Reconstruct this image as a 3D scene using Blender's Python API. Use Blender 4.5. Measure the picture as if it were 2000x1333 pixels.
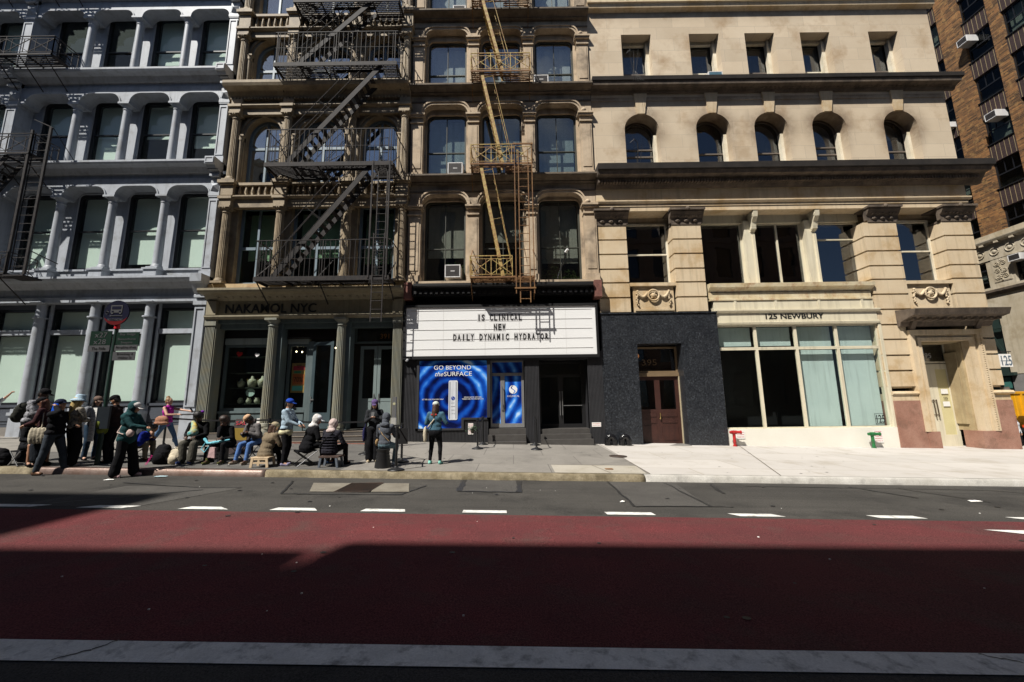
import bpy, bmesh, math, random
from mathutils import Vector, Matrix, noise
from mathutils.geometry import tessellate_polygon
for o in list(bpy.data.objects): bpy.data.objects.remove(o)
R = math.radians
SC = bpy.context.scene
COL = SC.collection
random.seed(7)

# ---------------------------------------------------------------- camera
CH = 1.75
cam = bpy.data.cameras.new("Camera"); camo = bpy.data.objects.new("Camera", cam); COL.objects.link(camo)
cam.lens = 14.0; cam.sensor_width = 36.0; cam.clip_start = 0.05; cam.clip_end = 2000
camo.matrix_world = Matrix.Translation((0, 0, CH)) @ Matrix.Rotation(R(90+9.14), 4, 'X') @ Matrix.Rotation(R(-0.76), 4, 'Z')
SC.camera = camo

# ---------------------------------------------------------------- light
SUN = Vector((1.0, 1.0, -1.85)).normalized()
world = bpy.data.worlds.new("World"); SC.world = world; world.use_nodes = True
wn = world.node_tree.nodes; wl = world.node_tree.links; wn.clear()
wo = wn.new('ShaderNodeOutputWorld'); wb = wn.new('ShaderNodeBackground'); sky = wn.new('ShaderNodeTexSky')
sky.sky_type = 'NISHITA'; sky.sun_disc = False; sky.air_density = .7; sky.dust_density = .3
sky.sun_elevation = math.asin(-SUN.z); sky.sun_rotation = math.atan2(-SUN.x, -SUN.y)
# thin clouds laid into the sky by direction
wtc = wn.new('ShaderNodeTexCoord'); wns = wn.new('ShaderNodeTexNoise'); wns.inputs['Scale'].default_value = 2.6
wns.inputs['Detail'].default_value = 7; wns.inputs['Roughness'].default_value = .58
wrp = wn.new('ShaderNodeValToRGB'); wrp.color_ramp.elements[0].position = .57; wrp.color_ramp.elements[1].position = .74
wmx = wn.new('ShaderNodeMix'); wmx.data_type = 'RGBA'
wl.new(wtc.outputs['Generated'], wns.inputs['Vector']); wl.new(wns.outputs['Fac'], wrp.inputs['Fac'])
wl.new(wrp.outputs['Color'], wmx.inputs[0]); wl.new(sky.outputs['Color'], wmx.inputs[6])
wmx.inputs[7].default_value = (5.5, 5.7, 6.0, 1)
wl.new(wmx.outputs[2], wb.inputs['Color']); wb.inputs['Strength'].default_value = 0.05
wl.new(wb.outputs[0], wo.inputs[0])
sl = bpy.data.lights.new("Sun", 'SUN'); slo = bpy.data.objects.new("Sun", sl); COL.objects.link(slo)
sl.energy = 5.0; sl.angle = R(0.53); sl.color = (1.0, 0.955, 0.88)
slo.rotation_euler = SUN.to_track_quat('-Z', 'Y').to_euler(); slo.location = (-20, -20, 40)
SC.view_settings.view_transform = 'Standard'; SC.view_settings.look = 'None'
SC.view_settings.gamma = 1; SC.view_settings.use_curve_mapping = False
SC.view_settings.exposure = 0.42
SC.cycles.diffuse_bounces = 1

# ---------------------------------------------------------------- materials
MATS = {}
def _n(nt, t, **k):
    n = nt.nodes.new(t)
    for a, b in k.items(): setattr(n, a, b)
    return n
def mix(nt, fac, a, b, bt='MIX'):
    m = _n(nt, 'ShaderNodeMix', data_type='RGBA', blend_type=bt)
    for i, v in ((0, fac), (6, a), (7, b)):
        if hasattr(v, 'node'): nt.links.new(v, m.inputs[i])
        elif i == 0: m.inputs[0].default_value = v
        else: m.inputs[i].default_value = (*v, 1) if len(v) == 3 else v
    return m.outputs[2]
def noise_(nt, vec, scale, detail=5, rough=.6, lo=.35, hi=.65, dist=0):
    n = _n(nt, 'ShaderNodeTexNoise'); n.inputs['Scale'].default_value = scale; n.inputs['Detail'].default_value = detail
    n.inputs['Roughness'].default_value = rough; n.inputs['Distortion'].default_value = dist
    nt.links.new(vec, n.inputs['Vector'])
    m = _n(nt, 'ShaderNodeMapRange'); m.inputs[1].default_value = lo; m.inputs[2].default_value = hi
    nt.links.new(n.outputs['Fac'], m.inputs[0])
    return m.outputs[0], n.outputs['Fac']
def swz(nt, pos, order, sc=(1, 1, 1)):
    s = _n(nt, 'ShaderNodeSeparateXYZ'); c = _n(nt, 'ShaderNodeCombineXYZ'); nt.links.new(pos, s.inputs[0])
    for i, ch in enumerate(order):
        if ch == '0': continue
        src = s.outputs['xyz'.index(ch)]
        if sc[i] != 1:
            m = _n(nt, 'ShaderNodeMath', operation='MULTIPLY'); m.inputs[1].default_value = sc[i]; nt.links.new(src, m.inputs[0]); src = m.outputs[0]
        nt.links.new(src, c.inputs[i])
    return c.outputs[0]
def mat(name, col, rough=.6, col2=None, ns=1.5, mixmax=.7, streak=False, fine=.12, fscale=40, bump=.15, bscale=30, metal=0,
        brick=None, plane='xz0', spec=.5, tracks=None, soot=None, stain=None, stain_s=.6, emit=None, obj=False):
    if name in MATS: return MATS[name]
    m = bpy.data.materials.new(name); MATS[name] = m; m.use_nodes = True; nt = m.node_tree
    b = nt.nodes['Principled BSDF']; L = nt.links
    if obj: pos = _n(nt, 'ShaderNodeTexCoord').outputs['Object']
    else: pos = _n(nt, 'ShaderNodeNewGeometry').outputs['Position']
    col2 = col2 or tuple(c*.7 for c in col)
    f, raw = noise_(nt, pos, ns, 6, .62)
    mm = _n(nt, 'ShaderNodeMath', operation='MULTIPLY'); mm.inputs[1].default_value = mixmax; L.new(f, mm.inputs[0])
    c = mix(nt, mm.outputs[0], col, col2)
    bumpsrc = None
    if brick:
        bw, bh, mort, mcol, var = brick
        bt = _n(nt, 'ShaderNodeTexBrick'); L.new(swz(nt, pos, plane), bt.inputs['Vector'])
        bt.inputs['Scale'].default_value = 1; bt.inputs['Brick Width'].default_value = bw; bt.inputs['Row Height'].default_value = bh
        bt.inputs['Mortar Size'].default_value = mort; bt.inputs['Mortar Smooth'].default_value = .1
        bt.inputs['Color1'].default_value = (1-var, 1-var, 1-var, 1); bt.inputs['Color2'].default_value = (1+var*.4, 1+var*.4, 1+var*.4, 1)
        bt.inputs['Mortar'].default_value = (1, 1, 1, 1); bt.inputs['Bias'].default_value = 0
        c = mix(nt, 1.0, c, bt.outputs['Color'], 'MULTIPLY')
        c = mix(nt, bt.outputs['Fac'], c, mcol)
    if streak:
        v = swz(nt, pos, 'xyz', (5, 5, .35)); sf, _ = noise_(nt, v, 1.2, 5, .6, .5, .8)
        sm = _n(nt, 'ShaderNodeMath', operation='MULTIPLY'); sm.inputs[1].default_value = .55; L.new(sf, sm.inputs[0])
        c = mix(nt, sm.outputs[0], c, tuple(x*.45 for x in col2))
    if stain:
        tf, _ = noise_(nt, pos, stain_s, 7, .65, .52, .7)
        tm = _n(nt, 'ShaderNodeMath', operation='MULTIPLY'); tm.inputs[1].default_value = .75; L.new(tf, tm.inputs[0])
        c = mix(nt, tm.outputs[0], c, stain)
    if tracks:      # long wheel-polished bands running with the street
        tv = swz(nt, pos, 'xyz', (.10, 2.4, 1)); tf, _ = noise_(nt, tv, 1.0, 4, .6, .45, .75)
        tm = _n(nt, 'ShaderNodeMath', operation='MULTIPLY'); tm.inputs[1].default_value = .7; L.new(tf, tm.inputs[0]); c = mix(nt, tm.outputs[0], c, tracks)
    if soot:        # grime gathered in rings round the listed openings (x, z, radius) and in bands below the listed heights
        rings, bands, scol = soot; sp = _n(nt, 'ShaderNodeSeparateXYZ'); L.new(pos, sp.inputs[0]); best = None
        def M2(op, a, b=None):
            q = _n(nt, 'ShaderNodeMath', operation=op)
            for i, v in enumerate((a, b)):
                if v is None: continue
                if hasattr(v, 'node'): L.new(v, q.inputs[i])
                else: q.inputs[i].default_value = v
            return q.outputs[0]
        for cx, cz, rr in rings:
            dz = M2('MAXIMUM', M2('SUBTRACT', sp.outputs[2], cz), 0.0); dx = M2('SUBTRACT', sp.outputs[0], cx)
            dd = M2('SUBTRACT', M2('SQRT', M2('ADD', M2('MULTIPLY', dx, dx), M2('MULTIPLY', dz, dz))), rr)
            below = M2('MULTIPLY', M2('MAXIMUM', M2('SUBTRACT', cz-.2, sp.outputs[2]), 0.0), .5); dd = M2('ADD', dd, below)
            best = dd if best is None else M2('MINIMUM', best, dd)
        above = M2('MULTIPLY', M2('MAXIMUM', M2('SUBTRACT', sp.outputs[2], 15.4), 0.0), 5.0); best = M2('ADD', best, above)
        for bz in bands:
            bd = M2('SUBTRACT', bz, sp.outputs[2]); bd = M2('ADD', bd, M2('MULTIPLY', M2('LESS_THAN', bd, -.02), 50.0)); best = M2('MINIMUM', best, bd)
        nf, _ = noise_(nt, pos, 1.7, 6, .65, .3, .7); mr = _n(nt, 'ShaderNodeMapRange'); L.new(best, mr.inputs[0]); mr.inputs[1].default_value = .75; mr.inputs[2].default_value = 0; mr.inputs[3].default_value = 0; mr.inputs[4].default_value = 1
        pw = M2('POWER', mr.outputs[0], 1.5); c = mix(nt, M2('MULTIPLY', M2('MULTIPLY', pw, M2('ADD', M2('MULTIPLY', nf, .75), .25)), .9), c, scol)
    if fine:
        ff, fr = noise_(nt, pos, fscale, 3, .7, .3, .7)
        rp = _n(nt, 'ShaderNodeMapRange'); rp.inputs[3].default_value = 1-fine; rp.inputs[4].default_value = 1+fine; L.new(ff, rp.inputs[0])
        cc = _n(nt, 'ShaderNodeCombineColor')
        for i in range(3): L.new(rp.outputs[0], cc.inputs[i])
        c = mix(nt, 1.0, c, cc.outputs[0], 'MULTIPLY')
    L.new(c, b.inputs['Base Color']); b.inputs['Roughness'].default_value = rough; b.inputs['Metallic'].default_value = metal
    b.inputs['Specular IOR Level'].default_value = spec
    if bump:
        _, br = noise_(nt, pos, bscale, 6, .7); bp = _n(nt, 'ShaderNodeBump'); bp.inputs['Strength'].default_value = bump; bp.inputs['Distance'].default_value = .02
        L.new(br, bp.inputs['Height']); L.new(bp.outputs[0], b.inputs['Normal'])
    if emit:
        b.inputs['Emission Color'].default_value = (*emit[:3], 1); b.inputs['Emission Strength'].default_value = emit[3]
    return m
def glass(name, tint, refl=1.9, rough=0.0, extra=0.0):
    if name in MATS: return MATS[name]
    m = bpy.data.materials.new(name); MATS[name] = m; m.use_nodes = True; nt = m.node_tree; nt.nodes.clear(); L = nt.links
    o = _n(nt, 'ShaderNodeOutputMaterial'); mx = _n(nt, 'ShaderNodeMixShader'); t = _n(nt, 'ShaderNodeBsdfTransparent'); g = _n(nt, 'ShaderNodeBsdfGlossy')
    t.inputs[0].default_value = (*tint, 1); g.inputs['Roughness'].default_value = rough; g.inputs[0].default_value = (.95, .97, 1, 1)
    f0 = ((refl-1)/(refl+1))**2*1.6; tint_ = tuple(c**.5 for c in tint); t.inputs[0].default_value = (*tint_, 1)
    lw = _n(nt, 'ShaderNodeLayerWeight'); lw.inputs[0].default_value = .5
    pw = _n(nt, 'ShaderNodeMath', operation='POWER'); L.new(lw.outputs['Facing'], pw.inputs[0]); pw.inputs[1].default_value = 5
    fr = _n(nt, 'ShaderNodeMath', operation='MULTIPLY_ADD'); L.new(pw.outputs[0], fr.inputs[0]); fr.inputs[1].default_value = (1-f0)*.5; fr.inputs[2].default_value = f0*.55
    # old float glass is never flat: a slow wave bends what it mirrors
    pos = _n(nt, 'ShaderNodeNewGeometry').outputs['Position']; _, br = noise_(nt, pos, .9, 2, .5)
    bp = _n(nt, 'ShaderNodeBump'); bp.inputs['Strength'].default_value = .10; bp.inputs['Distance'].default_value = .04
    L.new(br, bp.inputs['Height']); L.new(bp.outputs[0], g.inputs['Normal'])
    L.new(fr.outputs[0], mx.inputs[0]); L.new(t.outputs[0], mx.inputs[1]); L.new(g.outputs[0], mx.inputs[2]); L.new(mx.outputs[0], o.inputs[0])
    return m

IRON = mat('blue_grey_iron_paint', (.43, .46, .505), .5, (.365, .39, .43), 1.2, .8, True, .05, 60, .06, 14, stain=(.25, .255, .26), stain_s=2.1)
IRONDK = mat('dark_grey_iron_paint', (.075, .085, .105), .5, (.05, .055, .07))
BUFF = mat('buff_iron_paint', (.39, .31, .20), .65, (.23, .17, .105), 1.8, .8, True, .12, 50, .3, 24, stain=(.12, .09, .06), stain_s=1.6)
BUFFY = mat('worn_yellow_buff_paint', (.55, .42, .24), .6, (.38, .24, .11), 2.5, .8, False, .12, 50, .3, 24, stain=(.22, .10, .04), stain_s=3)
STONE = mat('brown_stone', (.56, .445, .315), .8, (.40, .30, .20), 1.3, .8, True, .12, 50, .35, 22, stain=(.12, .095, .07), stain_s=1.2)
LIME = mat('limestone', (.66, .55, .405), .8, (.56, .445, .31), .45, .7, False, .08, 60, .25, 30,
           brick=(1.55, .62, .006, (.44, .37, .28), .09), stain=(.36, .235, .125), stain_s=.55,
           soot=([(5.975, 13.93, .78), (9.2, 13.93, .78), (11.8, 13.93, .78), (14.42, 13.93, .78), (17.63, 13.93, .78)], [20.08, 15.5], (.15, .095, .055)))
LIMEB = mat('limestone_block', (.65, .53, .365), .8, (.56, .42, .255), .9, .8, True, .10, 60, .3, 26, stain=(.44, .29, .13), stain_s=.9)
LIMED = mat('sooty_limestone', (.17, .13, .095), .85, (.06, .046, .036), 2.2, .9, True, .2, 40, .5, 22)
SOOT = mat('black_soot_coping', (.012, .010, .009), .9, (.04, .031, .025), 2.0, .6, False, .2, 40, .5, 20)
CREAM = mat('cream_paint', (.72, .66, .50), .5, (.62, .55, .40), 1.2, .6, True, .05, 50, .08, 16)
CREAMR = mat('rusting_cream_paint', (.70, .62, .44), .55, (.55, .42, .22), 2.4, .8, True, .08, 50, .15, 20, stain=(.34, .13, .04), stain_s=3.2)
WHITEB = mat('white_base_paint', (.80, .77, .68), .5, (.72, .69, .60), .8, .7, False, .04, 40, .05, 14)
GRAN = mat('dark_speckled_granite', (.016, .018, .022), .3, (.030, .033, .038), 3, .9, False, .9, 16, .03, 60, spec=.5, stain=(.065, .072, .084), stain_s=14)
PINKG = mat('pink_granite', (.36, .20, .145), .55, (.27, .13, .09), 1.6, .9, False, .22, 45, .2, 22, stain=(.16, .09, .06), stain_s=2.0)
DARKP = mat('charcoal_ribbed_paint', (.030, .030, .034), .55, (.02, .02, .023), 2, .8, True, .1, 50, .1, 20)
TEALP = mat('grey_green_shop_paint', (.115, .15, .155), .5, (.08, .11, .115), 1.5, .7, True, .07, 50, .08, 18)
FLUTE = mat('weathered_grey_green_paint', (.21, .225, .20), .6, (.27, .245, .165), 2.2, .8, True, .1, 50, .1, 18)
BLACKF = mat('black_window_frame', (.012, .013, .016), .4, None, 2, .5, False, .05, 50, 0)
OLIVEF = mat('dark_olive_window_frame', (.05, .052, .038), .55, (.03, .03, .022))
BLUEF = mat('blue_grey_window_frame', (.20, .27, .32), .5, (.15, .20, .24))
WOODF = mat('weathered_cream_sash', (.80, .74, .60), .6, (.66, .58, .42), 3, .8, True)
BROWNF = mat('brown_window_sash', (.17, .14, .115), .5)
SHADE = mat('white_roller_shade', (.78, .80, .76), .85, (.72, .75, .72), .8, .6, False, .02, 30, .03, 8)
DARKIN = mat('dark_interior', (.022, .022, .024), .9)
CURT = mat('pale_curtain', (.74, .75, .73), .9, (.55, .57, .56), 5, .6, True)
G_B1 = glass('pale_green_shop_glass', (.84, .93, .89), 1.5)
G_UP = glass('blue_reflecting_glass', (.80, .86, .85), 3.0)
G_ARCH = glass('sky_reflecting_glass', (.55, .68, .70), 6.0)
G_B4 = glass('dark_blue_glass', (.34, .38, .42), 2.2)
G_CLEAR = glass('clear_shop_glass', (.82, .88, .86), 1.4)
FEB = mat('black_iron_paint', (.020, .019, .021), .65, (.05, .042, .038), 6, .8, False, .2, 50, .2, 40, spec=.2)
FEY = mat('peeling_yellow_paint', (.52, .42, .13), .6, (.24, .085, .03), 7, .95, False, .2, 60, .3, 40, stain=(.20, .07, .025), stain_s=9)
FER = mat('rusty_iron', (.25, .13, .04), .75, (.13, .055, .025), 8, .9, False, .2, 60, .4, 40)
WHITEM = mat('white_marquee_panel', (.86, .86, .85), .4, (.82, .82, .82), 1, .5, False, .015, 20, 0)
BLACKM = mat('black_satin', (.012, .012, .013), .45, None, 2, .5, False, .05, 50, 0)
METAL = mat('brushed_metal', (.42, .42, .42), .35, None, 3, .5, False, .05, 50, 0, metal=.8)
REDP = mat('red_enamel', (.50, .012, .016), .45, (.30, .02, .015), 9, .9, False, .2, 60, .2, 40, stain=(.14, .03, .02), stain_s=12)
GREENP = mat('green_enamel', (.012, .17, .045), .45, (.02, .11, .035), 9, .9, False, .2, 60, .2, 40, stain=(.06, .05, .03), stain_s=12)
LETTER = mat('black_letter', (.012, .012, .012), .5, None, 2, .4, False, 0, 40, 0)
WLETTER = mat('white_letter', (.85, .85, .85), .5, None, 2, .2, False, 0, 40, 0)
REDL = mat('red_letter', (.55, .08, .10), .5, None, 2, .2, False, 0, 40, 0)
PAPER = mat('white_paper', (.82, .80, .76), .8, None, 2, .1, False, 0, 40, 0)

# ---------------------------------------------------------------- mesh helpers
ORG = {}
class MB:
    def __init__(s): s.v = []; s.f = []; s.sm = []; s.u = []
    def add(s, vs, fs, smooth=False):
        n = len(s.v); k = len(s.f); s.v += [tuple(v) for v in vs]; s.f += [tuple(i+n for i in f) for f in fs]; s.sm += [smooth]*len(fs); s.u.append((n, len(s.v), k, len(s.f))); return s
    def box(s, x0, x1, y0, y1, z0, z1):
        return s.add([(x0,y0,z0),(x1,y0,z0),(x1,y1,z0),(x0,y1,z0),(x0,y0,z1),(x1,y0,z1),(x1,y1,z1),(x0,y1,z1)],
                     [(0,3,2,1),(4,5,6,7),(0,1,5,4),(1,2,6,5),(2,3,7,6),(3,0,4,7)])
    def plate(s, outer, holes, y0, y1, ax='xz'):
        # polygon in the xz plane (or yz for ax='yz') with holes, front at y0 and back at y1
        loops = [list(outer)] + [list(h) for h in holes]
        tri = tessellate_polygon([[Vector((a, b, 0)) for a, b in l] for l in loops])
        flat = [p for l in loops for p in l]; N = len(flat)
        def pt(p, d): return (p[0], d, p[1]) if ax == 'xz' else (d, p[0], p[1])
        vs = [pt(p, y0) for p in flat] + [pt(p, y1) for p in flat]
        fs = []
        for t in tri:
            a, b, c = [flat[i] for i in t]
            cr = (b[0]-a[0])*(c[1]-a[1])-(b[1]-a[1])*(c[0]-a[0])
            if abs(cr) < 1e-9: continue
            if (cr < 0): t = (t[0], t[2], t[1])
            fs.append(tuple(t)); fs.append((t[0]+N, t[2]+N, t[1]+N))
        k = 0
        for l in loops:
            n = len(l)
            for i in range(n):
                j = (i+1) % n; fs.append((k+i, k+i+N, k+j+N, k+j))
            k += n
        return s.add(vs, fs)
    def prof(s, pts, x0, x1, ax='x'):
        # closed (y,z) profile swept along x (or (x,z) along y when ax='y')
        n = len(pts)
        if ax == 'x': vs = [(x0, a, b) for a, b in pts] + [(x1, a, b) for a, b in pts]
        else: vs = [(a, x0, b) for a, b in pts] + [(a, x1, b) for a, b in pts]
        fs = [(i, (i+1) % n, (i+1) % n+n, i+n) for i in range(n)]
        tri = tessellate_polygon([[Vector((a, b, 0)) for a, b in pts]])
        fs += [tuple(t) for t in tri] + [tuple(i+n for i in reversed(t)) for t in tri]
        return s.add(vs, fs)
    def lathe(s, prof, cx, cy, n=20, flute=0, smooth=True, a0=0, a1=math.tau):
        full = abs(a1-a0-math.tau) < 1e-6; m = n if full else n+1; vs = []
        for r, z in prof:
            for i in range(m):
                a = a0+(a1-a0)*i/n; rr = r*(1-(flute*(.5+.5*math.cos(i*math.pi)) if flute else 0))
                vs.append((cx+rr*math.cos(a), cy+rr*math.sin(a), z))
        fs = []
        for k in range(len(prof)-1):
            for i in range(m if full else n):
                j = (i+1) % m; fs.append((k*m+i, k*m+j, (k+1)*m+j, (k+1)*m+i))
        s.add(vs, fs, smooth and not flute)
        if full: s.add([v for v in vs[:m]], [tuple(reversed(range(m)))]); s.add([v for v in vs[-m:]], [tuple(range(m))])
        return s
    def tube(s, p0, p1, r, r1=None, n=8, smooth=True):
        p0, p1 = Vector(p0), Vector(p1); r1 = r if r1 is None else r1; d = p1-p0
        if d.length < 1e-6: return s
        q = d.to_track_quat('Z', 'Y'); vs = []
        for p, rr in ((p0, r), (p1, r1)):
            for i in range(n):
                a = math.tau*i/n; vs.append(p+q @ Vector((rr*math.cos(a), rr*math.sin(a), 0)))
        s.add(vs, [(i, (i+1) % n, (i+1) % n+n, i+n) for i in range(n)], smooth)
        return s.add(vs, [tuple(reversed(range(n))), tuple(range(n, 2*n))])
    def path(s, pts, r, n=8):
        for a, b in zip(pts, pts[1:]): s.tube(a, b, r, n=n)
        for p in pts[1:-1]: s.ball(p, (r, r, r), 6, 4)
        return s
    def bar(s, p0, p1, w, h, up=(0, 0, 1)):
        p0, p1 = Vector(p0), Vector(p1); d = (p1-p0).normalized(); u = Vector(up); sd = d.cross(u)
        if sd.length < 1e-4: sd = d.cross(Vector((0, 1, 0)))
        sd.normalize(); u = sd.cross(d).normalized(); a, b = sd*w/2, u*h/2
        vs = [p+x for p in (p0, p1) for x in (-a-b, a-b, a+b, -a+b)]
        return s.add(vs, [(0,1,2,3),(7,6,5,4),(0,4,5,1),(1,5,6,2),(2,6,7,3),(3,7,4,0)])
    def ball(s, c, r, n=12, m=8, mt=None, a0=0, a1=math.pi):
        vs = []; c = Vector(c)
        for k in range(m+1):
            t = a0+(a1-a0)*k/m
            for i in range(n):
                a = math.tau*i/n; v = Vector((r[0]*math.sin(t)*math.cos(a), r[1]*math.sin(t)*math.sin(a), r[2]*math.cos(t)))
                if mt: v = mt @ v
                vs.append(c+v)
        return s.add(vs, [(k*n+i, (k+1)*n+i, (k+1)*n+(i+1) % n, k*n+(i+1) % n) for k in range(m) for i in range(n)], True)
    def quad(s, *p): return s.add(p, [tuple(range(len(p)))])
    def build_each(s, name, m, parent=None, gap=.05):
        # one object per separate piece: pieces are the shapes whose boxes touch
        bb = [[(min(s.v[i][c] for i in range(a, b)), max(s.v[i][c] for i in range(a, b))) for c in range(3)] for a, b, _, _ in s.u]; g = list(range(len(s.u)))
        def find(i):
            while g[i] != i: i = g[i]
            return i
        for i in range(len(bb)):
            for j in range(i):
                if all(bb[i][c][0]-gap <= bb[j][c][1] and bb[j][c][0]-gap <= bb[i][c][1] for c in range(3)): g[find(i)] = find(j)
        out = None
        for r in sorted(set(find(i) for i in range(len(bb)))):
            q = MB()
            for i, (a, b, k, l) in enumerate(s.u):
                if find(i) == r: n = len(q.v); q.v += s.v[a:b]; q.f += [tuple(t-a+n for t in f) for f in s.f[k:l]]; q.sm += s.sm[k:l]
            out = q.build(name, m, parent)
        return out
    def build(s, name, m, parent=None, bevel=0, root=None):
        me = bpy.data.meshes.new(name)
        if parent is not None: org = ORG[parent.name]
        elif root is not None: org = Vector(root)
        else: org = Vector((0, 0, 0))
        me.from_pydata([Vector(v)-org for v in s.v], [], s.f)
        for p, q in zip(me.polygons, s.sm): p.use_smooth = q
        bm = bmesh.new(); bm.from_mesh(me); bmesh.ops.recalc_face_normals(bm, faces=bm.faces); bm.to_mesh(me); bm.free()
        me.materials.append(m); o = bpy.data.objects.new(name, me); COL.objects.link(o); ORG[o.name] = org
        if parent is not None: o.parent = parent
        else: o.location = org
        if bevel:
            b = o.modifiers.new('Bevel', 'BEVEL'); b.width = bevel; b.segments = 2; b.limit_method = 'ANGLE'
        return o
def tag(o, label=None, cat=None, group=None, kind=None):
    if label: o['label'] = label
    if cat: o['category'] = cat
    if group: o['group'] = group
    if kind: o['kind'] = kind
    return o
def thing(name, loc, label, cat, group=None):
    o = bpy.data.objects.new(name, None); COL.objects.link(o); o.location = loc; ORG[o.name] = Vector(loc); o.empty_display_size = .2
    return tag(o, label, cat, group)
def struct(name, mb, m): o = mb.build(name, m); o['kind'] = 'structure'; return o
def copy_tree(o, parent=None):
    c = o.copy(); COL.objects.link(c); c.parent = parent; ORG[c.name] = ORG.get(o.name, Vector())
    for ch in list(o.children): copy_tree(ch, c)
    return c
def text(parent, name, body, m, x, z, y, size, w=None, depth=.006, bold=0, align='CENTER', shear=0, plane='xz', space=1.0, rot=0):
    cu = bpy.data.curves.new(name, 'FONT'); cu.body = body; cu.size = size; cu.extrude = depth; cu.offset = bold; cu.align_x = align; cu.align_y = 'BOTTOM_BASELINE'
    cu.shear = shear; cu.space_character = space; cu.resolution_u = 3
    t = bpy.data.objects.new(name+'_curve', cu); COL.objects.link(t); bpy.context.view_layer.update()
    me = bpy.data.meshes.new_from_object(t); bpy.data.objects.remove(t); bpy.data.curves.remove(cu)
    xs = [v.co.x for v in me.vertices]; cur = max(xs)-min(xs)
    k = (w/cur) if w else 1
    org = ORG[parent.name]
    for v in me.vertices:
        a, b, c = v.co.x*k, v.co.y, v.co.z
        a, b = a*math.cos(rot)-b*math.sin(rot), a*math.sin(rot)+b*math.cos(rot)
        v.co = (Vector((x+a, y-c, z+b)) if plane == 'xz' else Vector((y-c, x-a, z+b)))-org
    me.materials.clear(); me.materials.append(m); o = bpy.data.objects.new(name, me); COL.objects.link(o); o.parent = parent; ORG[o.name] = org
    return o
# a point measured on the y = 16.2 plane, carried along the sight line to a nearer or deeper plane
def zz(z, Y): return CH+(z-CH)*Y/16.2
def xx(x, Y): return x*Y/16.2
def gz(x, off=0): return off-.025*x
FY = 16.2
def side(y): return .15+.02*(y-9.85)          # sidewalk height above the road line

def arch_pts(x0, x1, z0, zs, zt, n=14, kind='arch'):
    # opening outline, counter-clockwise: 'arch' (half ellipse), 'round' (quarter corners), 'flat'
    if kind == 'flat': return [(x0, z0), (x1, z0), (x1, zt), (x0, zt)]
    pts = [(x0, z0), (x1, z0)]
    if kind == 'arch':
        cx, rx, rz = (x0+x1)/2, (x1-x0)/2, zt-zs
        pts += [(cx+rx*math.cos(math.pi*i/n), zs+rz*math.sin(math.pi*i/n)) for i in range(n+1)]
    else:
        r = zt-zs
        pts += [(x1-r+r*math.cos(math.pi/2*i/6), zs+r*math.sin(math.pi/2*i/6)) for i in range(7)]
        pts += [(x0+r-r*math.sin(math.pi/2*i/6), zs+r*math.cos(math.pi/2*i/6)) for i in range(7)]
    return pts
def clip(poly, xa, xb, za, zb):
    for ax, lim, sg in ((0, xa, 1), (0, xb, -1), (1, za, 1), (1, zb, -1)):
        out = []
        for i in range(len(poly)):
            a, b = poly[i-1], poly[i]; da, db = sg*(a[ax]-lim), sg*(b[ax]-lim)
            if da >= 0: 
                if not out or (abs(out[-1][0]-a[0])+abs(out[-1][1]-a[1])) > 1e-6: out.append(a)
            if da*db < 0:
                t = da/(da-db); out.append((a[0]+(b[0]-a[0])*t, a[1]+(b[1]-a[1])*t))
        poly = out
        if len(poly) < 3: return []
    res = []
    for p in poly:
        if not res or abs(res[-1][0]-p[0])+abs(res[-1][1]-p[1]) > 1e-5: res.append(p)
    return res
def window(par, x0, x1, z0, z1, y, fm, gm, kind='flat', zs=None, fr=.07, mull=0, rail=None, mw=.045, shade=None, sy=.22, sm=None, dep=.09, extra=None, shade_gap=0):
    zs = z1 if zs is None else zs
    out = arch_pts(x0, x1, z0, zs, z1, kind=kind)
    if kind == 'round': inn = arch_pts(x0+fr, x1-fr, z0+fr, zs-fr*.2, z1-fr, kind=kind)
    else: inn = arch_pts(x0+fr, x1-fr, z0+fr, zs, z1-fr, kind=kind)
    xs = [x0+fr] + [x0+(x1-x0)*(i+1)/(mull+1) for i in range(mull)] + [x1-fr]
    rails = [z0+fr] + sorted(rail if isinstance(rail, (list, tuple)) else ([rail] if rail else [])) + [z1-fr]
    holes = []
    for i in range(len(xs)-1):
        for j in range(len(rails)-1):
            a = xs[i]+(mw/2 if i else 0); b = xs[i+1]-(mw/2 if i < len(xs)-2 else 0)
            c = rails[j]+(mw*.7 if j else 0); d = rails[j+1]-(mw*.7 if j < len(rails)-2 else 0)
            h = clip(inn, a, b, c, d)
            if len(h) > 2: holes.append(h)
    w = MB().plate(out, holes, y, y+dep).build('window', fm, par)
    g = MB().plate(inn, [], y+dep*.55, y+dep*.55+.006).build('pane', gm, w)
    if shade is not None:
        sh = clip(inn, x0+fr+.02+shade_gap, x1-fr-.02, shade, z1)
        if len(sh) > 2: MB().plate(sh, [], y+sy, y+sy+.012).build('shade', sm or SHADE, w)
    return w
def cornice(mb, x0, x1, yw, zb, zt, p, steps=((.0, .0), (.18, .12), (.3, .35), (.42, .55), (.92, .62), (1, .8), (1, 1))):
    pts = [(yw, zb)] + [(yw-p*a, zb+(zt-zb)*b) for a, b in steps] + [(yw, zt+.03)]
    return mb.prof(pts, x0, x1)
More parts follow.
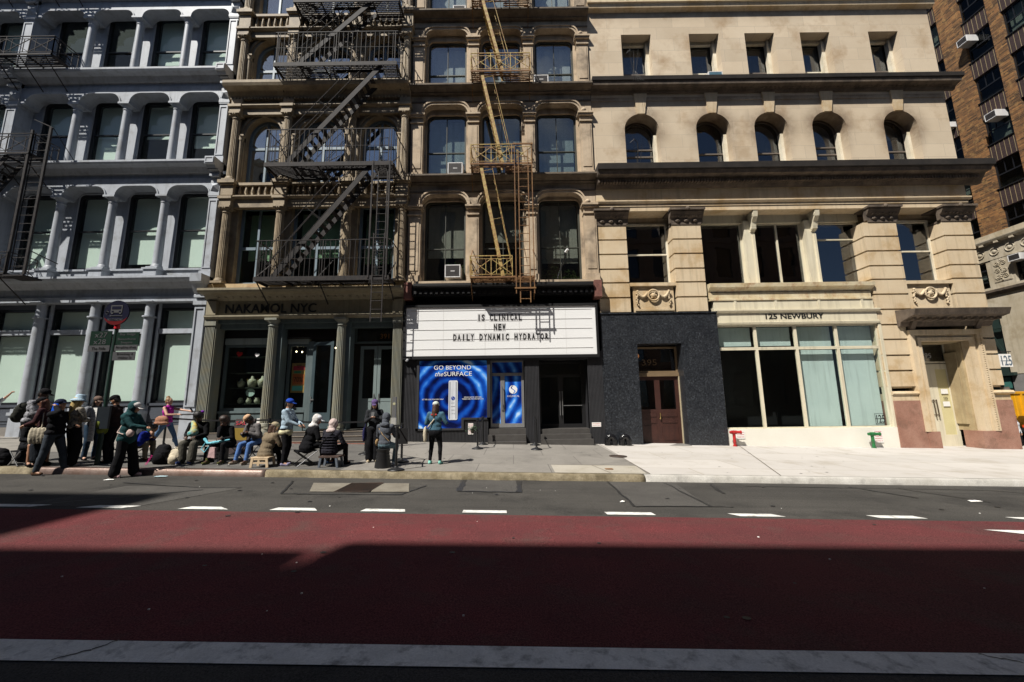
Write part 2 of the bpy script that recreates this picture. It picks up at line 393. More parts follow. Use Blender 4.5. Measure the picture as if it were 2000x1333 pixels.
def column(par, x, y, z0, z1, r, m, flute=0, base=.16, cap=.32, n=20, taper=.86, name='column', square=1.5, mid=None):
    mb = MB(); k = r*square
    mb.box(x-k, x+k, y-k, y+k, z0, z0+base*.55)
    a = z0+base*.55
    mb.lathe([(r*1.3, a), (r*1.36, a+.03), (r*1.15, a+.06), (r*1.2, a+.09), (r, a+.14)], x, y, 18)
    mb.lathe([(r, a+.14), (r*(1+taper)/2*1.01, (z0+z1)/2), (r*taper, z1-cap)], x, y, n if not flute else 40, flute)
    c = z1-cap
    mb.lathe([(r*taper, c), (r*taper*1.15, c+.02), (r*taper*1.15, c+.05), (r*taper, c+.06), (r*taper, c+cap*.4), (r*1.3, c+cap*.68), (r*1.34, c+cap*.74)], x, y, 18)
    mb.box(x-k, x+k, y-k, y+k, c+cap*.74, z1)
    if mid: mb.lathe([(r*1.18, mid), (r*1.18, mid+.05)], x, y, 18)
    return mb.build(name, m, par)
# ================================================================ SETTING
ASPH = mat('asphalt', (.080, .075, .068), .9, (.055, .052, .048), .5, .8, False, .5, 70, .6, 60, stain=(.030, .029, .028), stain_s=.8, spec=.12, tracks=(.045, .043, .040))
ASPH2 = mat('asphalt_patch', (.092, .087, .080), .9, (.068, .064, .060), 1.5, .8, False, .45, 70, .5, 60, spec=.12)
REDLANE = mat('red_bus_lane_paint', (.148, .040, .042), .9, (.105, .035, .037), .8, .9, False, .6, 75, .6, 70, stain=(.095, .055, .050), stain_s=1.4, spec=.10, tracks=(.10, .042, .040))
ROADW = mat('white_road_paint', (.78, .77, .73), .8, (.60, .59, .56), 5, .8, False, .12, 60, .3, 60, stain=(.16, .155, .15), stain_s=7, spec=.1)
TAR = mat('tar_seal', (.022, .022, .023), .55, None, 3, .5, False, .3, 50, .2, 40)
CONCW = mat('new_pale_concrete', (.53, .50, .465), .85, (.48, .45, .415), .6, .8, False, .05, 70, .2, 50, stain=(.36, .32, .265), stain_s=.8,
            brick=(3.05, 1.55, .013, (.34, .30, .24), .07), plane='xy0')
CONCG = mat('grey_sidewalk_concrete', (.25, .232, .205), .85, (.195, .18, .16), 1.3, .8, False, .22, 60, .3, 50, stain=(.14, .13, .115), stain_s=1.1,
            brick=(1.85, 1.6, .010, (.11, .10, .09), .07), plane='xy0')
CONCD = mat('dark_sidewalk_asphalt', (.125, .118, .108), .88, (.09, .085, .078), 1.2, .8, False, .3, 70, .4, 60, stain=(.06, .057, .053), stain_s=1.3)
KERBM = mat('mossy_granite_kerb', (.28, .235, .155), .85, (.14, .11, .06), 4, .95, False, .3, 50, .6, 30, stain=(.10, .08, .045), stain_s=3.2)
KERBN = mat('pale_concrete_kerb', (.52, .50, .46), .85, (.36, .34, .30), 2, .8, False, .15, 50, .3, 30, stain=(.14, .13, .12), stain_s=1.6)
KERBS = mat('rusted_steel_kerb', (.20, .15, .13), .42, (.13, .075, .055), 3, .8, True, .15, 50, .15, 30, metal=.55)
BRICKW = mat('red_sidewalk_brick', (.30, .095, .06), .85, (.20, .065, .045), 3, .8, False, .2, 50, .3, 30, brick=(.20, .10, .008, (.16, .12, .10), .25), plane='xy0')
IRONG = mat('cast_iron_cover', (.055, .045, .04), .6, (.10, .06, .045), 6, .8, False, .2, 50, .3, 40, metal=.4)

def slab(x0, x1, y0, y1, o0, o1=None, up=0.0):
    # sheet following the street's fall; o0/o1 height over the road line at y0/y1
    o1 = o0 if o1 is None else o1
    m = MB(); m.quad((x0, y0, gz(x0, o0)+up), (x1, y0, gz(x1, o0)+up), (x1, y1, gz(x1, o1)+up), (x0, y1, gz(x0, o1)+up)); return m
def poly_g(pts, up, off=None):
    m = MB(); m.quad(*[(x, y, gz(x, (side(y) if off is None else off))+up) for x, y in pts]); return m
g = MB(); g.quad((-400, -400, gz(-400)-.02), (400, -400, gz(400)-.02), (400, 400, gz(400)-.02), (-400, 400, gz(-400)-.02)); struct('ground', g, ASPH2)
struct('road', slab(-90, 90, -7.0, 10.0, 0), ASPH)
struct('bus_lane', slab(-90, 90, 3.24, 6.76, 0, up=.004), REDLANE)
struct('side_street', slab(24.5, 31.9, 10.0, 120, 0, up=.001), ASPH)
m = slab(-90, 90, 2.99, 3.23, 0, up=.008); struct('lane_line', m, ROADW)
dm = MB()
for a, b, c, d in ((-8.9, -7.95, -8.65, -7.75), (-7.19, -6.43, -6.95, -6.25), (-5.51, -4.68, -5.4, -4.91), (-4.01, -3.22, -3.95, -3.34), (-2.52, -1.78, -2.48, -1.83),
                   (-.85, -.12, -.85, -.13), (1.52, 2.31, 1.50, 2.28), (3.68, 4.42, 3.55, 4.28), (5.95, 6.72, 5.85, 6.62), (8.35, 9.1, 8.15, 8.95), (10.6, 11.4, 10.5, 11.3), (-10.9, -10.1, -10.8, -10.0)):
    for (x, y) in [(0, 0)]:
        dm.quad(*[(px, py, gz(px)+.009) for px, py in ((a, 6.86), (b, 6.86), (d, 7.02), (c, 7.02))])
struct('lane_dashes', dm, ROADW)
m = MB()
m.quad(*[(px, py, gz(px)+.012) for px, py in ((6.95, 6.28), (9.5, 6.25), (9.5, 6.02), (7.35, 6.08))])
m.quad(*[(px, py, gz(px)+.012) for px, py in ((7.5, 5.97), (9.5, 5.93), (9.5, 5.75), (7.95, 5.78))]); struct('bus_lane_lettering', m, ROADW)
m = MB(); m.quad(*[(px, py, gz(px)+.008) for px, py in ((7.3, 6.08), (9.5, 6.02), (9.5, 5.93), (7.5, 5.97))]); struct('bus_lane_gap', m, ASPH)
# kerbs: weathered granite, a steel-faced stretch, and the new concrete one
def kerb(name, x0, x1, m, w=.17, y=9.8, lumps=0.0):
    mb = MB(); n = max(2, int((x1-x0)/.12)); vs = []; fs = []
    for i in range(n+1):
        x = x0+(x1-x0)*i/n; j = lumps*(noise.noise(Vector((x*1.7, 0, 0)))+.5*noise.noise(Vector((x*6, 3, 0)))); k = lumps*noise.noise(Vector((x*3.1, 9, 0)))
        prof = [(y+j, -.05), (y+.015+j*.8, .125+k*.4), (y+.05, .152+k*.4), (y+w, .155), (y+w, -.05)]
        vs += [(x, a, gz(x)+b) for a, b in prof]
    for i in range(n):
        for q in range(4): fs.append((i*5+q, i*5+q+1, i*5+q+6, i*5+q+5))
    fs += [(0, 1, 2, 3, 4), tuple(n*5+q for q in (4, 3, 2, 1, 0))]
    mb.add(vs, fs, True); return struct(name, mb, m)
kerb('steel_kerb', -11.4, -5.9, KERBS); kerb('granite_kerb', -5.88, 3.1, KERBM, .2, 9.78, .05)
kerb('granite_kerb', -40, -11.42, KERBM, .2, 9.78, .05); kerb('concrete_kerb', 3.12, 23.5, KERBN, .15, 9.8, .01)
struct('sidewalk', slab(-60, -4.2, 9.96, 16.6, .152, side(16.6)), CONCD)
struct('sidewalk', slab(-4.2, 3.3, 9.96, 16.6, .152, side(16.6)), CONCG)
struct('sidewalk', slab(3.3, 24.0, 9.94, 17.3, .152, side(17.3)), CONCW)
struct('sidewalk', slab(20.0, 24.0, 17.3, 60, .15), CONCW)
m = slab(-60, -8.8, 12.3, 16.5, side(12.3), side(16.5), up=.004); struct('pale_sidewalk_slab', m, CONCG)
struct('brick_strip', slab(-9.6, -4.6, 15.1, 15.95, side(15.1), side(15.95), up=.005), BRICKW)
struct('pale_sidewalk_slab', poly_g([(1.0, 9.98), (3.2, 9.98), (3.28, 11.1), (1.0, 11.1)], .005), mat('pale_patch_concrete', (.42, .385, .325), .85, (.35, .32, .26), 2, .8, False, .2, 60, .3, 50, stain=(.3, .26, .2), stain_s=2))
m = MB()   # cracks and cuts in the paving
for a, b, c, d in ((1.0, 11.1, 3.28, 11.12), (2.35, 10.0, 2.1, 11.1), (6.4, 9.95, 8.9, 16.2), (3.28, 10.0, 3.36, 16.1)):
    v = Vector((c-a, d-b, 0)).normalized(); nrm = Vector((-v.y, v.x, 0))*.012
    m.quad(*[(p.x, p.y, gz(p.x, side(p.y))+.008) for p in (Vector((a, b, 0))-nrm, Vector((c, d, 0))-nrm, Vector((c, d, 0))+nrm, Vector((a, b, 0))+nrm)])
struct('paving_joint', m, mat('dark_joint', (.16, .13, .10), .9))
# opposite pavement (behind the photographer)
struct('sidewalk', slab(-60, 60, -8.2, -2.2, .15), CONCG); kerb('granite_kerb', -60, 60, KERBM, .2, -2.3, .02)
# road patches and tar lines
def tarline(pts, w):
    mb = MB()
    for i in range(len(pts)-1):
        p, q = Vector((*pts[i], 0)), Vector((*pts[i+1], 0)); n = 10; prev = None
        d = (q-p).normalized(); nn = Vector((-d.y, d.x, 0))
        for k in range(n+1):
            c = p.lerp(q, k/n)+nn*.03*noise.noise(Vector((p.x*3+k*.5, p.y, 1))); ww = w*(1+.7*noise.noise(Vector((c.x*4, c.y*4, 2))))
            cur = (c-nn*ww, c+nn*ww)
            if prev: mb.quad(*[(v.x, v.y, gz(v.x)+.0105) for v in (prev[0], cur[0], cur[1], prev[1])])
            prev = cur
    return mb
m = MB(); m.quad(*[(x, y, gz(x)+.005) for x, y in ((2.14, 7.43), (3.48, 7.5), (3.75, 9.75), (2.2, 9.75))]); struct('asphalt_patch', m, ASPH2)
m = MB(); m.quad(*[(x, y, gz(x)+.005) for x, y in ((-1.15, 8.48), (.1, 8.46), (.05, 9.7), (-1.1, 9.7))]); struct('asphalt_patch', m, ASPH2)
m = MB(); m.quad(*[(x, y, gz(x)+.005) for x, y in ((-8.3, 6.95), (-6.3, 7.0), (-5.6, 8.5), (-8.0, 8.6))]); struct('asphalt_patch', m, ASPH2)
t = tarline([(2.2, 9.75), (2.14, 7.43), (3.5, 7.48), (3.5, 9.7)], .022)
for q in ([(-1.15, 9.7), (-1.12, 8.5)], [(.12, 9.7), (.1, 8.45)]):
    x = tarline(q, .06); t.add(x.v, x.f)
for q, w in (([(-1.15, 8.49), (.12, 8.46)], .028), ([(-6.2, 8.3), (-7.9, 7.1)], .03), ([(-5.6, 8.55), (-6.4, 8.5), (-8.4, 8.9)], .02), ([(-1.9, 9.0), (-2.2, 8.1), (-3.9, 8.05)], .018),
          ([(-4.9, 9.2), (-4.5, 8.05), (-3.9, 8.05)], .02), ([(3.5, 7.48), (3.9, 7.46)], .016), ([(5.2, 9.4), (10.5, 9.3), (12.5, 8.2)], .016), ([(4.3, 8.6), (4.5, 9.5)], .035), ([(8.1, 8.4), (7.6, 9.5)], .028),
          ([(9.2, 8.1), (8.6, 9.4)], .02), ([(-2.9, 9.0), (-2.6, 8.6)], .03)):
    x = tarline(q, w); t.add(x.v, x.f)
for q, w in (([(-3.15, 3.0), (-3.0, 3.12), (-2.92, 3.24)], .007), ([(3.35, 3.22), (3.55, 3.12)], .005)):
    x = tarline(q, w); t.add(x.v, x.f)
struct('tar_line', t, TAR)
r_ = random.Random(5); m = MB()    # flattened gum and oil spots
for i in range(150):
    x = r_.uniform(-12, 12); y = r_.uniform(3.6, 9.6) if i < 60 else r_.uniform(10.1, 16); s_ = r_.uniform(.012, .03) if y > 10 else r_.uniform(.015, .04)
    o_ = gz(x, side(y))+.0065 if y > 9.9 else gz(x)+.0115
    n_ = 7; m.quad(*[(x+s_*math.cos(a*math.tau/n_)*1.3, y+s_*math.sin(a*math.tau/n_), o_+.0005*0-.025*s_*math.cos(a*math.tau/n_)*1.3) for a in range(n_)])
tag(struct('gum_spots', m, TAR), kind='stuff', label='dark flattened gum spots scattered over the road and sidewalk', cat='gum')
m = MB()
for i in range(26):
    x = r_.uniform(-7, 9); y = r_.uniform(3.4, 9); s_ = r_.uniform(.004, .010)
    m.box(x-s_, x+s_, y-s_, y+s_, gz(x)+.004, gz(x)+.004+s_)
tag(m.build('debris', PAPER), 'tiny white crumbs of litter strewn over the roadway', 'litter', kind='stuff')
# storm drain with its concrete collar
t = thing('storm_drain', (-3.1, 8.7, gz(-3.1)), 'rusty storm drain grate in a concrete collar by the kerb', 'drain')
m = MB(); m.quad(*[(x, y, gz(x)+.013) for x, y in ((-4.05, 8.25), (-3.46, 8.27), (-3.58, 9.14), (-4.4, 9.12))]); m.quad(*[(x, y, gz(x)+.013) for x, y in ((-2.85, 8.3), (-2.1, 8.34), (-2.32, 9.2), (-3.0, 9.18))])
m.build('collar', mat('worn_collar_concrete', (.22, .20, .16), .9, (.15, .13, .10), 3, .8, False, .25, 50, .3, 40), t)
m = MB()
for i in range(19):
    x = -3.56+i*.037; m.box(x, x+.016, 8.3, 9.13, gz(x)+.003, gz(x)+.022)
m.box(-3.58, -2.87, 8.27, 8.3, gz(-3.2)+.003, gz(-3.2)+.024); m.box(-3.58, -2.87, 9.13, 9.16, gz(-3.2)+.003, gz(-3.2)+.024); m.build('grate', IRONG, t)
m = MB(); m.quad(*[(x, y, gz(x)+.0125) for x, y in ((-3.57, 8.28), (-2.86, 8.28), (-2.86, 9.15), (-3.57, 9.15))]); m.build('shaft', BLACKM, t)
def cover(x, y, r, label):
    m = MB().lathe([(0.001, .02), (r*.4, .021), (r*.42, .017), (r*.8, .017), (r*.82, .021), (r, .02), (r, .0)], x, y, 22)
    for k in range(len(m.v)): m.v[k] = (m.v[k][0], m.v[k][1], m.v[k][2]+gz(m.v[k][0], side(y) if y > 9.9 else 0)+.002)
    tag(m.build('manhole_cover', IRONG, root=(x, y, gz(x, side(y)))), label, 'manhole cover')
cover(3.25, 12.8, .27, 'round rusty manhole cover set where grey paving meets pale paving')
m = MB().box(2.33, 2.52, 10.45, 10.6, gz(2.4, side(10.5))-.01, gz(2.4, side(10.5))+.018); tag(m.build('valve_cover', FER, root=(2.4, 10.5, gz(2.4, side(10.5)))), 'small rusty valve cover in the pale slab near the kerb', 'valve cover')

# ================================================================ BUILDING 1: blue-grey cast iron front
B1 = thing('cast_iron_building', (-22, 16.5, .7), 'blue-grey painted cast iron building with round columns between tall windows', 'building')
BX0, BX1 = -35.0, -12.6
colx = [-12.72-2.2-2.27*k for k in range(3)]       # columns right of the pilaster
pils = [-22.4-9.7, -22.4]
allcol = [-15.1, -17.38, -19.65, -24.75, -27.03, -29.3]
bays = []
edges = [-12.85, -15.1, -17.38, -19.65, -22.1]
for a, b in zip(edges, edges[1:]): bays.append((b, a))
edges2 = [-22.7, -24.95, -27.2, -29.45, -31.9]
for a, b in zip(edges2, edges2[1:]): bays.append((b, a))
def b1_storey(z0, zw, meet, zs, zt, zf, zc, top, shades, tt=0):
    # z0 floor line, zw glass foot, zs springing, zt arch top, zf frieze foot, zc cornice foot, top cornice top
    wall = []; wins = []
    for i, (a, b) in enumerate(bays):
        c = (a+b)/2; wd = .84
        wins.append((c-wd, c+wd))
    zg = zz(zs, 16.65)+.12
    holes = [arch_pts(a, b, zw, zg-.22, zg, kind='round') for a, b in wins]
    MB().plate([(BX0, z0), (BX1-.25, z0), (BX1-.25, zf+.3), (BX0, zf+.3)], holes, 16.60, 16.80).build('wall', IRON, B1)
    for i, (a, b) in enumerate(wins):
        sh = shades[i % len(shades)]
        zb = None if sh is None else zw+(zg-zw)*sh
        window(B1, a+.002, b-.002, zw, zg-.002, 16.66, BLACKF, G_B1, 'round', zg-.22, fr=.13, rail=zz(meet, 16.7), shade=zb, sy=.18)
    # arcade of rounded openings on the columns
    pts = [(BX0, zs)]
    for (a, b) in sorted(bays):
        a2, b2 = a+.2, b-.2; r = zt-zs
        pts += [(a2, zs)]+[(a2+r-r*math.cos(math.pi/2*i/6), zs+r*math.sin(math.pi/2*i/6)) for i in range(1, 7)]
        pts += [(b2-r+r*math.cos(math.pi/2*i/6), zs+r*math.sin(math.pi/2*i/6)) for i in range(6, 0, -1)][0:6]+[(b2, zs)]
    pts += [(BX1, zs), (BX1, zf), (BX0, zf)]
    MB().plate(pts, [], 16.05, 16.60).build('arcade', IRON, B1)
    # rim moulding round each opening
    m = MB()
    for (a, b) in bays:
        a2, b2 = a+.2, b-.2; r = zt-zs
        q = [(a2+r-r*math.cos(math.pi/2*i/6), zs+r*math.sin(math.pi/2*i/6)) for i in range(7)]+[(b2-r+r*math.cos(math.pi/2*i/6), zs+r*math.sin(math.pi/2*i/6)) for i in range(6, -1, -1)]
        for p0, p1 in zip(q, q[1:]): m.bar((p0[0], 16.03, p0[1]), (p1[0], 16.03, p1[1]), .05, .05, up=(0, 1, 0))
    m.build_each('arch_moulding', IRON, B1)
    m = MB(); m.box(BX0, BX1-.02, 16.12, 16.7, zf, zc); cornice(m, BX0, BX1-.25, 16.12, zc-.02, top, .5); m.build('cornice', IRON, B1)
    for x in allcol: column(B1, x, 16.22, z0+tt, zs, .165, IRON, cap=.34, taper=.84)
    for x in (pils[0], pils[1], -12.82):
        w = .2 if x > -13 else .24
        m = MB(); m.box(x-w, x+w, 16.0, 16.75, z0+.02, zc); 
        m.box(x-w-.05, x+w+.05, 15.95, 16.74, z0+.02, z0+.28); m.box(x-w-.04, x+w+.04, 15.96, 16.74, zs-.12, zs+.02); m.box(x-w-.02, x+w+.02, 15.97, 16.74, zs-.18, zs-.13)
        # raised border leaves a sunk panel
        for (a, b) in ((x-w+.02, x-w+.07), (x+w-.07, x+w-.02)): m.box(a, b, 15.975, 16.0, z0+.4, zs-.3)
        m.box(x-w+.07, x+w-.07, 15.975, 16.0, z0+.4, z0+.45); m.box(x-w+.07, x+w-.07, 15.975, 16.0, zs-.35, zs-.3)
        # pyramid boss above and stepped console under the cornice
        zb = zs+.12; k = w-.03
        m.add([(x-k, 15.99, zb), (x+k, 15.99, zb), (x+k, 15.99, zb+2*k), (x-k, 15.99, zb+2*k), (x, 15.87, zb+k)], [(0, 1, 4), (1, 2, 4), (2, 3, 4), (3, 0, 4)])
        m.prof([(16.1, zf-.02), (15.86, zf-.02), (15.86, zf+.08), (15.92, zf+.1), (15.92, zf+.2), (15.8, zf+.24), (15.8, zf+.32), (15.86, zf+.34), (15.66, top-.42), (15.6, top-.3), (15.52, top-.28), (15.52, top+.06), (16.1, top+.06)], x-w, x+w)
        for (a, b, c, d) in ((x-w+.02, x+w-.02, top-.24, top-.2), (x-w+.02, x+w-.02, top-.02, top+.02)): m.box(a, b, 15.5, 15.53, c, d)
        m.box(x-w+.02, x-w+.06, 15.5, 15.53, top-.2, top-.02); m.box(x+w-.06, x+w-.02, 15.5, 15.53, top-.2, top-.02)
        m.build('pilaster', IRON, B1)
b1_storey(7.2, 7.75, 9.37, 10.98, 11.42, 11.75, 11.98, 12.38, [.02, .10, .02, .02], .42)
b1_storey(12.4, 12.75, 13.95, 15.5, 15.98, 16.3, 16.5, 16.93, [.30, .45, .12, .52])
b1_storey(16.95, 17.3, 18.22, 20.02, 20.4, 20.75, 20.95, 21.5, [.18, .25, None, None])
b1_storey(21.52, 21.9, 23.2, 24.7, 25.1, 25.5, 25.8, 26.8, [.4])
# second-floor pedestals and sill band
m = MB()
for x in allcol: m.box(x-.27, x+.27, 15.92, 16.6, 7.2, 7.56); m.box(x-.32, x+.32, 15.87, 16.62, 7.56, 7.63)
m.box(BX0, BX1-.26, 16.3, 16.72, 7.2, 7.62); m.box(BX0, BX1-.26, 16.24, 16.73, 7.62, 7.70); m.build('pedestal_course', IRON, B1)
# ground floor
gw = [(a+.30, b-.30) for a, b in bays]
holes = [arch_pts(a, b, 2.02, 6.0, 6.02, kind='flat') for a, b in gw]
MB().plate([(BX0, .35), (BX1-.25, .35), (BX1-.25, 6.5), (BX0, 6.5)], holes, 16.40, 16.6).build('wall', IRONDK, B1)
for a, b in gw:
    window(B1, a+.003, b-.003, 2.02, 6.018, 16.44, BLACKF, G_B1, 'flat', fr=.10, rail=4.98, mw=.14, shade=2.05, sy=.18, dep=.14)
    MB().box(a+.02, b-.02, 16.36, 16.45, 4.90, 5.10).build('transom_bar', IRON, B1)
    m = MB(); m.box(a-.02, b+.02, 16.3, 16.40, 1.92, 2.02); m.box(a, b, 16.34, 16.40, 1.25, 1.85); m.box(a+.12, b-.12, 16.31, 16.34, 1.38, 1.72)
    m.box(a-.02, b+.02, 16.3, 16.40, 1.14, 1.22); m.build('bulkhead', IRONDK, B1)
m = MB(); m.box(BX0, BX1-.3, 16.25, 16.55, .2, 1.13); m.build('plinth', mat('grey_plinth_stone', (.24, .22, .20), .8, (.17, .155, .14), 3, .8, False, .3, 60, .3, 40), B1)
m = MB()
for x in allcol:
    m.box(x+.24, x+.30, 16.3, 16.42, 1.2, 6.25)
m.build_each('reveal_strip', IRON, B1)
for x in allcol:
    column(B1, x, 16.2, 1.72, 6.22, .2, IRON, cap=.12, base=.25, taper=.80, mid=5.55, square=1.25)
    m = MB(); m.box(x-.27, x+.27, 15.95, 16.5, .3, 1.6); m.box(x-.32, x+.32, 15.9, 16.52, 1.6, 1.72); m.box(x-.32, x+.32, 15.9, 16.52, .3, .72); m.build('pedestal', IRON, B1)
for x in (pils[0], pils[1], -12.83):
    w = .235; m = MB(); m.box(x-w, x+w, 15.98, 16.6, .3, 6.55); m.box(x-w-.03, x+w+.03, 15.88, 16.55, .3, 1.58); m.box(x-w-.06, x+w+.06, 15.85, 16.55, 1.58, 1.7)
    for a, b in ((x-w+.02, x-w+.08), (x+w-.08, x+w-.02)): m.box(a, b, 15.94, 15.98, 1.85, 5.9)
    m.box(x-w+.08, x+w-.08, 15.94, 15.98, 1.85, 1.91); m.box(x-w+.08, x+w-.08, 15.94, 15.98, 5.84, 5.9); m.box(x-w-.04, x+w+.04, 15.9, 16.5, 6.0, 6.16)
    m.prof([(16.0, 6.3), (15.85, 6.3), (15.85, 6.4), (15.9, 6.45), (15.78, 6.55), (15.65, 6.82), (15.55, 6.9), (15.52, 7.22), (16.0, 7.22)], x-w, x+w)
    m.build('pilaster', IRON, B1)
m = MB(); m.box(BX0, BX1-.26, 16.05, 16.7, 6.2, 6.42); m.box(BX0, BX1-.26, 16.12, 16.7, 6.42, 6.78); cornice(m, BX0, BX1-.25, 16.12, 6.76, 7.18, .5); m.build('cornice', IRON, B1)
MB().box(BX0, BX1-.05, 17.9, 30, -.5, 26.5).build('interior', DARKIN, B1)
m = MB(); m.box(BX0, BX1, 16.7, 30, 26.55, 26.7); m.box(BX1-.25, BX1, 16.68, 30, -.2, 26.5); m.build('party_wall', IRON, B1)

# ================================================================ BUILDING 2: buff cast iron with arches and fluted columns
B2 = thing('arched_iron_building', (-8.5, 16.5, .3), 'buff cast iron building with fluted columns and arched windows above a grey-green shop', 'building')
cx2 = [-12.16, -9.86, -6.98, -4.64]
YC = 16.0
BZ = dict(x0=-12.56, x1=-4.46)
def b2_wall(z0, z1, openings, kind, zs, zt, shade, zb, rail, mull=1, gm=G_ARCH):
    holes = [arch_pts(a, b, zb, zs, zt, kind=kind) for a, b in openings]
    MB().plate([(BZ['x0'], z0), (BZ['x1'], z0), (BZ['x1'], z1), (BZ['x0'], z1)], holes, 16.2, 16.55).build('wall', BUFF, B2)
    for i, (a, b) in enumerate(openings):
        sh = shade[i]; window(B2, a+.003, b-.003, zb, zt-.003, 16.42, BLUEF, gm, kind, zs, fr=.12, mull=mull, rail=rail, mw=.09, shade=sh, sy=.45, sm=CURT if kind == 'arch' else SHADE)
        if kind == 'arch':
            m = MB(); c = (a+b)/2; rx, rz = (b-a)/2, zt-zs; prof = ((1.0, 1.07, 16.14), (1.07, 1.16, 16.17), (1.16, 1.26, 16.12))
            n = 20
            for f0, f1, yy in prof:
                o = [(c+(rx+ (f1-1)*1.0)*math.cos(math.pi*t/n), zs+(rz+(f1-1)*1.0)*math.sin(math.pi*t/n)) for t in range(n+1)]
                q = [(c+(rx+(f0-1)*1.0+.002)*math.cos(math.pi*t/n), zs+(rz+(f0-1)*1.0+.002)*math.sin(math.pi*t/n)) for t in range(n+1)]
                m.plate(o+list(reversed(q)), [], yy, 16.2)
            m.prof([(16.1, zt-.02), (16.02, zt+.02), (16.0, zt+.28), (15.94, zt+.34), (16.2, zt+.34), (16.2, zt-.02)], c-.11, c+.11)
            m.build('arch_moulding', BUFF, B2)
            for s_, ex in ((-1, a), (1, b)):
                m = MB(); k = ex+s_*.115
                m.box(k-.1, k+.1, 16.08, 16.2, zb, zs-.3); m.lathe([(.085, zb), (.085, zs-.32)], k, 16.06, 12)
                m.box(k-.13, k+.13, 15.98, 16.2, zs-.08, zs-.01); m.lathe([(.09, zs-.34), (.12, zs-.22), (.10, zs-.18), (.14, zs-.1)], k, 16.06, 12); m.build('colonnette', BUFF, B2)
def b2_order(z0, zcap, zl, zc, top, balus):
    for x in cx2:
        column(B2, x, YC-.02, z0, zcap, .175, BUFF, flute=.10, cap=.3, taper=.86, square=1.35)
        m = MB(); m.box(x-.24, x+.24, 15.78, 16.2, zcap, zl+.02); m.box(x-.29, x+.29, 15.72, 16.2, zl-.12, zl+.0)
        # drooping corinthian leaves round the capital
        for k in range(8):
            a = math.pi+math.pi*k/7; m.ball((x+.2*math.cos(a), YC-.02+.2*math.sin(a), zcap-.1), (.05, .05, .07), 6, 4)
        m.build('entablature_block', BUFF, B2)
    m = MB(); m.box(BZ['x0']+.02, BZ['x1']-.02, 15.98, 16.2, zcap, zl-.03); m.prof([(16.2, zl-.05), (15.92, zl-.05), (15.84, zl+.02), (15.84, zl+.07), (16.2, zl+.09)], BZ['x0'], BZ['x1'])
    if balus:
        for a, b in zip(cx2, cx2[1:]):
            m.box(a+.3, b-.3, 16.08, 16.2, zl+.09, top-.12)
            n = int((b-a-.6)/.25)
            for k in range(n):
                x = a+.3+(k+.5)*(b-a-.6)/n; m.lathe([(.05, zl+.1), (.05, zl+.14), (.03, zl+.16), (.075, zl+.26), (.045, top-.24), (.035, top-.18), (.06, top-.15), (.06, top-.1)], x, 16.0, 10)
            m.box(a+.3, b-.3, 15.92, 16.2, top-.12, top); m.box(a+.3, b-.3, 15.9, 16.2, zl+.07, zl+.11)
        for x in cx2:
            m.box(x-.26, x+.26, 15.82, 16.2, zl+.08, top-.1); m.box(x-.36, x+.36, 15.7, 16.2, top-.1, top+.04); m.box(x-.31, x+.31, 15.75, 16.2, top-.16, top-.1)
    else:
        m.box(BZ['x0']+.02, BZ['x1']-.02, 16.02, 16.2, zl+.08, zc)
        cornice(m, BZ['x0']-.03, BZ['x1']+.03, 16.05, zc-.02, top, .60)
        x = BZ['x0']+.1
        while x < BZ['x1']-.1: m.box(x, x+.07, 15.86, 16.04, zc+.02, zc+.12); x += .15
        for x in cx2: m.box(x-.24, x+.24, 15.86, 16.2, zl+.08, zc+.02)
    m.build('entablature', BUFF, B2)
op = [(-11.82, -10.2), (-9.5, -7.34), (-6.62, -5.0)]
b2_wall(6.7, 10.75, op, 'flat', 10.5, 10.5, [8.2, 8.3, 8.0], 6.95, 8.6, gm=glass('green_tinted_glass', (.50, .66, .52), 1.5))
b2_order(6.88, 10.3, 10.72, 10.9, 11.42, True)
b2_wall(11.3, 15.3, op, 'arch', 13.8, 14.72, [13.0, None, 13.3], 11.5, 13.35)
b2_order(11.45, 14.75, 15.1, 15.42, 16.05, False)
b2_wall(16.0, 19.3, op, 'arch', 17.9, 18.78, [None, 17.6, None], 16.15, 17.35)
b2_order(16.08, 18.75, 19.1, 19.3, 19.95, True)
b2_wall(19.6, 24.6, op, 'flat', 23.4, 23.4, [20.6, 21, 21], 20.0, 21.8)
b2_order(20.0, 23.4, 23.8, 24.2, 25.2, False)
m = MB(); m.box(BZ['x0'], BZ['x1'], 15.88, 16.3, 6.56, 6.86)
m.build('blocking_course', BUFFY, B2)
m = MB(); cornice(m, BZ['x0']-.08, BZ['x1']+.05, 16.1, 6.12, 6.56, .66); m.box(BZ['x0'], BZ['x1'], 16.02, 16.3, 5.5, 6.14); m.prof([(16.1, 5.38), (15.9, 5.38), (15.84, 5.46), (15.84, 5.52), (16.1, 5.54)], BZ['x0'], BZ['x1'])
m.box(BZ['x0']+.02, BZ['x0']+.42, 15.9, 16.3, 5.56, 6.14); m.box(BZ['x1']-.42, BZ['x1']-.02, 15.9, 16.3, 5.56, 6.14)
x = BZ['x0']+.5
while x < BZ['x1']-.5: m.ball((x, 15.92, 6.28), (.07, .06, .05), 8, 5); x += .3
m.build('shop_cornice', mat('beige_shop_cornice_paint', (.30, .265, .18), .6, (.21, .175, .115), 2, .7, True, .08, 50, .1, 20), B2)
text(B2, 'shop_lettering', 'NAKAMOL NYC', LETTER, -9.95, 5.64, 16.01, .54, w=3.75, depth=.02, bold=.004)
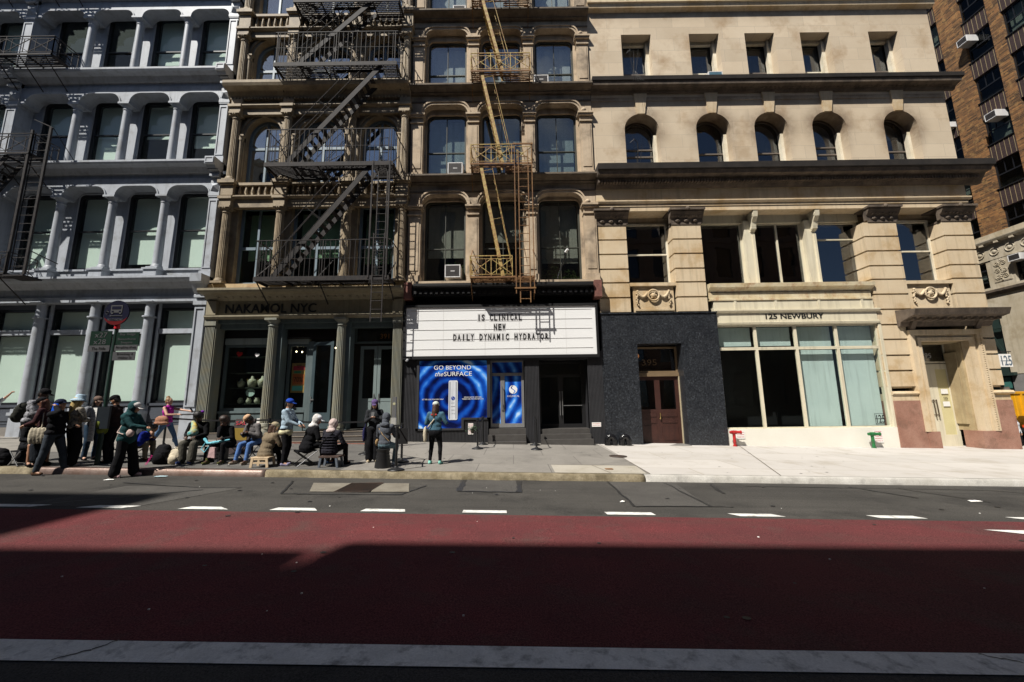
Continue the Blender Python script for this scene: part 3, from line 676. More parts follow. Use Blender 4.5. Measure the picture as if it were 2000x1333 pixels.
# shop front
m = MB(); m.box(BZ['x0'], BZ['x1'], 16.2, 16.5, 5.02, 5.5); m.box(BZ['x0']+.02, BZ['x1']-.02, 16.05, 16.2, 5.22, 5.38); m.build('shop_beam', TEALP, B2)
for x, ww in ((-12.33, .22), (-4.66, .2)):
    m = MB(); m.box(x-ww, x+ww, 16.0, 16.5, .1, 5.12); m.box(x-ww-.01, x+ww+.01, 15.93, 16.5, 5.12, 5.4)
    for k in range(7): m.box(x-ww+.02+k*(2*ww-.04)/7, x-ww+.02+(k+.5)*(2*ww-.04)/7, 15.965, 16.0, 1.0, 5.1)
    m.box(x-ww-.03, x+ww+.03, 15.95, 16.5, .1, .95); m.build('fluted_pier', FLUTE, B2)
for x in (-9.78, -6.97):
    column(B2, x, 16.02, .95, 5.38, .205, FLUTE, flute=.12, cap=.34, taper=.80, square=1.2)
    m = MB(); m.lathe([(.3, .6), (.3, .9), (.24, .96)], x, 16.02, 20); m.build('column_base', FLUTE, B2)
    m = MB(); m.box(x+.14, x+.34, 16.1, 16.55, .9, 5.2); m.build('shop_post', TEALP, B2)
SY = 16.62
def shopwin(x0, x1, zt, zb, panel):
    w = window(B2, x0, x1, zb, zt, SY, TEALP, G_CLEAR, 'flat', fr=.11)
    if panel:
        m = MB(); m.box(x0, x1, SY-.02, SY+.12, .85, zb); m.box(x0, x1, SY-.1, SY, zb-.09, zb); m.box(x0+.05, x1-.05, SY-.06, SY, zb-.42, zb-.14); m.box(x0+.05, x1-.05, SY-.06, SY, zb-.95, zb-.47); m.build('stall_riser', TEALP, B2)
    m = MB(); m.box(x0, x1, SY-.05, SY+.1, zt, zt+.26); m.build('transom_bar', mat('pale_grey_green_shop_paint', (.30, .35, .34), .5, (.24, .28, .27), 2, .7, True, .06), B2)
    m = MB().plate([(x0, zt+.26), (x1, zt+.26), (x1, 5.3), (x0, 5.3)], [], SY+.02, SY+.04); m.build('transom_panel', BLACKM, B2)
shopwin(-12.1, -10.0, 4.42, 1.66, True)
shopwin(-9.44, -8.55, 4.42, 1.66, True)
m = MB()
for k in range(12): m.prof([(16.5, 4.62+k*.055), (16.46, 4.60+k*.055), (16.5, 4.65+k*.055)], -9.5, -7.3)
m.build('louvre', mat('rust_brown_louvre', (.06, .04, .035), .6), B2)
m = MB(); m.box(-8.53, -8.3, 16.5, 16.7, .85, 4.5); m.box(-7.2, -6.72, 16.55, 16.75, .85, 5.2); m.build('door_post', TEALP, B2)
def panel_door(par, x0, x1, y, z0, z1, fm, name='door', gz0=.45, handle=None):
    fr = .13; d = MB().plate([(x0, z0), (x1, z0), (x1, z1), (x0, z1)], [[(x0+fr, z0+gz0), (x1-fr, z0+gz0), (x1-fr, z1-fr), (x0+fr, z1-fr)]], y, y+.06).build(name, fm, par)
    MB().box(x0+fr, x1-fr, y+.02, y+.03, z0+gz0, z1-fr).build('pane', G_CLEAR, d)
    m = MB(); a, b, c, e = x0+fr, x1-fr, z0+.12, z0+gz0-.1
    for q in ((a, b, c, c+.02), (a, b, e-.02, e)): m.box(q[0], q[1], y-.012, y, q[2], q[3])
    m.box(a, a+.02, y-.012, y, c, e); m.box(b-.02, b, y-.012, y, c, e); m.build('door_panel', fm, d)
    if handle is not None:
        m = MB(); m.box(handle-.02, handle+.02, y-.012, y, z0+1.0, z0+1.35); m.tube((handle, y-.06, z0+1.05), (handle, y-.06, z0+1.3), .012); m.tube((handle, y, z0+1.05), (handle, y-.06, z0+1.05), .01); m.tube((handle, y, z0+1.3), (handle, y-.06, z0+1.3), .01); m.build('handle', METAL, d)
    return d
panel_door(B2, -6.42, -5.7, SY+.1, .95, 4.3, mat('pale_door_paint', (.20, .25, .25), .5, (.16, .20, .20), 1.5, .6), gz0=1.15, handle=-5.78)
panel_door(B2, -5.68, -4.85, SY+.1, .95, 4.3, MATS['pale_door_paint'], gz0=1.15, handle=-5.58)
window(B2, -6.7, -4.85, 4.42, 5.2, SY+.1, TEALP, G_CLEAR, 'flat', fr=.08)
text(B2, 'house_number', '391', mat('gold_numeral', (.30, .14, .04), .5), -5.4, 4.62, SY+.1, .3, depth=.004)
# open door leaf swung outward
d = MB(); 
d.plate([(0, .92), (.98, .92), (.98, 4.45), (0, 4.45)], [[(.14, 1.55), (.84, 1.55), (.84, 4.3), (.14, 4.3)]], 0, .06)
ca, sa = math.cos(R(-14)), math.sin(R(-14))
d.v = [(-8.28+x*ca-y*sa, 16.42+x*sa+y*ca, z) for x, y, z in d.v]; dd = d.build('open_door', mat('dark_teal_door', (.045, .07, .08), .45), B2)
d = MB().box(.14, .84, .025, .035, 1.55, 4.3); d.v = [(-8.28+x*ca-y*sa, 16.42+x*sa+y*ca, z) for x, y, z in d.v]; d.build('pane', G_CLEAR, dd)
d = MB().box(.03, .06, -.03, 0, 1.95, 2.2).box(.03, .2, -.05, -.02, 2.05, 2.1); d.v = [(-8.28+x*ca-y*sa, 16.42+x*sa+y*ca, z) for x, y, z in d.v]; d.build('handle', METAL, dd)
m = MB(); m.box(-12.5, -4.5, 15.9, 17.9, .1, .82); m.box(-9.5, -4.5, 15.6, 15.9, .1, .66); m.box(-9.5, -4.5, 15.32, 15.62, .1, .5)
m.build('step', mat('dark_stone_step', (.10, .09, .08), .6, (.07, .06, .055), 3, .8, False, .2, 50, .2, 40), B2)
m = MB(); m.box(-9.5, -4.5, 15.58, 15.62, .655, .672); m.box(-9.5, -4.5, 15.30, 15.34, .495, .512); m.box(-12.1, -4.5, 15.88, 15.92, .815, .832); m.build('step_nosing', mat('pale_step_nosing', (.34, .28, .22), .5), B2)
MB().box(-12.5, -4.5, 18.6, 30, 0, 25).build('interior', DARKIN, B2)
m = MB(); m.box(-12.54, -12.4, 16.55, 18.6, .2, 24.8); m.box(-4.6, -4.48, 16.55, 18.6, .2, 24.8); m.box(-12.5, -4.5, 16.4, 30, 25.0, 25.2); m.box(-12.4, -4.6, 16.75, 18.6, 5.5, 6.4); m.box(-12.4, -4.6, 16.6, 18.6, 10.9, 11.3); m.build('party_wall', DARKIN, B2)
# ================================================================ BUILDING 3: brown stone front above the marquee
B3 = thing('brownstone_building', (-.4, 16.5, .1), 'brown stone building with round-cornered windows above a charcoal shop with a marquee', 'building')
p3 = [(-4.40, -3.87), (-1.85, -1.37), (.70, 1.14), (3.18, 3.70)]
b3 = [(-3.87, -1.85), (-1.37, .70), (1.14, 3.18)]
def b3_storey(z0, zw, meet, zg, zcap, zt, zl, zc, top, shades, gm):
    holes = []; wins = []
    for a, b in b3:
        c = (a+b)/2; holes.append(arch_pts(c-.90, c+.90, zw, zg-.25, zg, kind='round')); wins.append((c-.90, c+.90))
    MB().plate([(-4.45, z0), (3.72, z0), (3.72, zc), (-4.45, zc)], holes, 16.42, 16.7).build('wall', STONE, B3)
    for i, (a, b) in enumerate(wins):
        sh = shades[i]
        window(B3, a+.003, b-.003, zw, zg-.003, 16.52, OLIVEF, gm, 'round', zg-.25, fr=.08, mull=1, mw=.03, rail=meet, shade=sh, sy=.3, sm=CURT)
    zs = zcap
    pts = [(-4.45, zs)]
    for a, b in b3:
        r = zt-zs; pts += [(a, zs)]+[(a+r-r*math.cos(math.pi/2*i/6), zs+r*math.sin(math.pi/2*i/6)) for i in range(1, 7)]
        pts += [(b-r+r*math.cos(math.pi/2*i/6), zs+r*math.sin(math.pi/2*i/6)) for i in range(6, 0, -1)]+[(b, zs)]
    pts += [(3.72, zs), (3.72, zc), (-4.45, zc)]
    MB().plate(pts, [], 16.16, 16.42).build('arcade', STONE, B3)
    m = MB()
    for a, b in b3:
        for off, yy, th in ((.05, 16.13, .09), (.14, 16.08, .07)):
            r = zt-zs; a2, b2 = a-off*.6, b+off*.6; rr = r
            q = [(a2+rr-rr*math.cos(math.pi/2*i/7), zs+off*.5+(rr+off*.5)*math.sin(math.pi/2*i/7)) for i in range(8)]+[(b2-rr+rr*math.cos(math.pi/2*i/7), zs+off*.5+(rr+off*.5)*math.sin(math.pi/2*i/7)) for i in range(7, -1, -1)]
            for p0, p1 in zip(q, q[1:]): m.bar((p0[0], yy, p0[1]), (p1[0], yy, p1[1]), th, th, up=(0, 1, 0))
    m.build_each('hood_moulding', STONE, B3)
    for a, b in p3:
        m = MB(); m.box(a, b, 16.12, 16.44, z0, zcap-.02); m.box(a-.03, b+.03, 16.06, 16.44, z0, z0+.28); m.box(a+.07, b-.07, 16.095, 16.12, z0+.5, zcap-.55)
        m.box(a-.03, b+.03, 16.06, 16.44, zcap-.42, zcap-.36); m.box(a-.05, b+.05, 16.03, 16.44, zcap-.14, zcap-.06); m.box(a-.09, b+.09, 15.98, 16.44, zcap-.06, zcap+.02)
        if a > 3: m.ball(((a+b)/2-.08, 16.05, zcap+.1), (.12, .1, .11), 8, 6)
        m.build('pilaster', STONE, B3)
    m = MB(); cornice(m, -4.5, 3.74, 16.16, zl, top, .44, ((0, 0), (.35, .1), (.35, .3), (.5, .45), (.9, .6), (1, .75), (1, 1))); m.box(-4.47, 3.73, 16.13, 16.2, zc-.35, zc-.28)
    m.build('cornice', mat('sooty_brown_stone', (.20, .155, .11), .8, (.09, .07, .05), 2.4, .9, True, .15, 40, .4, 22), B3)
b3_storey(6.9, 7.0, 8.5, 10.7, 10.3, 10.85, 11.3, 11.3, 11.6, [8.2, 8.9, 7.9], glass('grey_reflecting_glass', (.50, .52, .48), 1.9))
b3_storey(11.6, 11.75, 13.1, 14.95, 14.72, 15.22, 15.7, 15.7, 16.0, [11.9, 12.6, 11.8], glass('blue_grey_reflecting_glass', (.50, .58, .58), 2.4))
b3_storey(16.0, 16.2, 17.1, 18.85, 18.7, 19.15, 19.6, 19.6, 19.9, [16.25, 16.8, 16.3], G_UP)
b3_storey(19.9, 20.05, 20.6, 22.9, 22.6, 23.2, 23.8, 23.8, 24.6, [20.2, 21, 20.4], G_UP)
m = MB(); m.box(-4.46, 3.74, 16.0, 16.5, 6.72, 6.9); m.build('window_ledge', STONE, B3)
m = MB(); m.box(-4.1, 3.4, 15.92, 16.5, 6.25, 6.7); m.prof([(16.0, 6.5), (15.72, 6.56), (15.66, 6.6), (15.66, 6.7), (16.0, 6.72)], -4.0, 3.35)
x = -4.0
while x < 3.3: m.box(x, x+.1, 15.8, 15.92, 6.3, 6.42); x += .22
m.build('shop_cornice', BLACKM, B3)
m = MB()
for a in (-4.42, 3.42): m.box(a, a+.3, 15.8, 16.4, 6.1, 6.8)
m.build_each('corbel', mat('worn_red_brownstone', (.22, .09, .07), .85, (.12, .05, .04), 4, .9, False, .3, 50, .5, 30), B3)
for k, (px_, pz_) in enumerate(((-2.35, 7.55), (-.2, 7.2), (1.75, 7.3), (2.55, 7.15))):
    o = thing('house_plant', (px_, 16.85, 7.0), ['leafy plant behind the lowest left window of the brown front', 'leafy plant behind the lowest middle window of the brown front', 'leafy plant at the left of the lowest right window of the brown front', 'leafy plant at the right of the lowest right window of the brown front'][k], 'plant', 'house plants behind the window panes'); m = MB(); rq = random.Random(k)
    for q in range(130):
        c = Vector((px_+rq.gauss(0, .24), 16.85+rq.uniform(-.1, .15), pz_+rq.gauss(0, .22))); a, b = rq.uniform(0, 6.28), rq.uniform(-.9, .9); u = Vector((math.cos(a), .4*math.sin(a), b)).normalized()*.06; v = u.cross(Vector((0, 1, .3))).normalized()*.022; m.quad(c-u, c-v, c+u, c+v)
    m.build('leaves', mat('house_plant_leaf', (.12, .24, .05), .5, (.05, .12, .03), 8, .8), o); MB().lathe([(.08, 7.0), (.12, 7.2)], px_, 16.85, 12).build('pot', mat('dark_pot', (.06, .045, .035), .7), o)
# shop front below the marquee
def ribbed(x0, x1, z0, z1, y):
    m = MB(); m.box(x0, x1, y, y+.3, z0, z1); n = int((x1-x0)/.055)
    for k in range(n): m.box(x0+(k+.15)*(x1-x0)/n, x0+(k+.6)*(x1-x0)/n, y-.018, y, z0, z1)
    return m
ribbed(-4.5, -3.86, .2, 3.9, 16.12).build('ribbed_panel', DARKP, B3)
ribbed(-3.86, -.98, .2, .80, 16.12).build('ribbed_panel', DARKP, B3)
ribbed(-1.95, -.98, .80, 1.2, 16.12).build('ribbed_panel', DARKP, B3)
ribbed(.5, 1.08, .15, 3.9, 16.12).build('ribbed_panel', DARKP, B3)
ribbed(3.05, 3.66, .1, 3.9, 16.12).build('ribbed_panel', DARKP, B3)
m = MB(); m.box(-3.86, 3.05, 16.1, 16.5, 3.56, 4.6)
m.box(-3.86, -3.76, 16.06, 16.4, .80, 3.6); m.box(-1.03, -.9, 16.06, 16.4, 1.2, 3.6); m.box(-3.86, -1.95, 16.06, 16.4, .80, .88); m.box(-2.05, -1.95, 16.06, 16.4, .88, 1.28); m.box(-1.95, -.9, 16.06, 16.4, 1.2, 1.28)
m.build_each('shop_window_frame', DARKP, B3)
# blue ripple poster in the window
def ripple(name, cx, cz, tot=1.0):
    m = bpy.data.materials.new(name); MATS[name] = m; m.use_nodes = True; nt = m.node_tree; L = nt.links; b = nt.nodes['Principled BSDF']
    pos = _n(nt, 'ShaderNodeNewGeometry').outputs['Position']; v = swz(nt, pos, 'xz0')
    sb = _n(nt, 'ShaderNodeVectorMath', operation='SUBTRACT'); L.new(v, sb.inputs[0]); sb.inputs[1].default_value = (cx, cz, 0)
    sw, _ = noise_(nt, v, 1.1, 2, .5, 0, 1); ln = _n(nt, 'ShaderNodeVectorMath', operation='LENGTH'); L.new(sb.outputs[0], ln.inputs[0])
    a = _n(nt, 'ShaderNodeMath', operation='MULTIPLY_ADD'); L.new(sw, a.inputs[0]); a.inputs[1].default_value = .30; L.new(ln.outputs['Value'], a.inputs[2])
    s = _n(nt, 'ShaderNodeMath', operation='MULTIPLY'); L.new(a.outputs[0], s.inputs[0]); s.inputs[1].default_value = 15
    si = _n(nt, 'ShaderNodeMath', operation='SINE'); L.new(s.outputs[0], si.inputs[0])
    ag = _n(nt, 'ShaderNodeTexNoise'); ag.inputs['Scale'].default_value = 1.0; ag.inputs['Detail'].default_value = 3; L.new(v, ag.inputs['Vector'])
    fl = _n(nt, 'ShaderNodeMapRange'); L.new(ln.outputs['Value'], fl.inputs[0]); fl.inputs[1].default_value = .45; fl.inputs[2].default_value = 1.45; fl.inputs[3].default_value = .0; fl.inputs[4].default_value = .30
    t1 = _n(nt, 'ShaderNodeMath', operation='MULTIPLY_ADD'); L.new(si.outputs[0], t1.inputs[0]); t1.inputs[1].default_value = .16; L.new(fl.outputs[0], t1.inputs[2])
    t2 = _n(nt, 'ShaderNodeMath', operation='MULTIPLY_ADD'); L.new(ag.outputs['Fac'], t2.inputs[0]); t2.inputs[1].default_value = .9; L.new(t1.outputs[0], t2.inputs[2])
    rp = _n(nt, 'ShaderNodeValToRGB'); e = rp.color_ramp.elements; e[0].position = .44; e[0].color = (.001, .004, .045, 1); e[1].position = 1.0; e[1].color = (.55, .75, 1, 1)
    for p, c in ((.60, (.003, .025, .22, 1)), (.78, (.008, .10, .55, 1)), (.92, (.08, .33, .88, 1))):
        k = rp.color_ramp.elements.new(p); k.color = c
    L.new(t2.outputs[0], rp.inputs[0]); L.new(rp.outputs[0], b.inputs['Base Color']); b.inputs['Roughness'].default_value = .25
    return m
RIP = ripple('blue_ripple_print', -2.45, 2.0); RIP2 = ripple('blue_ripple_film', -1.9, 2.6)
po = thing('window_poster', (-2.4, 16.2, .88), 'blue ripple poster with a white bottle filling the shop window', 'poster')
MB().plate([(-3.76, .88), (-2.05, .88), (-2.05, 1.28), (-1.03, 1.28), (-1.03, 3.56), (-3.76, 3.56)], [], 16.08, 16.12).build('print', RIP, po)
SILV = mat('silver_print', (.68, .70, .74), .4, (.55, .57, .62), 4, .4, True, .03, 40, 0)
m = MB(); m.prof([(-2.565, 1.24), (-2.53, 1.20), (-2.24, 1.20), (-2.205, 1.24), (-2.205, 2.72), (-2.24, 2.76), (-2.53, 2.76), (-2.565, 2.72)], 16.065, 16.08, ax='y'); m.build('bottle', SILV, po)
m = MB(); m.box(-2.53, -2.50, 16.058, 16.065, 1.25, 2.70); m.box(-2.28, -2.25, 16.058, 16.065, 1.25, 2.70); m.build('bottle_shade', mat('grey_print', (.30, .31, .35), .4), po)
def logo(par, x, z, r, y, m1):
    m = MB(); n = 20
    for s_ in (0, 1):       # two interlocked drops that leave an S between them
        pts = []
        for k in range(n+1):
            a = math.pi/2+s_*math.pi+math.pi*k/n; pts.append((x+r*math.cos(a), z+r*math.sin(a)))
        for k in range(1, n):
            t = k/n; a0 = 1-2*t
            pts.append((x+(.28 if s_ else -.28)*r*.5+r*.42*math.sin(t*math.tau)*(1 if s_ else -1)*-1, z+(r*.9*(-a0) if not s_ else r*.9*a0)))
        m.plate(pts, [], y-.004, y)
    return m.build('emblem', m1, par)
logo(po, -2.385, 2.05, .075, 16.062, mat('blue_print', (.02, .06, .35), .4))
text(po, 'lettering', 'GO BEYOND', WLETTER, -2.42, 3.20, 16.075, .25, w=1.50, depth=.004)
text(po, 'lettering', 'the', WLETTER, -2.98, 2.94, 16.075, .25, w=.34, depth=.004, shear=.4)
text(po, 'lettering', 'SURFACE', WLETTER, -2.20, 2.94, 16.075, .25, w=1.12, depth=.004)
for sx, bod in ((-3.2, 'GET THE LOOK FROM EVERY DROP'), (-1.6, 'SERUM. REVIVE. RESTORE\nVISIBLE AND PROVEN RESULTS')): text(po, 'lettering', bod, WLETTER, sx, 1.99, 16.075, .07, w=.86, depth=.003)
for k in range(4): text(po, 'lettering', ('pro+', 'youth serum', 'hydrate', '1 fl oz')[k], mat('grey_print', (.3, .31, .35)), -2.385, 1.85-.14*k, 16.062, .06, w=.13+.03*(k % 2), depth=.002)
# blue filmed glass door
AL = mat('aluminium_frame', (.42, .42, .42), .35, (.34, .34, .34), 3, .5, True, .06, 50, .05, 30, metal=.6)
dr = MB().plate([(-.9, .86), (.46, .86), (.46, 3.56), (-.9, 3.56)], [[(-.84, 1.02), (-.50, 1.02), (-.50, 2.94), (-.84, 2.94)], [(-.33, 1.02), (.36, 1.02), (.36, 2.94), (-.33, 2.94)], [(-.84, 3.06), (.40, 3.06), (.40, 3.5), (-.84, 3.5)]], 16.4, 16.47).build('shop_door', AL, B3)
MB().box(-.86, .42, 16.43, 16.45, 1.0, 3.52).build('door_film', RIP2, dr)
m = MB(); m.tube((-.42, 16.32, 1.75), (-.42, 16.32, 2.5), .018); m.tube((-.42, 16.32, 1.8), (-.42, 16.4, 1.8), .014); m.tube((-.42, 16.32, 2.45), (-.42, 16.4, 2.45), .014); m.box(-.46, -.38, 16.36, 16.4, 1.55, 1.75); m.build('handle', METAL, dr)
logo(dr, .02, 2.38, .17, 16.425, WLETTER); text(dr, 'lettering', 'iS CLINICAL', WLETTER, .02, 2.08, 16.427, .1, w=.5, depth=.003)
# steps of both doorways and the black door
GRM = mat('dark_granite_step', (.07, .065, .06), .55, (.05, .045, .042), 4, .8, False, .3, 60, .2, 40)
m = MB(); m.box(-.98, .5, 16.15, 17.0, .1, .83); m.box(-.98, .5, 15.9, 16.15, .1, .6); m.box(-.98, .5, 15.66, 15.9, .1, .36)
m.box(1.08, 3.05, 16.2, 17.2, .1, .79); m.box(1.08, 3.05, 15.95, 16.2, .1, .6); m.box(1.06, 3.1, 15.7, 15.95, .1, .42); m.build_each('step', GRM, B3)
bd = MB().plate([(1.08, .79), (3.05, .79), (3.05, 3.56), (1.08, 3.56)], [[(1.2, .95), (1.92, .95), (1.92, 2.9), (1.2, 2.9)], [(2.12, .95), (2.9, .95), (2.9, 2.9), (2.12, 2.9)], [(1.2, 3.0), (2.9, 3.0), (2.9, 3.48), (1.2, 3.48)]], 16.95, 17.02).build('black_door', BLACKM, B3)
MB().box(1.15, 2.95, 16.98, 16.99, .9, 3.5).build('pane', G_CLEAR, bd)
m = MB(); 
for x in (1.98, 2.08): m.tube((x, 16.88, 1.3), (x, 16.88, 2.3), .02)
m.tube((2.12, 16.9, 1.7), (2.9, 16.9, 1.7), .014); m.build('handle', METAL, bd)
m = MB(); m.box(.95, 1.08, 16.2, 17.0, .79, 3.6); m.box(3.05, 3.1, 16.2, 17.0, .79, 3.6); m.build_each('doorway_reveal', DARKP, B3)
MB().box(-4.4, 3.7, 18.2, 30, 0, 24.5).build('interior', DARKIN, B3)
m = MB(); m.box(-4.45, -4.38, 16.5, 18.3, .2, 24); m.box(3.64, 3.72, 16.5, 18.3, .2, 24); m.box(-4.45, 3.72, 16.5, 30, 24.5, 24.7); m.box(-4.3, 3.6, 16.72, 18.2, 3.7, 6.9)
for z in (11.3, 15.7, 19.6): m.box(-4.3, 3.6, 16.72, 18.2, z, z+.3)
m.build('party_wall', DARKIN, B3)
def notice(x, z, w, h, y, lines, label, m2=REDL):
    o = thing('notice_sign', (x, y, z), label, 'sign'); MB().box(x-w/2, x+w/2, y-.012, y, z, z+h).build('board', PAPER, o)
    n = len(lines)
    for k, l in enumerate(lines): text(o, 'lettering', l, m2, x, z+h-(k+.85)*h/(n+.4), y-.013, h/(n+1)*.8, w=w*.84, depth=.002)
notice(-1.68, .86, .2, .2, 16.10, ['NOTICE', 'NO BIKES', 'CHAINED'], 'white notice with red print, upper one on the ribbed wall by the blue door')
notice(-1.68, .63, .2, .19, 16.10, ['NO', 'LITTERING', 'THANK YOU'], 'white notice with red print, lower one on the ribbed wall by the blue door')
notice(3.3, .86, .36, .17, 16.10, ['NO SMOKING', 'NO SITTING'], 'wide white notice on the ribbed pier beside the black doorway')
m = MB(); m.box(-4.28, -4.18, 15.95, 16.12, 3.62, 3.72); m.tube((-4.22, 15.95, 3.6), (-4.22, 15.8, 3.56), .05, .045, 12); m.ball((-4.22, 15.8, 3.56), (.05, .05, .05)); tag(m.build('security_camera', WHITEM, root=(-4.22, 16.1, 3.6)), 'small white security camera under the left end of the marquee', 'security camera')
# marquee
MQ = thing('marquee_sign', (-.4, 15.9, 3.6), 'white letter-board marquee in a black frame above the blue shop window', 'sign')
m = MB(); m.box(-4.42, 3.52, 15.93, 16.3, 3.62, 3.74); m.box(-4.42, 3.52, 15.93, 16.3, 5.76, 5.86); m.box(-4.42, -4.33, 15.93, 16.3, 3.74, 5.76); m.box(3.43, 3.52, 15.93, 16.3, 3.74, 5.76); m.box(-4.33, 3.43, 16.05, 16.3, 3.74, 5.76); m.build('frame', BLACKM, MQ)
MB().box(-4.33, 3.43, 15.98, 16.05, 3.74, 5.76).build('panel', WHITEM, MQ)
m = MB()
for k in range(5): m.tube((-4.15, 15.972, 5.62-.40*k), (3.28, 15.972, 5.62-.40*k), .007)
for x in (-2.8, -1.1, .3, 2.2): m.box(x, x+.006, 15.975, 15.98, 3.76, 5.74)
m.build('letter_rail', mat('grey_rail', (.70, .68, .66), .5), MQ)
tilew = mat('translucent_letter_tile', (.80, .79, .785), .4)
def tiles(s, xc, zb, pitch, h):
    x = xc-pitch*(len(s)-1)/2; tm = MB()
    for ch in s:
        if ch != ' ':
            text(MQ, 'letter', ch, LETTER, x, zb, 15.968, h*1.38, w=(h*.50 if ch not in 'I' else h*.2), depth=.004, bold=.014)
            tm.box(x-pitch*.46, x+pitch*.46, 15.974, 15.978, zb-.05, zb+h+.05)
        x += pitch
    tm.build_each('letter_tile', tilew, MQ)
tiles('IS CLINICAL', -.50, 5.19, .168, .25); tiles('NEW', -.50, 4.79, .172, .25); tiles('DAILY DYNAMIC HYDRATOR', -.46, 4.38, .178, .25)

# ================================================================ BUILDING 4: limestone
B4 = thing('limestone_building', (12, 16.5, -.1), 'pale limestone building with arched windows, banded piers and a cream shop front', 'building')
sq = [(5.3, 6.7), (8.49, 9.9), (11.1, 12.5), (13.7, 15.1), (16.91, 18.31)]
ar = [(5.2, 6.75), (8.42, 9.97), (11.04, 12.57), (13.65, 15.2), (16.87, 18.4)]
A0, A1 = 3.74, 19.86
D4 = .74
holes = [arch_pts(a, b, 11.9, 13.93, 14.71, 20) for a, b in ar]+[arch_pts(a, b, 16.2, 18.8, 18.86, kind='flat') for a, b in sq]+[arch_pts(a, b, 20.75, 23, 23, kind='flat') for a, b in sq]
MB().plate([(A0, 11.3), (A1, 11.3), (A1, 24.6), (A0, 24.6)], holes, FY, FY+D4).build('wall', LIME, B4)
acs4 = []
shs = [17.0, 17.3, 16.6, 17.2, 16.8]
for i, (a, b) in enumerate(sq):
    window(B4, a+.003, b-.003, 16.2, 18.857, FY+D4-.16, WOODF if i % 2 else BROWNF, G_B4, 'flat', fr=.09, rail=17.25, shade=shs[i], sy=.3, sm=CURT)
    window(B4, a+.003, b-.003, 20.75, 22.99, FY+D4-.16, WOODF, G_B4, 'flat', fr=.09, rail=21.9, shade=21.5)
for i, (a, b) in enumerate(ar):
    window(B4, a+.003, b-.003, 11.9, 14.707, FY+D4-.16, BROWNF, G_B4, 'arch', 13.93, fr=.09, rail=[12.95, 13.3] if i % 3 == 0 else 13.05, shade=[13.6, None, 13.3, 12.6, 13.8][i], sm=CURT, sy=.25)
    # inner cream sash moulding round the jambs
m = MB()
for a, b in sq:
    for s_, x in ((1, a), (-1, b)): m.box(min(x, x+s_*.15), max(x, x+s_*.15), FY+D4-.36, FY+D4-.16, 16.2, 18.86)
    m.box(a+.15, b-.15, FY+D4-.3, FY+D4-.16, 18.70, 18.86)
for a, b in ar:
    for s_, x in ((1, a), (-1, b)): m.box(min(x, x+s_*.13), max(x, x+s_*.13), FY+D4-.36, FY+D4-.16, 11.95, 13.9)
m.build_each('jamb_moulding', WOODF, B4)
m = MB()   # keystones
for a, b in ar:
    c = (a+b)/2; m.add([(c-.30, 16.1, 15.66), (c+.30, 16.1, 15.66), (c+.17, 16.14, 14.68), (c-.17, 16.14, 14.68), (c-.30, 16.2, 15.66), (c+.30, 16.2, 15.66), (c+.17, 16.22, 14.68), (c-.17, 16.22, 14.68)],
                       [(0, 1, 2, 3), (0, 4, 5, 1), (1, 5, 6, 2), (2, 6, 7, 3), (3, 7, 4, 0), (4, 7, 6, 5)])
m.build_each('keystone', LIMEB, B4)
def ledge(zt, zb, p, fas, egg, nm='ledge', x0=A0, x1=A1, mat2=SOOT):
    m = MB(); m.prof([(FY, zt-fas), (FY-p+.06, zt-fas), (FY-p, zt-fas+.03), (FY-p-.02, zt-.02), (FY-p-.02, zt), (FY, zt+.05)], x0, x1+p); m.build('coping', mat2, B4)
    m = MB(); a = zt-fas; m.prof([(FY, zb), (FY-p*.18, zb), (FY-p*.25, zb+.06), (FY-p*.3, zb+.12), (FY-p*.55, a-.18), (FY-p*.85, a-.16), (FY-p*.9, a-.002), (FY, a-.002)], x0, x1+p*.85)
    x = x0+.05
    while x < x1+p*.3:
        if egg == 'egg': m.ball((x, FY-p*.42, zb+.2), (.05, .06, .075), 8, 5); m.box(x+.08, x+.10, FY-p*.5, FY-.1, zb+.1, zb+.28); x += .19
        else: m.box(x, x+.07, FY-p*.6, FY-.08, zb+.12, zb+.24); x += .13
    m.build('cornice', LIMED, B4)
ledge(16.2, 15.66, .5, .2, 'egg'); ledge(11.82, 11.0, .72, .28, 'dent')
m = MB(); m.prof([(FY, 20.05), (FY-.2, 20.12), (FY-.24, 20.3), (FY-.3, 20.33), (FY-.3, 20.42), (FY, 20.48)], A0, A1+.2); m.build('string_course', LIMEB, B4)
m = MB(); m.box(A0, A1, FY-.03, FY, 15.34, 15.66); m.build('frieze', LIME, B4)
# entablature over the second floor
m = MB(); m.box(A0, A1, FY-.05, FY+.9, 10.42, 11.05); m.prof([(FY, 10.3), (FY-.12, 10.3), (FY-.16, 10.38), (FY-.16, 10.43), (FY, 10.46)], A0, A1+.1); m.box(A0, A1, FY-.07, FY+.9, 10.18, 10.32); m.box(A0, A1, FY-.04, FY+.9, 9.98, 10.17)
m.build_each('entablature', LIMEB, B4)
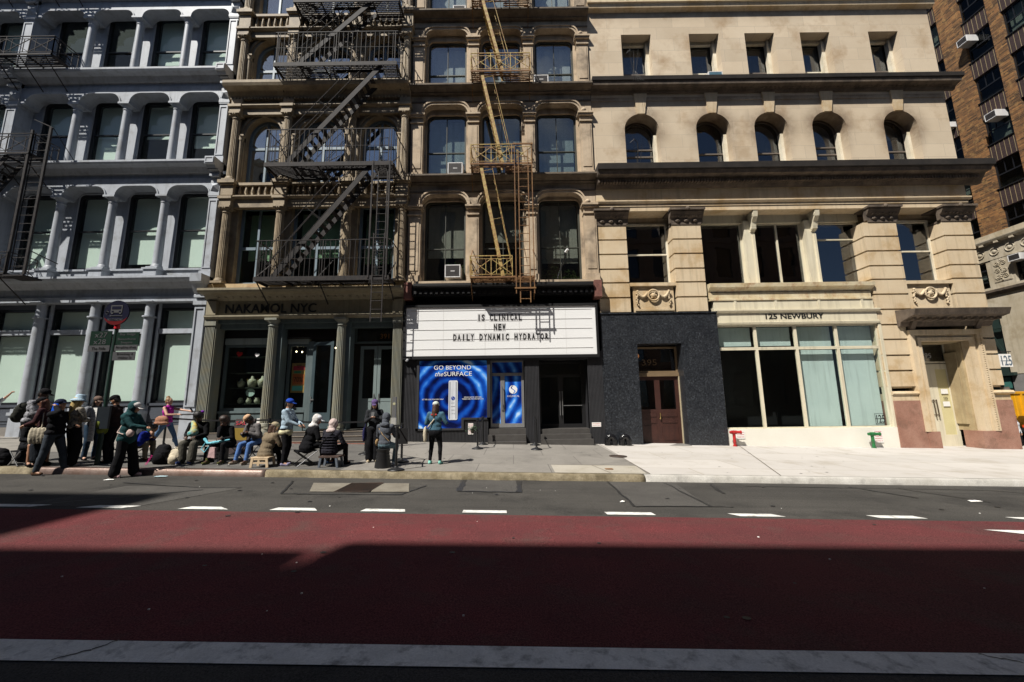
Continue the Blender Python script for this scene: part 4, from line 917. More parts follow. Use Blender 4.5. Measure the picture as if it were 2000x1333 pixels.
# banded piers with capitals
piers = [(3.70, 4.98, 5.45), (6.96, 8.20, 5.45), (15.44, 16.64, 2.02), (18.62, 19.86, 2.02)]
jz = [8.66, 8.01, 7.35, 6.75, 6.1, 5.45, 4.8, 4.18, 3.52, 2.89, 2.22]
for a, b, zb in piers:
    m = MB(); lo = 9.33
    if a > 15: segs = [(zb, 16.3)]
    for z in jz+[1.9]:
        if z < zb-.1 and not abs(z-zb) < .1: break
        aa, bb = a, b
        if a > 18 and z < 5: aa = 19.22
        if 15 < a < 16 and z < 5: aa, bb = 15.14, 16.28
        if 15 < a < 16 and z >= 4.8: aa, bb = 15.2, b
        z2 = max(z, zb); m.box(aa, bb, FY-.0, FY+.8, z2+.07, lo); lo = z2
        m.box(aa+.06, bb-.06, FY+.09, FY+.8, z2, z2+.07)
    m.build('pier', LIMEB, B4)
    m = MB(); zc = 9.36
    m.box(a-.02, b+.02, FY-.03, FY+.7, zc-.02, zc+.06)
    m.prof([(FY+.1, zc+.06), (FY-.02, zc+.06), (FY-.04, zc+.26), (FY-.12, zc+.34), (FY-.22, zc+.5), (FY-.22, zc+.56), (FY+.1, zc+.56)], a-.08, b+.1)
    m.box(a-.12, b+.14, FY-.28, FY+.7, zc+.56, zc+.64); x = a+.05
    while x < b-.02: m.ball((x, FY-.1, zc+.4), (.045, .05, .07), 8, 5); m.box(x+.06, x+.075, FY-.15, FY, zc+.3, zc+.48); x += .15
    for k in (.2, .5, .8): m.ball((a+(b-a)*k, FY-.05, zc+.14), (.11, .05, .07), 10, 5); m.ball((a+(b-a)*k, FY-.09, zc+.15), (.035, .03, .035), 8, 4)
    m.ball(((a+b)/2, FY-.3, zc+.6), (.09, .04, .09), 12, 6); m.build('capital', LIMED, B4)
# recessed second-floor windows
WY = FY+.58
m = MB(); m.box(A0, A1, FY+.65, FY+1.0, 9.6, 11.3); m.box(3.8, 8.5, FY+.45, FY+1.0, 5.3, 6.78); m.box(16.5, 18.8, FY+.35, FY+1.0, 5.3, 6.68); m.build('recessed_wall', LIMEB, B4)
window(B4, 4.96, 6.98, 6.78, 9.68, WY, WOODF, G_B4, 'flat', fr=.09, rail=8.22); 
window(B4, 16.62, 18.66, 6.7, 9.68, WY, WOODF, G_B4, 'flat', fr=.12, rail=8.22)
window(B4, 8.2, 10.28, 6.75, 9.66, WY, CREAM, G_B4, 'flat', fr=.08)
window(B4, 10.72, 12.95, 6.75, 9.66, WY, CREAM, G_B4, 'flat', fr=.10, mull=1, mw=.07)
window(B4, 13.4, 15.46, 6.75, 9.66, WY, CREAM, G_B4, 'flat', fr=.12, rail=8.82)
m = MB()
for x0, x1 in ((10.28, 10.72), (12.95, 13.4)):
    m.box(x0, x1, WY-.22, WY+.1, 6.6, 9.66); m.box(x1-.12, x1-.03, WY-.28, WY-.22, 6.7, 9.0); c = x1-.09
    m.prof([(FY+.5, 9.1), (FY+.32, 9.12), (FY+.2, 9.3), (FY+.16, 9.5), (FY+.02, 9.7), (FY-.02, 9.95), (FY+.5, 9.97)], c-.1, c+.1); m.tube((c-.11, FY+.28, 9.25), (c+.11, FY+.28, 9.25), .07, n=14); m.tube((c-.12, FY+.1, 9.82), (c+.12, FY+.1, 9.82), .09, n=14)
m.box(8.2, 15.46, WY-.1, WY+.2, 9.6, 9.98); m.build_each('mullion_post', CREAM, B4)
# garland panels under the side windows
def garland(x0, x1, z0):
    m = MB(); m.box(x0, x1, FY+.02, FY+.5, z0+1.18, z0+1.32); m.box(x0+.15, x1-.1, FY+.12, FY+.5, z0, z0+1.18); c = (x0+x1)/2
    m.box(x0+.2, x1-.15, FY+.08, FY+.12, z0+.12, z0+.2); m.build_each('spandrel_panel', LIMEB, B4)
    m = MB(); n = 18
    for k in range(n):
        a = math.tau*k/n; b = math.tau*(k+1)/n; m.tube((c+.23*math.cos(a), FY+.04, z0+.78+.23*math.sin(a)), (c+.23*math.cos(b), FY+.04, z0+.78+.23*math.sin(b)), .04)
    m.ball((c, FY+.06, z0+.78), (.1, .05, .1)); 
    for k in range(6): a = math.tau*k/6; m.ball((c+.11*math.cos(a), FY+.07, z0+.78+.11*math.sin(a)), (.05, .03, .05), 6, 4)
    rr = random.Random(3)
    for s_ in (-1, 1):
        for k in range(14):
            t = k/13; px = c+s_*(.24+.42*t); pz = z0+.88-.22*math.sin(math.pi*t*.95)+.1*t
            m.ball((px, FY+.06, pz), (.06, .06, .055+.02*rr.random()), 7, 4)
        for k in range(8):
            m.ball((c+s_*(.68+rr.uniform(-.04, .04)), FY+.07, z0+.85-.07*k), (.06-.004*k, .05, .05), 7, 4)
    m.build_each('garland_relief', LIMEB, B4)
garland(5.0, 6.96, 5.46); garland(16.62, 18.64, 5.40)
# cream cornices and shop front
m = MB(); m.prof([(FY+.5, 6.3), (FY+.1, 6.3), (FY+.05, 6.38), (FY-.12, 6.5), (FY-.14, 6.66), (FY+.5, 6.72)], 8.3, 15.2); m.box(8.3, 15.1, FY+.04, FY+.5, 6.0, 6.3)
m.prof([(FY+.1, 5.94), (FY-.02, 5.95), (FY-.02, 6.02), (FY+.1, 6.06)], 8.3, 15.1); m.build('shop_cornice', CREAMR, B4)
m = MB(); m.box(8.45, 15.12, FY+.02, FY+.5, 5.3, 5.94)
for x in (9.3, 11.0, 12.8, 14.6): m.box(x, x+.1, FY-.01, FY+.02, 5.56, 5.93)
m.box(8.46, 15.16, FY-.02, FY+.4, 5.06, 5.42); m.prof([(FY+.1, 5.40), (FY-.04, 5.40), (FY-.12, 5.48), (FY-.12, 5.53), (FY+.1, 5.55)], 8.46, 15.28)
m.prof([(FY+.1, 4.88), (FY-.06, 4.92), (FY-.08, 5.0), (FY-.02, 5.02), (FY-.02, 5.06), (FY+.1, 5.08)], 8.46, 15.22); m.build('shop_fascia', CREAM, B4)
text(B4, 'shop_lettering', '125 NEWBURY', LETTER, 11.70, 5.14, FY-.025, .30, w=2.42, depth=.008, bold=.006)
sx = [8.50, 10.08, 11.74, 13.43, 15.14]
for i in range(4):
    a, b = sx[i], sx[i+1]
    window(B4, a+.0, b-.0, 3.92, 4.89, FY+.06, CREAM, G_CLEAR, 'flat', fr=.055, shade=4.0 if i > 1 else 4.05, sy=.25, sm=mat('pale_teal_shade', (.62, .70, .68), .9, (.55, .63, .62), 1.2, .6, i < 2, .03, 30, .05, 8))
    window(B4, a+.0, b-.0, .69, 3.915, FY+.06, CREAM, G_CLEAR, 'flat', fr=.055, shade=.7 if i > 1 else None, sy=.25, sm=MATS['pale_teal_shade'])
m = MB(); m.box(15.15, 15.27, FY-.02, FY+.3, .0, 4.9); m.build('shop_pilaster', CREAM, B4)
m = MB(); m.box(8.47, 15.26, FY-.03, FY+.4, -.45, .69); m.build('white_plinth', WHITEB, B4)
MB().box(8.0, 15.5, FY+1.9, FY+2.0, 0, 5).build('display_wall', BLACKM, B4)
e = thing('window_emblem', (14.72, FY+.09, .8), 'black square 125 emblem at the lower corner of the last shop pane', 'sign')
m = MB(); zc_, h_ = 1.02, .2
for q in ((14.52, 14.92, .80, .815), (14.52, 14.92, 1.215, 1.23), (14.52, 14.535, .80, 1.23), (14.905, 14.92, .80, 1.23), (14.54, 14.9, 1.0, 1.03)): m.box(q[0], q[1], FY+.085, FY+.09, q[2], q[3])
m.build('outline', LETTER, e); text(e, 'lettering', '125', LETTER, 14.72, .86, FY+.088, .45, w=.33, depth=.002, bold=.004)
# granite entrance
m = MB(); m.plate([(3.66, -.1), (5.12, -.1), (5.12, 4.16), (6.93, 4.16), (6.93, -.1), (8.48, -.1), (8.48, 5.42), (3.66, 5.42)], [], FY-.08, FY+.55); m.box(3.63, 8.5, FY-.12, FY+.3, 5.42, 5.47)
m.build('granite_surround', GRAN, B4)
m = MB()
for z in (1.4, 2.8, 4.165): m.box(3.66, 5.1, FY-.081, FY-.0795, z, z+.008); m.box(6.95, 8.48, FY-.081, FY-.0795, z, z+.008)
m.build_each('granite_joint', BLACKM, B4)
WOOD = mat('dark_red_wood', (.055, .019, .013), .5, (.03, .010, .008), 3, .8, True, .1, 40, .1, 20)
FR = mat('ochre_door_frame', (.20, .14, .08), .5)
d = MB().plate([(5.12, .12), (6.93, .12), (6.93, 2.85), (5.12, 2.85)], [[(5.3, 1.5), (5.9, 1.5), (5.9, 2.7), (5.3, 2.7)], [(6.12, 1.5), (6.75, 1.5), (6.75, 2.7), (6.12, 2.7)]], FY+.48, FY+.54).build('entrance_door', WOOD, B4)
m = MB()
for x0, x1 in ((5.3, 5.9), (6.12, 6.75)):
    for z0, z1 in ((.25, .85), (.95, 1.1), (1.2, 1.36)): m.box(x0, x1, FY+.46, FY+.48, z0, z1)
m.build('door_panel', WOOD, d); MB().box(5.2, 6.85, FY+.5, FY+.51, 1.45, 2.75).build('pane', G_B4, d)
MB().tube((6.04, FY+.4, 1.15), (6.04, FY+.4, 1.35), .018).ball((6.04, FY+.42, 1.12), (.03, .03, .03)).build('handle', mat('brass', (.55, .40, .15), .3, metal=.8), d)
w = window(B4, 5.12, 6.93, 3.0, 4.1, FY+.48, FR, G_B4, 'flat', fr=.08); MB().box(5.12, 6.93, FY+.4, FY+.5, 2.85, 3.0).build('door_transom', FR, B4); MB().box(6.9, 6.93, FY+.4, FY+.47, .12, 2.85).build('door_frame', mat('pale_door_edge', (.5, .42, .28), .5), B4)
text(B4, 'house_number', '395', mat('dull_gold_numeral', (.10, .06, .025), .5), 5.75, 3.32, FY+.47, .36, w=.62, depth=.003)
m = MB(); m.box(5.13, 6.92, FY-.3, FY+.55, -.05, .12); m.build('door_step', mat('grey_granite_step', (.20, .19, .175), .6), B4)
# lamp globe behind the transom glass
MB().ball((5.3, FY+.75, 3.75), (.13, .13, .13), 14, 10).build('hall_lamp', mat('amber_lamp_glass', (.5, .2, .05), .4, emit=(1, .35, .1, .6)), B4)
# right-hand doorway
m = MB(); m.box(15.24, 16.26, FY-.05, FY+.6, 1.72, 2.0); m.prof([(FY+.1, 1.94), (FY-.08, 1.94), (FY-.12, 2.0), (FY-.08, 2.08), (FY+.1, 2.1)], 15.22, 16.30); m.box(19.2, 19.95, FY-.05, FY+.6, 1.70, 1.92); m.prof([(FY+.1, 1.94), (FY-.1, 1.94), (FY-.16, 2.0), (FY-.1, 2.08), (FY+.1, 2.1)], 19.2, 20.05); m.build_each('base_moulding', LIMEB, B4)
m = MB(); m.box(15.24, 16.36, FY-.08, FY+.6, -.6, 1.72); m.box(16.36, 16.84, FY-.10, FY+.6, -.6, .5); m.box(18.52, 19.16, FY-.10, FY+.6, -.6, .5); m.box(19.16, 19.96, FY-.08, FY+.6, -.6, 1.70); m.build_each('granite_base', PINKG, B4)
m = MB(); o = [(16.28, .5), (16.46, .5), (16.46, 4.38), (19.02, 4.38), (19.02, .5), (19.24, .5), (19.24, 4.58), (16.28, 4.58)]
m.plate(o, [], FY-.12, FY+.3); m.plate([(16.46, .5), (16.58, .5), (16.58, 4.26), (18.88, 4.26), (18.88, .5), (19.02, .5), (19.02, 4.38), (16.46, 4.38)], [], FY-.03, FY+.3)
m.plate([(16.58, .5), (16.72, .5), (16.72, 4.12), (18.66, 4.12), (18.66, .5), (18.88, .5), (18.88, 4.26), (16.58, 4.26)], [], FY-.09, FY+.5)
for k in range(42): m.ball((19.13, FY-.13, .6+k*.092), (.03, .02, .03), 6, 4)
m.build('door_surround', LIMEB, B4)
m = MB(); m.box(16.72, 17.32, FY+.5, FY+.9, -.3, 4.12); m.box(18.56, 18.66, FY+.2, FY+.9, .5, 4.12); m.box(18.50, 18.56, FY+.35, FY+.8, .75, 3.7); m.box(16.72, 18.66, FY+.2, FY+.9, 4.08, 4.2); m.build_each('doorway_reveal', mat('ochre_stained_stone', (.48, .38, .22), .8, (.34, .25, .13), 2, .8, True), B4)
d = MB().plate([(17.30, -.25), (18.60, -.25), (18.60, 3.24), (17.30, 3.24)], [[(17.98, .30), (18.46, .30), (18.46, 3.02), (17.98, 3.02)]], FY+.78, FY+.84).build('cream_door', CREAM, B4)
MB().box(17.96, 18.48, FY+.80, FY+.81, .28, 3.05).build('papered_pane', mat('kraft_paper', (.62, .55, .30), .8, (.55, .48, .25), 2, .6), d)
for x in (17.64, 17.76):
    m = MB(); m.tube((x, FY+.7, 1.05), (x-.02, FY+.7, 1.75), .022); m.tube((x, FY+.7, 1.12), (x, FY+.78, 1.12), .014); m.tube((x-.02, FY+.7, 1.7), (x-.02, FY+.78, 1.7), .014); m.build('handle', mat('bronze', (.16, .12, .08), .4, metal=.5), d)
for z, hh in ((1.98, .2), (1.46, .2)): MB().box(18.08, 18.36, FY+.765, FY+.775, z, z+hh).build('paper_note', PAPER, d)
text(d, 'lettering', '125', LETTER, 18.22, 1.74, FY+.77, .17, w=.16, depth=.002)
window(B4, 17.30, 18.60, 3.28, 4.2, FY+.78, CREAM, G_B4, 'flat', fr=.07); text(B4, 'house_number', '395', mat('pale_numeral', (.5, .5, .48), .5), 17.72, 3.5, FY+.77, .30, depth=.003)
m = MB(); m.prof([(FY, 4.72), (FY-.1, 4.74), (FY-.16, 4.9), (FY-.5, 5.02), (FY-.75, 5.08), (FY-.8, 5.22), (FY-.84, 5.32), (FY, 5.42)], 15.95, 19.75)
for k in range(12): x = 16.1+k*.31; m.box(x, x+.14, FY-.55, FY-.18, 4.92, 5.04)
for x in (16.35, 19.05): m.prof([(FY, 4.6), (FY-.12, 4.62), (FY-.2, 4.8), (FY-.35, 5.0), (FY, 5.05)], x, x+.2)
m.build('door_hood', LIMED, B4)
m = MB(); m.box(3.9, 19.8, FY+2.2, 45, 5.2, 24.5); m.box(3.9, 19.8, FY+3.2, 45, -1, 5.3); m.build('interior', DARKIN, B4)
m = MB(); m.box(19.62, 19.84, FY+.5, 45, -.9, 24.5); m.box(3.76, 3.9, FY+.5, 20, -.1, 24); m.box(3.8, 19.8, FY+.3, 45, 24.55, 24.8); m.build('side_wall', LIME, B4)
m = MB()
for z in (4.95, 11.2, 15.8, 20.2): m.box(3.9, 19.6, FY+D4+.05, FY+2.3, z, z+.3)
m.box(3.9, 19.6, FY+.9, FY+2.3, .2, .5); m.build_each('floor_slab', DARKIN, B4)

# ================================================================ BUILDING 5: brick, across the side street
B5 = thing('brick_building', (32, 24, -.7), 'tall tan brick building with dark ribbed spandrels across the side street', 'building')
BRK = mat('tan_brick', (.27, .125, .038), .85, (.13, .058, .022), 2.2, .8, False, .35, 22, .3, 26, brick=(.50, .10, .012, (.15, .09, .045), .85), plane='yz0', stain=(.40, .23, .08), stain_s=3)
SPN = mat('dark_spandrel_brick', (.045, .024, .021), .8, (.05, .028, .024), 3, .8, False, .3, 40, .4, 30, brick=(.2, .08, .02, (.03, .015, .015), .4), plane='yz0')
SPL = mat('cream_spandrel_rib', (.36, .28, .15), .7); BST = mat('stained_base_stone', (.50, .44, .34), .8, (.38, .32, .22), .8, .8, True, .1, 50, .2, 26, stain=(.30, .24, .15), stain_s=1.2)
X5 = 32.0
zf5 = [12.17+3.13*k for k in range(8)]
cols = []
for y0 in (14.6, 19.4, 24.3-2.08+0): pass
bay5 = [(14.4, 15.83), (16.4, 17.83), (18.76, 20.19), (20.81, 22.25), (22.87, 24.3), (25.68, 27.1), (27.75, 29.2), (30.6, 32.0), (33.0, 34.4)]
holes = []
for a, b in bay5: holes.append([(a, 12.17), (b, 12.17), (b, 36.6), (a, 36.6)])
MB().plate([(13.0, 12.6), (36, 12.6), (36, 37), (13.0, 37)], [[(a, 12.6+.001), (b, 12.6+.001), (b, 36.6), (a, 36.6)] for a, b in bay5], X5, X5+.35, ax='yz').build('wall', BRK, B5)
for a, b in bay5:
    for k in range(8):
        z0 = zf5[k]; z1 = z0+1.85; far = a > 27 or a < 20
        if k < 7:
            m = MB(); m.box(X5+.02, X5+.3, a, b, z1, zf5[k+1]); m.build('spandrel', SPN, B5)
            if not (a > 30 or a < 18):
                m = MB(); n = 6
                for q in range(n): y = a+.1+q*(b-a-.2)/(n-1); m.box(X5+.01, X5+.03, y-.009, y+.009, z1+.02, zf5[k+1]-.05)
                m.build_each('spandrel_rib', SPL, B5)
                MB().box(X5-.05, X5+.1, a, b, z0-.06, z0).build('sill', BLACKM, B5)
        w = MB().plate([(a, z0), (b, z0), (b, z1), (a, z1)], [[(a+.07, z0+.07), (b-.07, z0+.07), (b-.07, z0+.9), (a+.07, z0+.9)]]+[[(a+.07+q*(b-a-.14)/3+(.02 if q else 0), z0+.98), (a+.07+(q+1)*(b-a-.14)/3-.02, z0+.98), (a+.07+(q+1)*(b-a-.14)/3-.02, z1-.07), (a+.07+q*(b-a-.14)/3+(.02 if q else 0), z1-.07)] for q in range(3)], X5+.16, X5+.22, ax='yz').build('window', BLACKF, B5)
        if not far or True:
            MB().box(X5+.19, X5+.196, a+.05, b-.05, z0+.05, z1-.05).build('pane', glass('grey_office_glass', (.30, .34, .32), 1.35), w)
            if (k*3+int(a)) % 4 == 0: MB().box(X5+.4, X5+.41, a+.1, b-.1, z0+.1+.9*((k*7+int(a)) % 3)/3, z1).build('shade', SHADE, w)
m = MB(); m.prof([(X5, 10.85), (X5-.05, 10.85), (X5-.05, 11.9), (X5-.3, 12.0), (X5-.35, 12.12), (X5-.35, 12.2), (X5, 12.22), ], 13, 36, ax='y')
m.box(X5-.02, X5+.4, 13.0, 36, 12.2, 12.6)
for q in range(26): y = 14+q*.82; m.box(X5-.3, X5-.05, y, y+.22, 11.85, 11.97)
m.build('cornice', BST, B5)
m = MB()
for q in range(26):
    y = 14.45+q*.82
    for t in range(12):
        a = math.tau*t/12; b = math.tau*(t+1)/12; m.tube((X5-.07, y+.24*math.cos(a), 11.35+.24*math.sin(a)), (X5-.07, y+.24*math.cos(b), 11.35+.24*math.sin(b)), .035, n=6)
    m.ball((X5-.06, y, 11.35), (.05, .13, .13), 8, 6)
m.build_each('rosette', BST, B5)
bh = [(25.75, 27.0), (20.9, 22.2), (22.87, 24.35), (28, 29.3)]
MB().plate([(13, 3.3), (36, 3.3), (36, 10.85), (13, 10.85)], [[(a, 9.05), (b, 9.05), (b, 10.8), (a, 10.8)] for a, b in bh]+[[(25.62, 3.4), (28.9, 3.4), (28.9, 7.6), (25.62, 7.6)]], X5, X5+.4, ax='yz').build('base_wall', BST, B5)
for a, b in bh:
    w = MB().plate([(a, 9.05), (b, 9.05), (b, 10.8), (a, 10.8)], [[(a+.08, z), (b-.08, z), (b-.08, z+.34), (a+.08, z+.34)] for z in (9.13, 9.53, 9.93, 10.36)], X5+.2, X5+.26, ax='yz').build('window', BLACKF, B5)
    MB().box(X5+.22, X5+.226, a+.05, b-.05, 9.1, 10.75).build('pane', MATS['grey_office_glass'], w); MB().box(X5+.35, X5+.36, a+.1, b-.1, 9.6, 10.3).build('shade', SHADE, w)
m = MB(); m.prof([(X5, 8.5), (X5-.1, 8.55), (X5-.2, 8.7), (X5-.22, 8.85), (X5, 8.9)], 13, 36, ax='y'); m.build('string_course', LIMED, B5)
m = MB(); m.box(X5-.03, X5, 24.5, 25.45, 9.3, 10.86); m.box(X5-.04, X5-.03, 24.54, 25.41, 9.34, 9.4); rr = random.Random(4)
for (cy, cz, r0, s_) in ((24.78, 9.62, .17, 1), (25.17, 9.62, .17, -1), (24.78, 10.02, .15, -1), (25.17, 10.02, .15, 1), (24.8, 10.5, .16, 1), (25.15, 10.5, .16, -1)):
    prev = None
    for t in range(26):
        a = s_*t*.42; r = r0*(1-t/30); p = (X5-.05, cy+r*math.cos(a), cz+r*math.sin(a))
        if prev: m.tube(prev, p, .022, n=5)
        prev = p
for t in range(12): m.ball((X5-.05, 24.975+.05*math.sin(t), 9.4+t*.12), (.03, .05, .05), 6, 4)
m.build('scroll_relief', BST, B5)
m = MB(); m.box(X5+.3, X5+.4, 25.62, 28.9, -1, 7.6); m.box(X5-.05, X5+.1, 25.6, 28.9, 6.3, 6.5); m.box(X5-.25, X5+.3, 25.3, 28.9, 3.2, 3.4)
for q in range(5): m.bar((X5+.05, 25.8+q*.5, 4.8), (X5+.05, 26.3+q*.5, 6.2), .04, .04)
m.build('shop_front', mat('dark_green_shop_paint', (.018, .035, .03), .5), B5)
MB().box(X5-.02, X5+.3, 13, 25.6, -1.2, 3.25).build('base_course', mat('grey_base_course', (.22, .21, .20), .8), B5)
MB().box(X5-.04, X5+.02, 25.7, 26.1, 2.4, 3.1).build('lit_pane', mat('teal_pane', (.05, .16, .14), .3), B5)
m = MB(); m.box(X5+.7, 52, 13.2, 36, -1.5, 36.5); m.build('interior', DARKIN, B5)
m = MB(); m.box(X5+.02, 52, 12.9, 13.2, -1.5, 37); m.box(X5, 52, 36, 36.4, -1.5, 37); m.box(X5, 52, 13, 36, 36.9, 37.1); m.build('end_wall', BRK, B5)

# ================================================================ opposite side of the street (shades the road, seen mirrored in windows)
def opp(x0, x1, h, col, label, nb, fl):
    o = thing('building', ((x0+x1)/2, -8.2, .2), label, 'building', None)
    mw = mat('opposite_'+col[0], col[1], .8, None, 1, .6, True, .1, 40, .2, 20)
    hs = []; w = (x1-x0)/nb; fh = (h-1.2)/fl
    for i in range(nb):
        for k in range(fl):
            a = x0+w*i+w*.24; hs.append([(a, .9+fh*k+.5), (a+w*.52, .9+fh*k+.5), (a+w*.52, .9+fh*k+fh*.82), (a, .9+fh*k+fh*.82)])
    MB().plate([(x0, -.5), (x1, -.5), (x1, h), (x0, h)], hs, -8.5, -8.2).build('wall', mw, o)
    m = MB()
    for q in hs: m.box(q[0][0]-.02, q[1][0]+.02, -8.42, -8.36, q[0][1], q[2][1])
    m.build('glazing', mat('dark_mirror_pane', (.02, .025, .03), .1, spec=1), o)
    m = MB(); m.prof([(-8.2, h-.5), (-8.0, h-.45), (-7.75, h-.15), (-7.7, h), (-8.2, h)], x0, x1)
    for k in range(1, fl): m.box(x0, x1, -8.2, -8.05, .9+fh*k-.12, .9+fh*k+.08)
    m.build('cornice', mw, o); MB().box(x0+.1, x1-.1, -20, -8.5, -.6, h-.1).build('body', DARKIN, o); return o
opp(-60, -22.1, 29.1, ('buff', (.30, .25, .19)), 'tall buff building at the left end of the opposite block', 11, 7)
opp(-22.1, -15.2, 23.75, ('grey', (.26, .26, .26)), 'narrow grey loft building on the opposite side of the street', 3, 5)
opp(-15.2, 8, 24.3, ('tan', (.33, .27, .20)), 'tan loft building straight across the street', 7, 5)
opp(8, 32, 24.3, ('brown', (.20, .14, .10)), 'brown loft building across the street to the right', 7, 5)
# ================================================================ FIRE ESCAPES
def rail_run(m, p0, p1, h, n, x_pat=False, r=.012):
    p0, p1 = Vector(p0), Vector(p1); up = Vector((0, 0, h))
    m.bar(p0+up, p1+up, .035, .03); 
    for i in range(n+1):
        q = p0.lerp(p1, i/n)
        if x_pat:
            m.bar(q+Vector((0, 0, .0)), q+up, .03, .03)
        else: m.bar(q, q+up, .018, .018)
    if x_pat:
        m.bar(p0+up*.86, p1+up*.86, .02, .02); m.bar(p0+up*.12, p1+up*.12, .02, .02)
        for i in range(n):
            a, b = p0.lerp(p1, i/n), p0.lerp(p1, (i+1)/n)
            m.bar(a+up*.12, b+up*.86, .022, .022); m.bar(a+up*.86, b+up*.12, .022, .022)
            for t in (.25, .75):
                q = a.lerp(b, t); m.bar(q+up*.12, q+up*.86, .02, .02)
            c = a.lerp(b, .5)+up*.5; m.ball(c, (.04, .03, .04), 6, 4)
def grating(x0, x1, yf, yb, z, hole, m, pitch=.085, w=.048):
    y = yf+.05
    while y < yb:
        segs = [(x0, x1)]
        if hole and hole[2] < y < hole[3]: segs = [(x0, hole[0]), (hole[1], x1)]
        for a, b in segs:
            if b-a > .02: m.box(a, b, y, y+w, z-.025, z)
        y += pitch
    n = max(3, int((x1-x0)/.95))
    for i in range(n+1):
        x = x0+(x1-x0)*i/n; 
        if hole and hole[0] < x < hole[1]: m.box(x-.012, x+.012, yf, hole[2], z-.07, z-.03); continue
        m.box(x-.02, x+.02, yf, yb, z-.09, z-.027)
F2 = thing('fire_escape', (-7.5, 16.1, 6.8), 'black iron fire escape with sloping stairs on the arched buff front', 'fire escape')
YF, YB = 15.02, 16.14
levels = [6.80, 11.70, 16.40, 19.62]
hx = [(-7.9, -5.75), (-7.9, -5.75), (-7.6, -5.5), (-7.9, -6)]
for k, z in enumerate(levels):
    x0, x1 = -10.12, -4.80
    if k == 3: x0 = -9.5
    m = MB(); h = hx[k]; m.box(x0, x1, YF-.02, YF+.02, z-.13, z+.05); m.box(x0, x0+.035, YF, YB, z-.12, z+.02); m.box(x1-.035, x1, YF, YB, z-.12, z+.02)
    grating(x0+.04, x1-.04, YF+.02, YB, z, (h[0], h[1], 15.45, 15.95) if k else None, m); m.box(h[0], h[1], 15.40, 15.43, z-.1, z+.01); m.box(x0, x1, YB-.05, YB, z-.10, z-.03)
    m.build('platform', FEB, F2)
    m = MB(); rail_run(m, (x0, YF, z), (x1, YF, z), 1.55, 27, r=.01); m.bar((x0, YF, z+.78), (x1, YF, z+.78), .014, .014)
    for x in (x0, x1):
        rail_run(m, (x, YF, z), (x, YB, z), 1.55, 5)
    for x in (x0+.1, x1-.1, (x0+x1)/2): m.bar((x, YF-.3 if False else YF, z), (x, YF, z+1.55), .03, .03)
    m.build('railing', FEB, F2)
    m = MB()
    for x in (x0+.05, x1-.05, -7.6):     # wall struts above and below
        m.bar((x, YB+.1, z-1.0), (x, YF+.1, z-.1), .035, .035)
        m.bar((x, YF+.05, z+.05), (x-.0, YB+.1, z+1.15), .05, .02)
    m.build_each('bracket', FEB, F2)
def stair(par, p0, p1, ya, yb, matl, nst, rails=(.55, .95), tread=.2, w=.2):
    m = MB(); P0, P1 = Vector((p0[0], 0, p0[1])), Vector((p1[0], 0, p1[1]))
    for y in (ya, yb): m.bar(P0+Vector((0, y, 0)), P1+Vector((0, y, 0)), .03, w)
    m.build('stringer', matl, par)
    m = MB()
    for i in range(1, nst):
        q = P0.lerp(P1, i/nst)
        for t in range(4): m.box(q.x-tread/2+t*tread/4, q.x-tread/2+t*tread/4+tread/6, ya, yb, q.z-.015, q.z+.01)
        m.box(q.x-tread/2, q.x+tread/2, ya+.02, ya+.04, q.z-.05, q.z-.015)
    m.build('tread', matl, par)
    m = MB(); d = (P1-P0).normalized(); nrm = Vector((-d.z, 0, d.x)) if d.x > 0 else Vector((d.z, 0, -d.x))
    for y in (ya, yb):
        for h in rails:
            a = P0+nrm*h+Vector((0, y, 0)); b = P1+nrm*h+Vector((0, y, 0)); m.tube(a+(b-a)*.03, b-(b-a)*.06, .014, n=6)
        for t in (.05, .5, .93): q = P0.lerp(P1, t)+Vector((0, y, 0)); m.tube(q, q+nrm*rails[-1], .010, n=5)
    m.build('handrail', matl, par)
stair(F2, (-9.45, 6.85), (-5.75, 11.65), 15.12, 15.72, FEB, 17)
stair(F2, (-9.25, 11.80), (-5.50, 16.35), 15.12, 15.72, FEB, 17)
stair(F2, (-9.15, 16.45), (-6.05, 19.6), 15.12, 15.72, FEB, 13)
stair(F2, (-9.1, 19.7), (-5.6, 24.2), 15.12, 15.72, FEB, 16)
def ladder(par, x0, x1, y, z0, z1, matl, pitch=.34, r=.014, name='ladder'):
    m = MB()
    for x in (x0, x1): m.bar((x, y, z0), (x, y, z1), .04, .018)
    z = z0+.15
    while z < z1: m.tube((x0, y, z), (x1, y, z), r, n=6); z += pitch
    return m.build(name, matl, par)
ladder(F2, -5.42, -5.04, 15.12, 6.95, 12.9, FEB); ladder(F2, -5.45, -5.02, 14.98, 4.98, 8.6, FEB, pitch=.34)
m = MB()
for x in (-5.62, -4.92): m.bar((x, 15.0, 6.75), (x, 15.0, 11.75), .06, .05)
m.bar((-5.62, 15.0, 8.4), (-4.92, 15.0, 8.4), .04, .04); m.build('ladder_guide', FEB, F2)

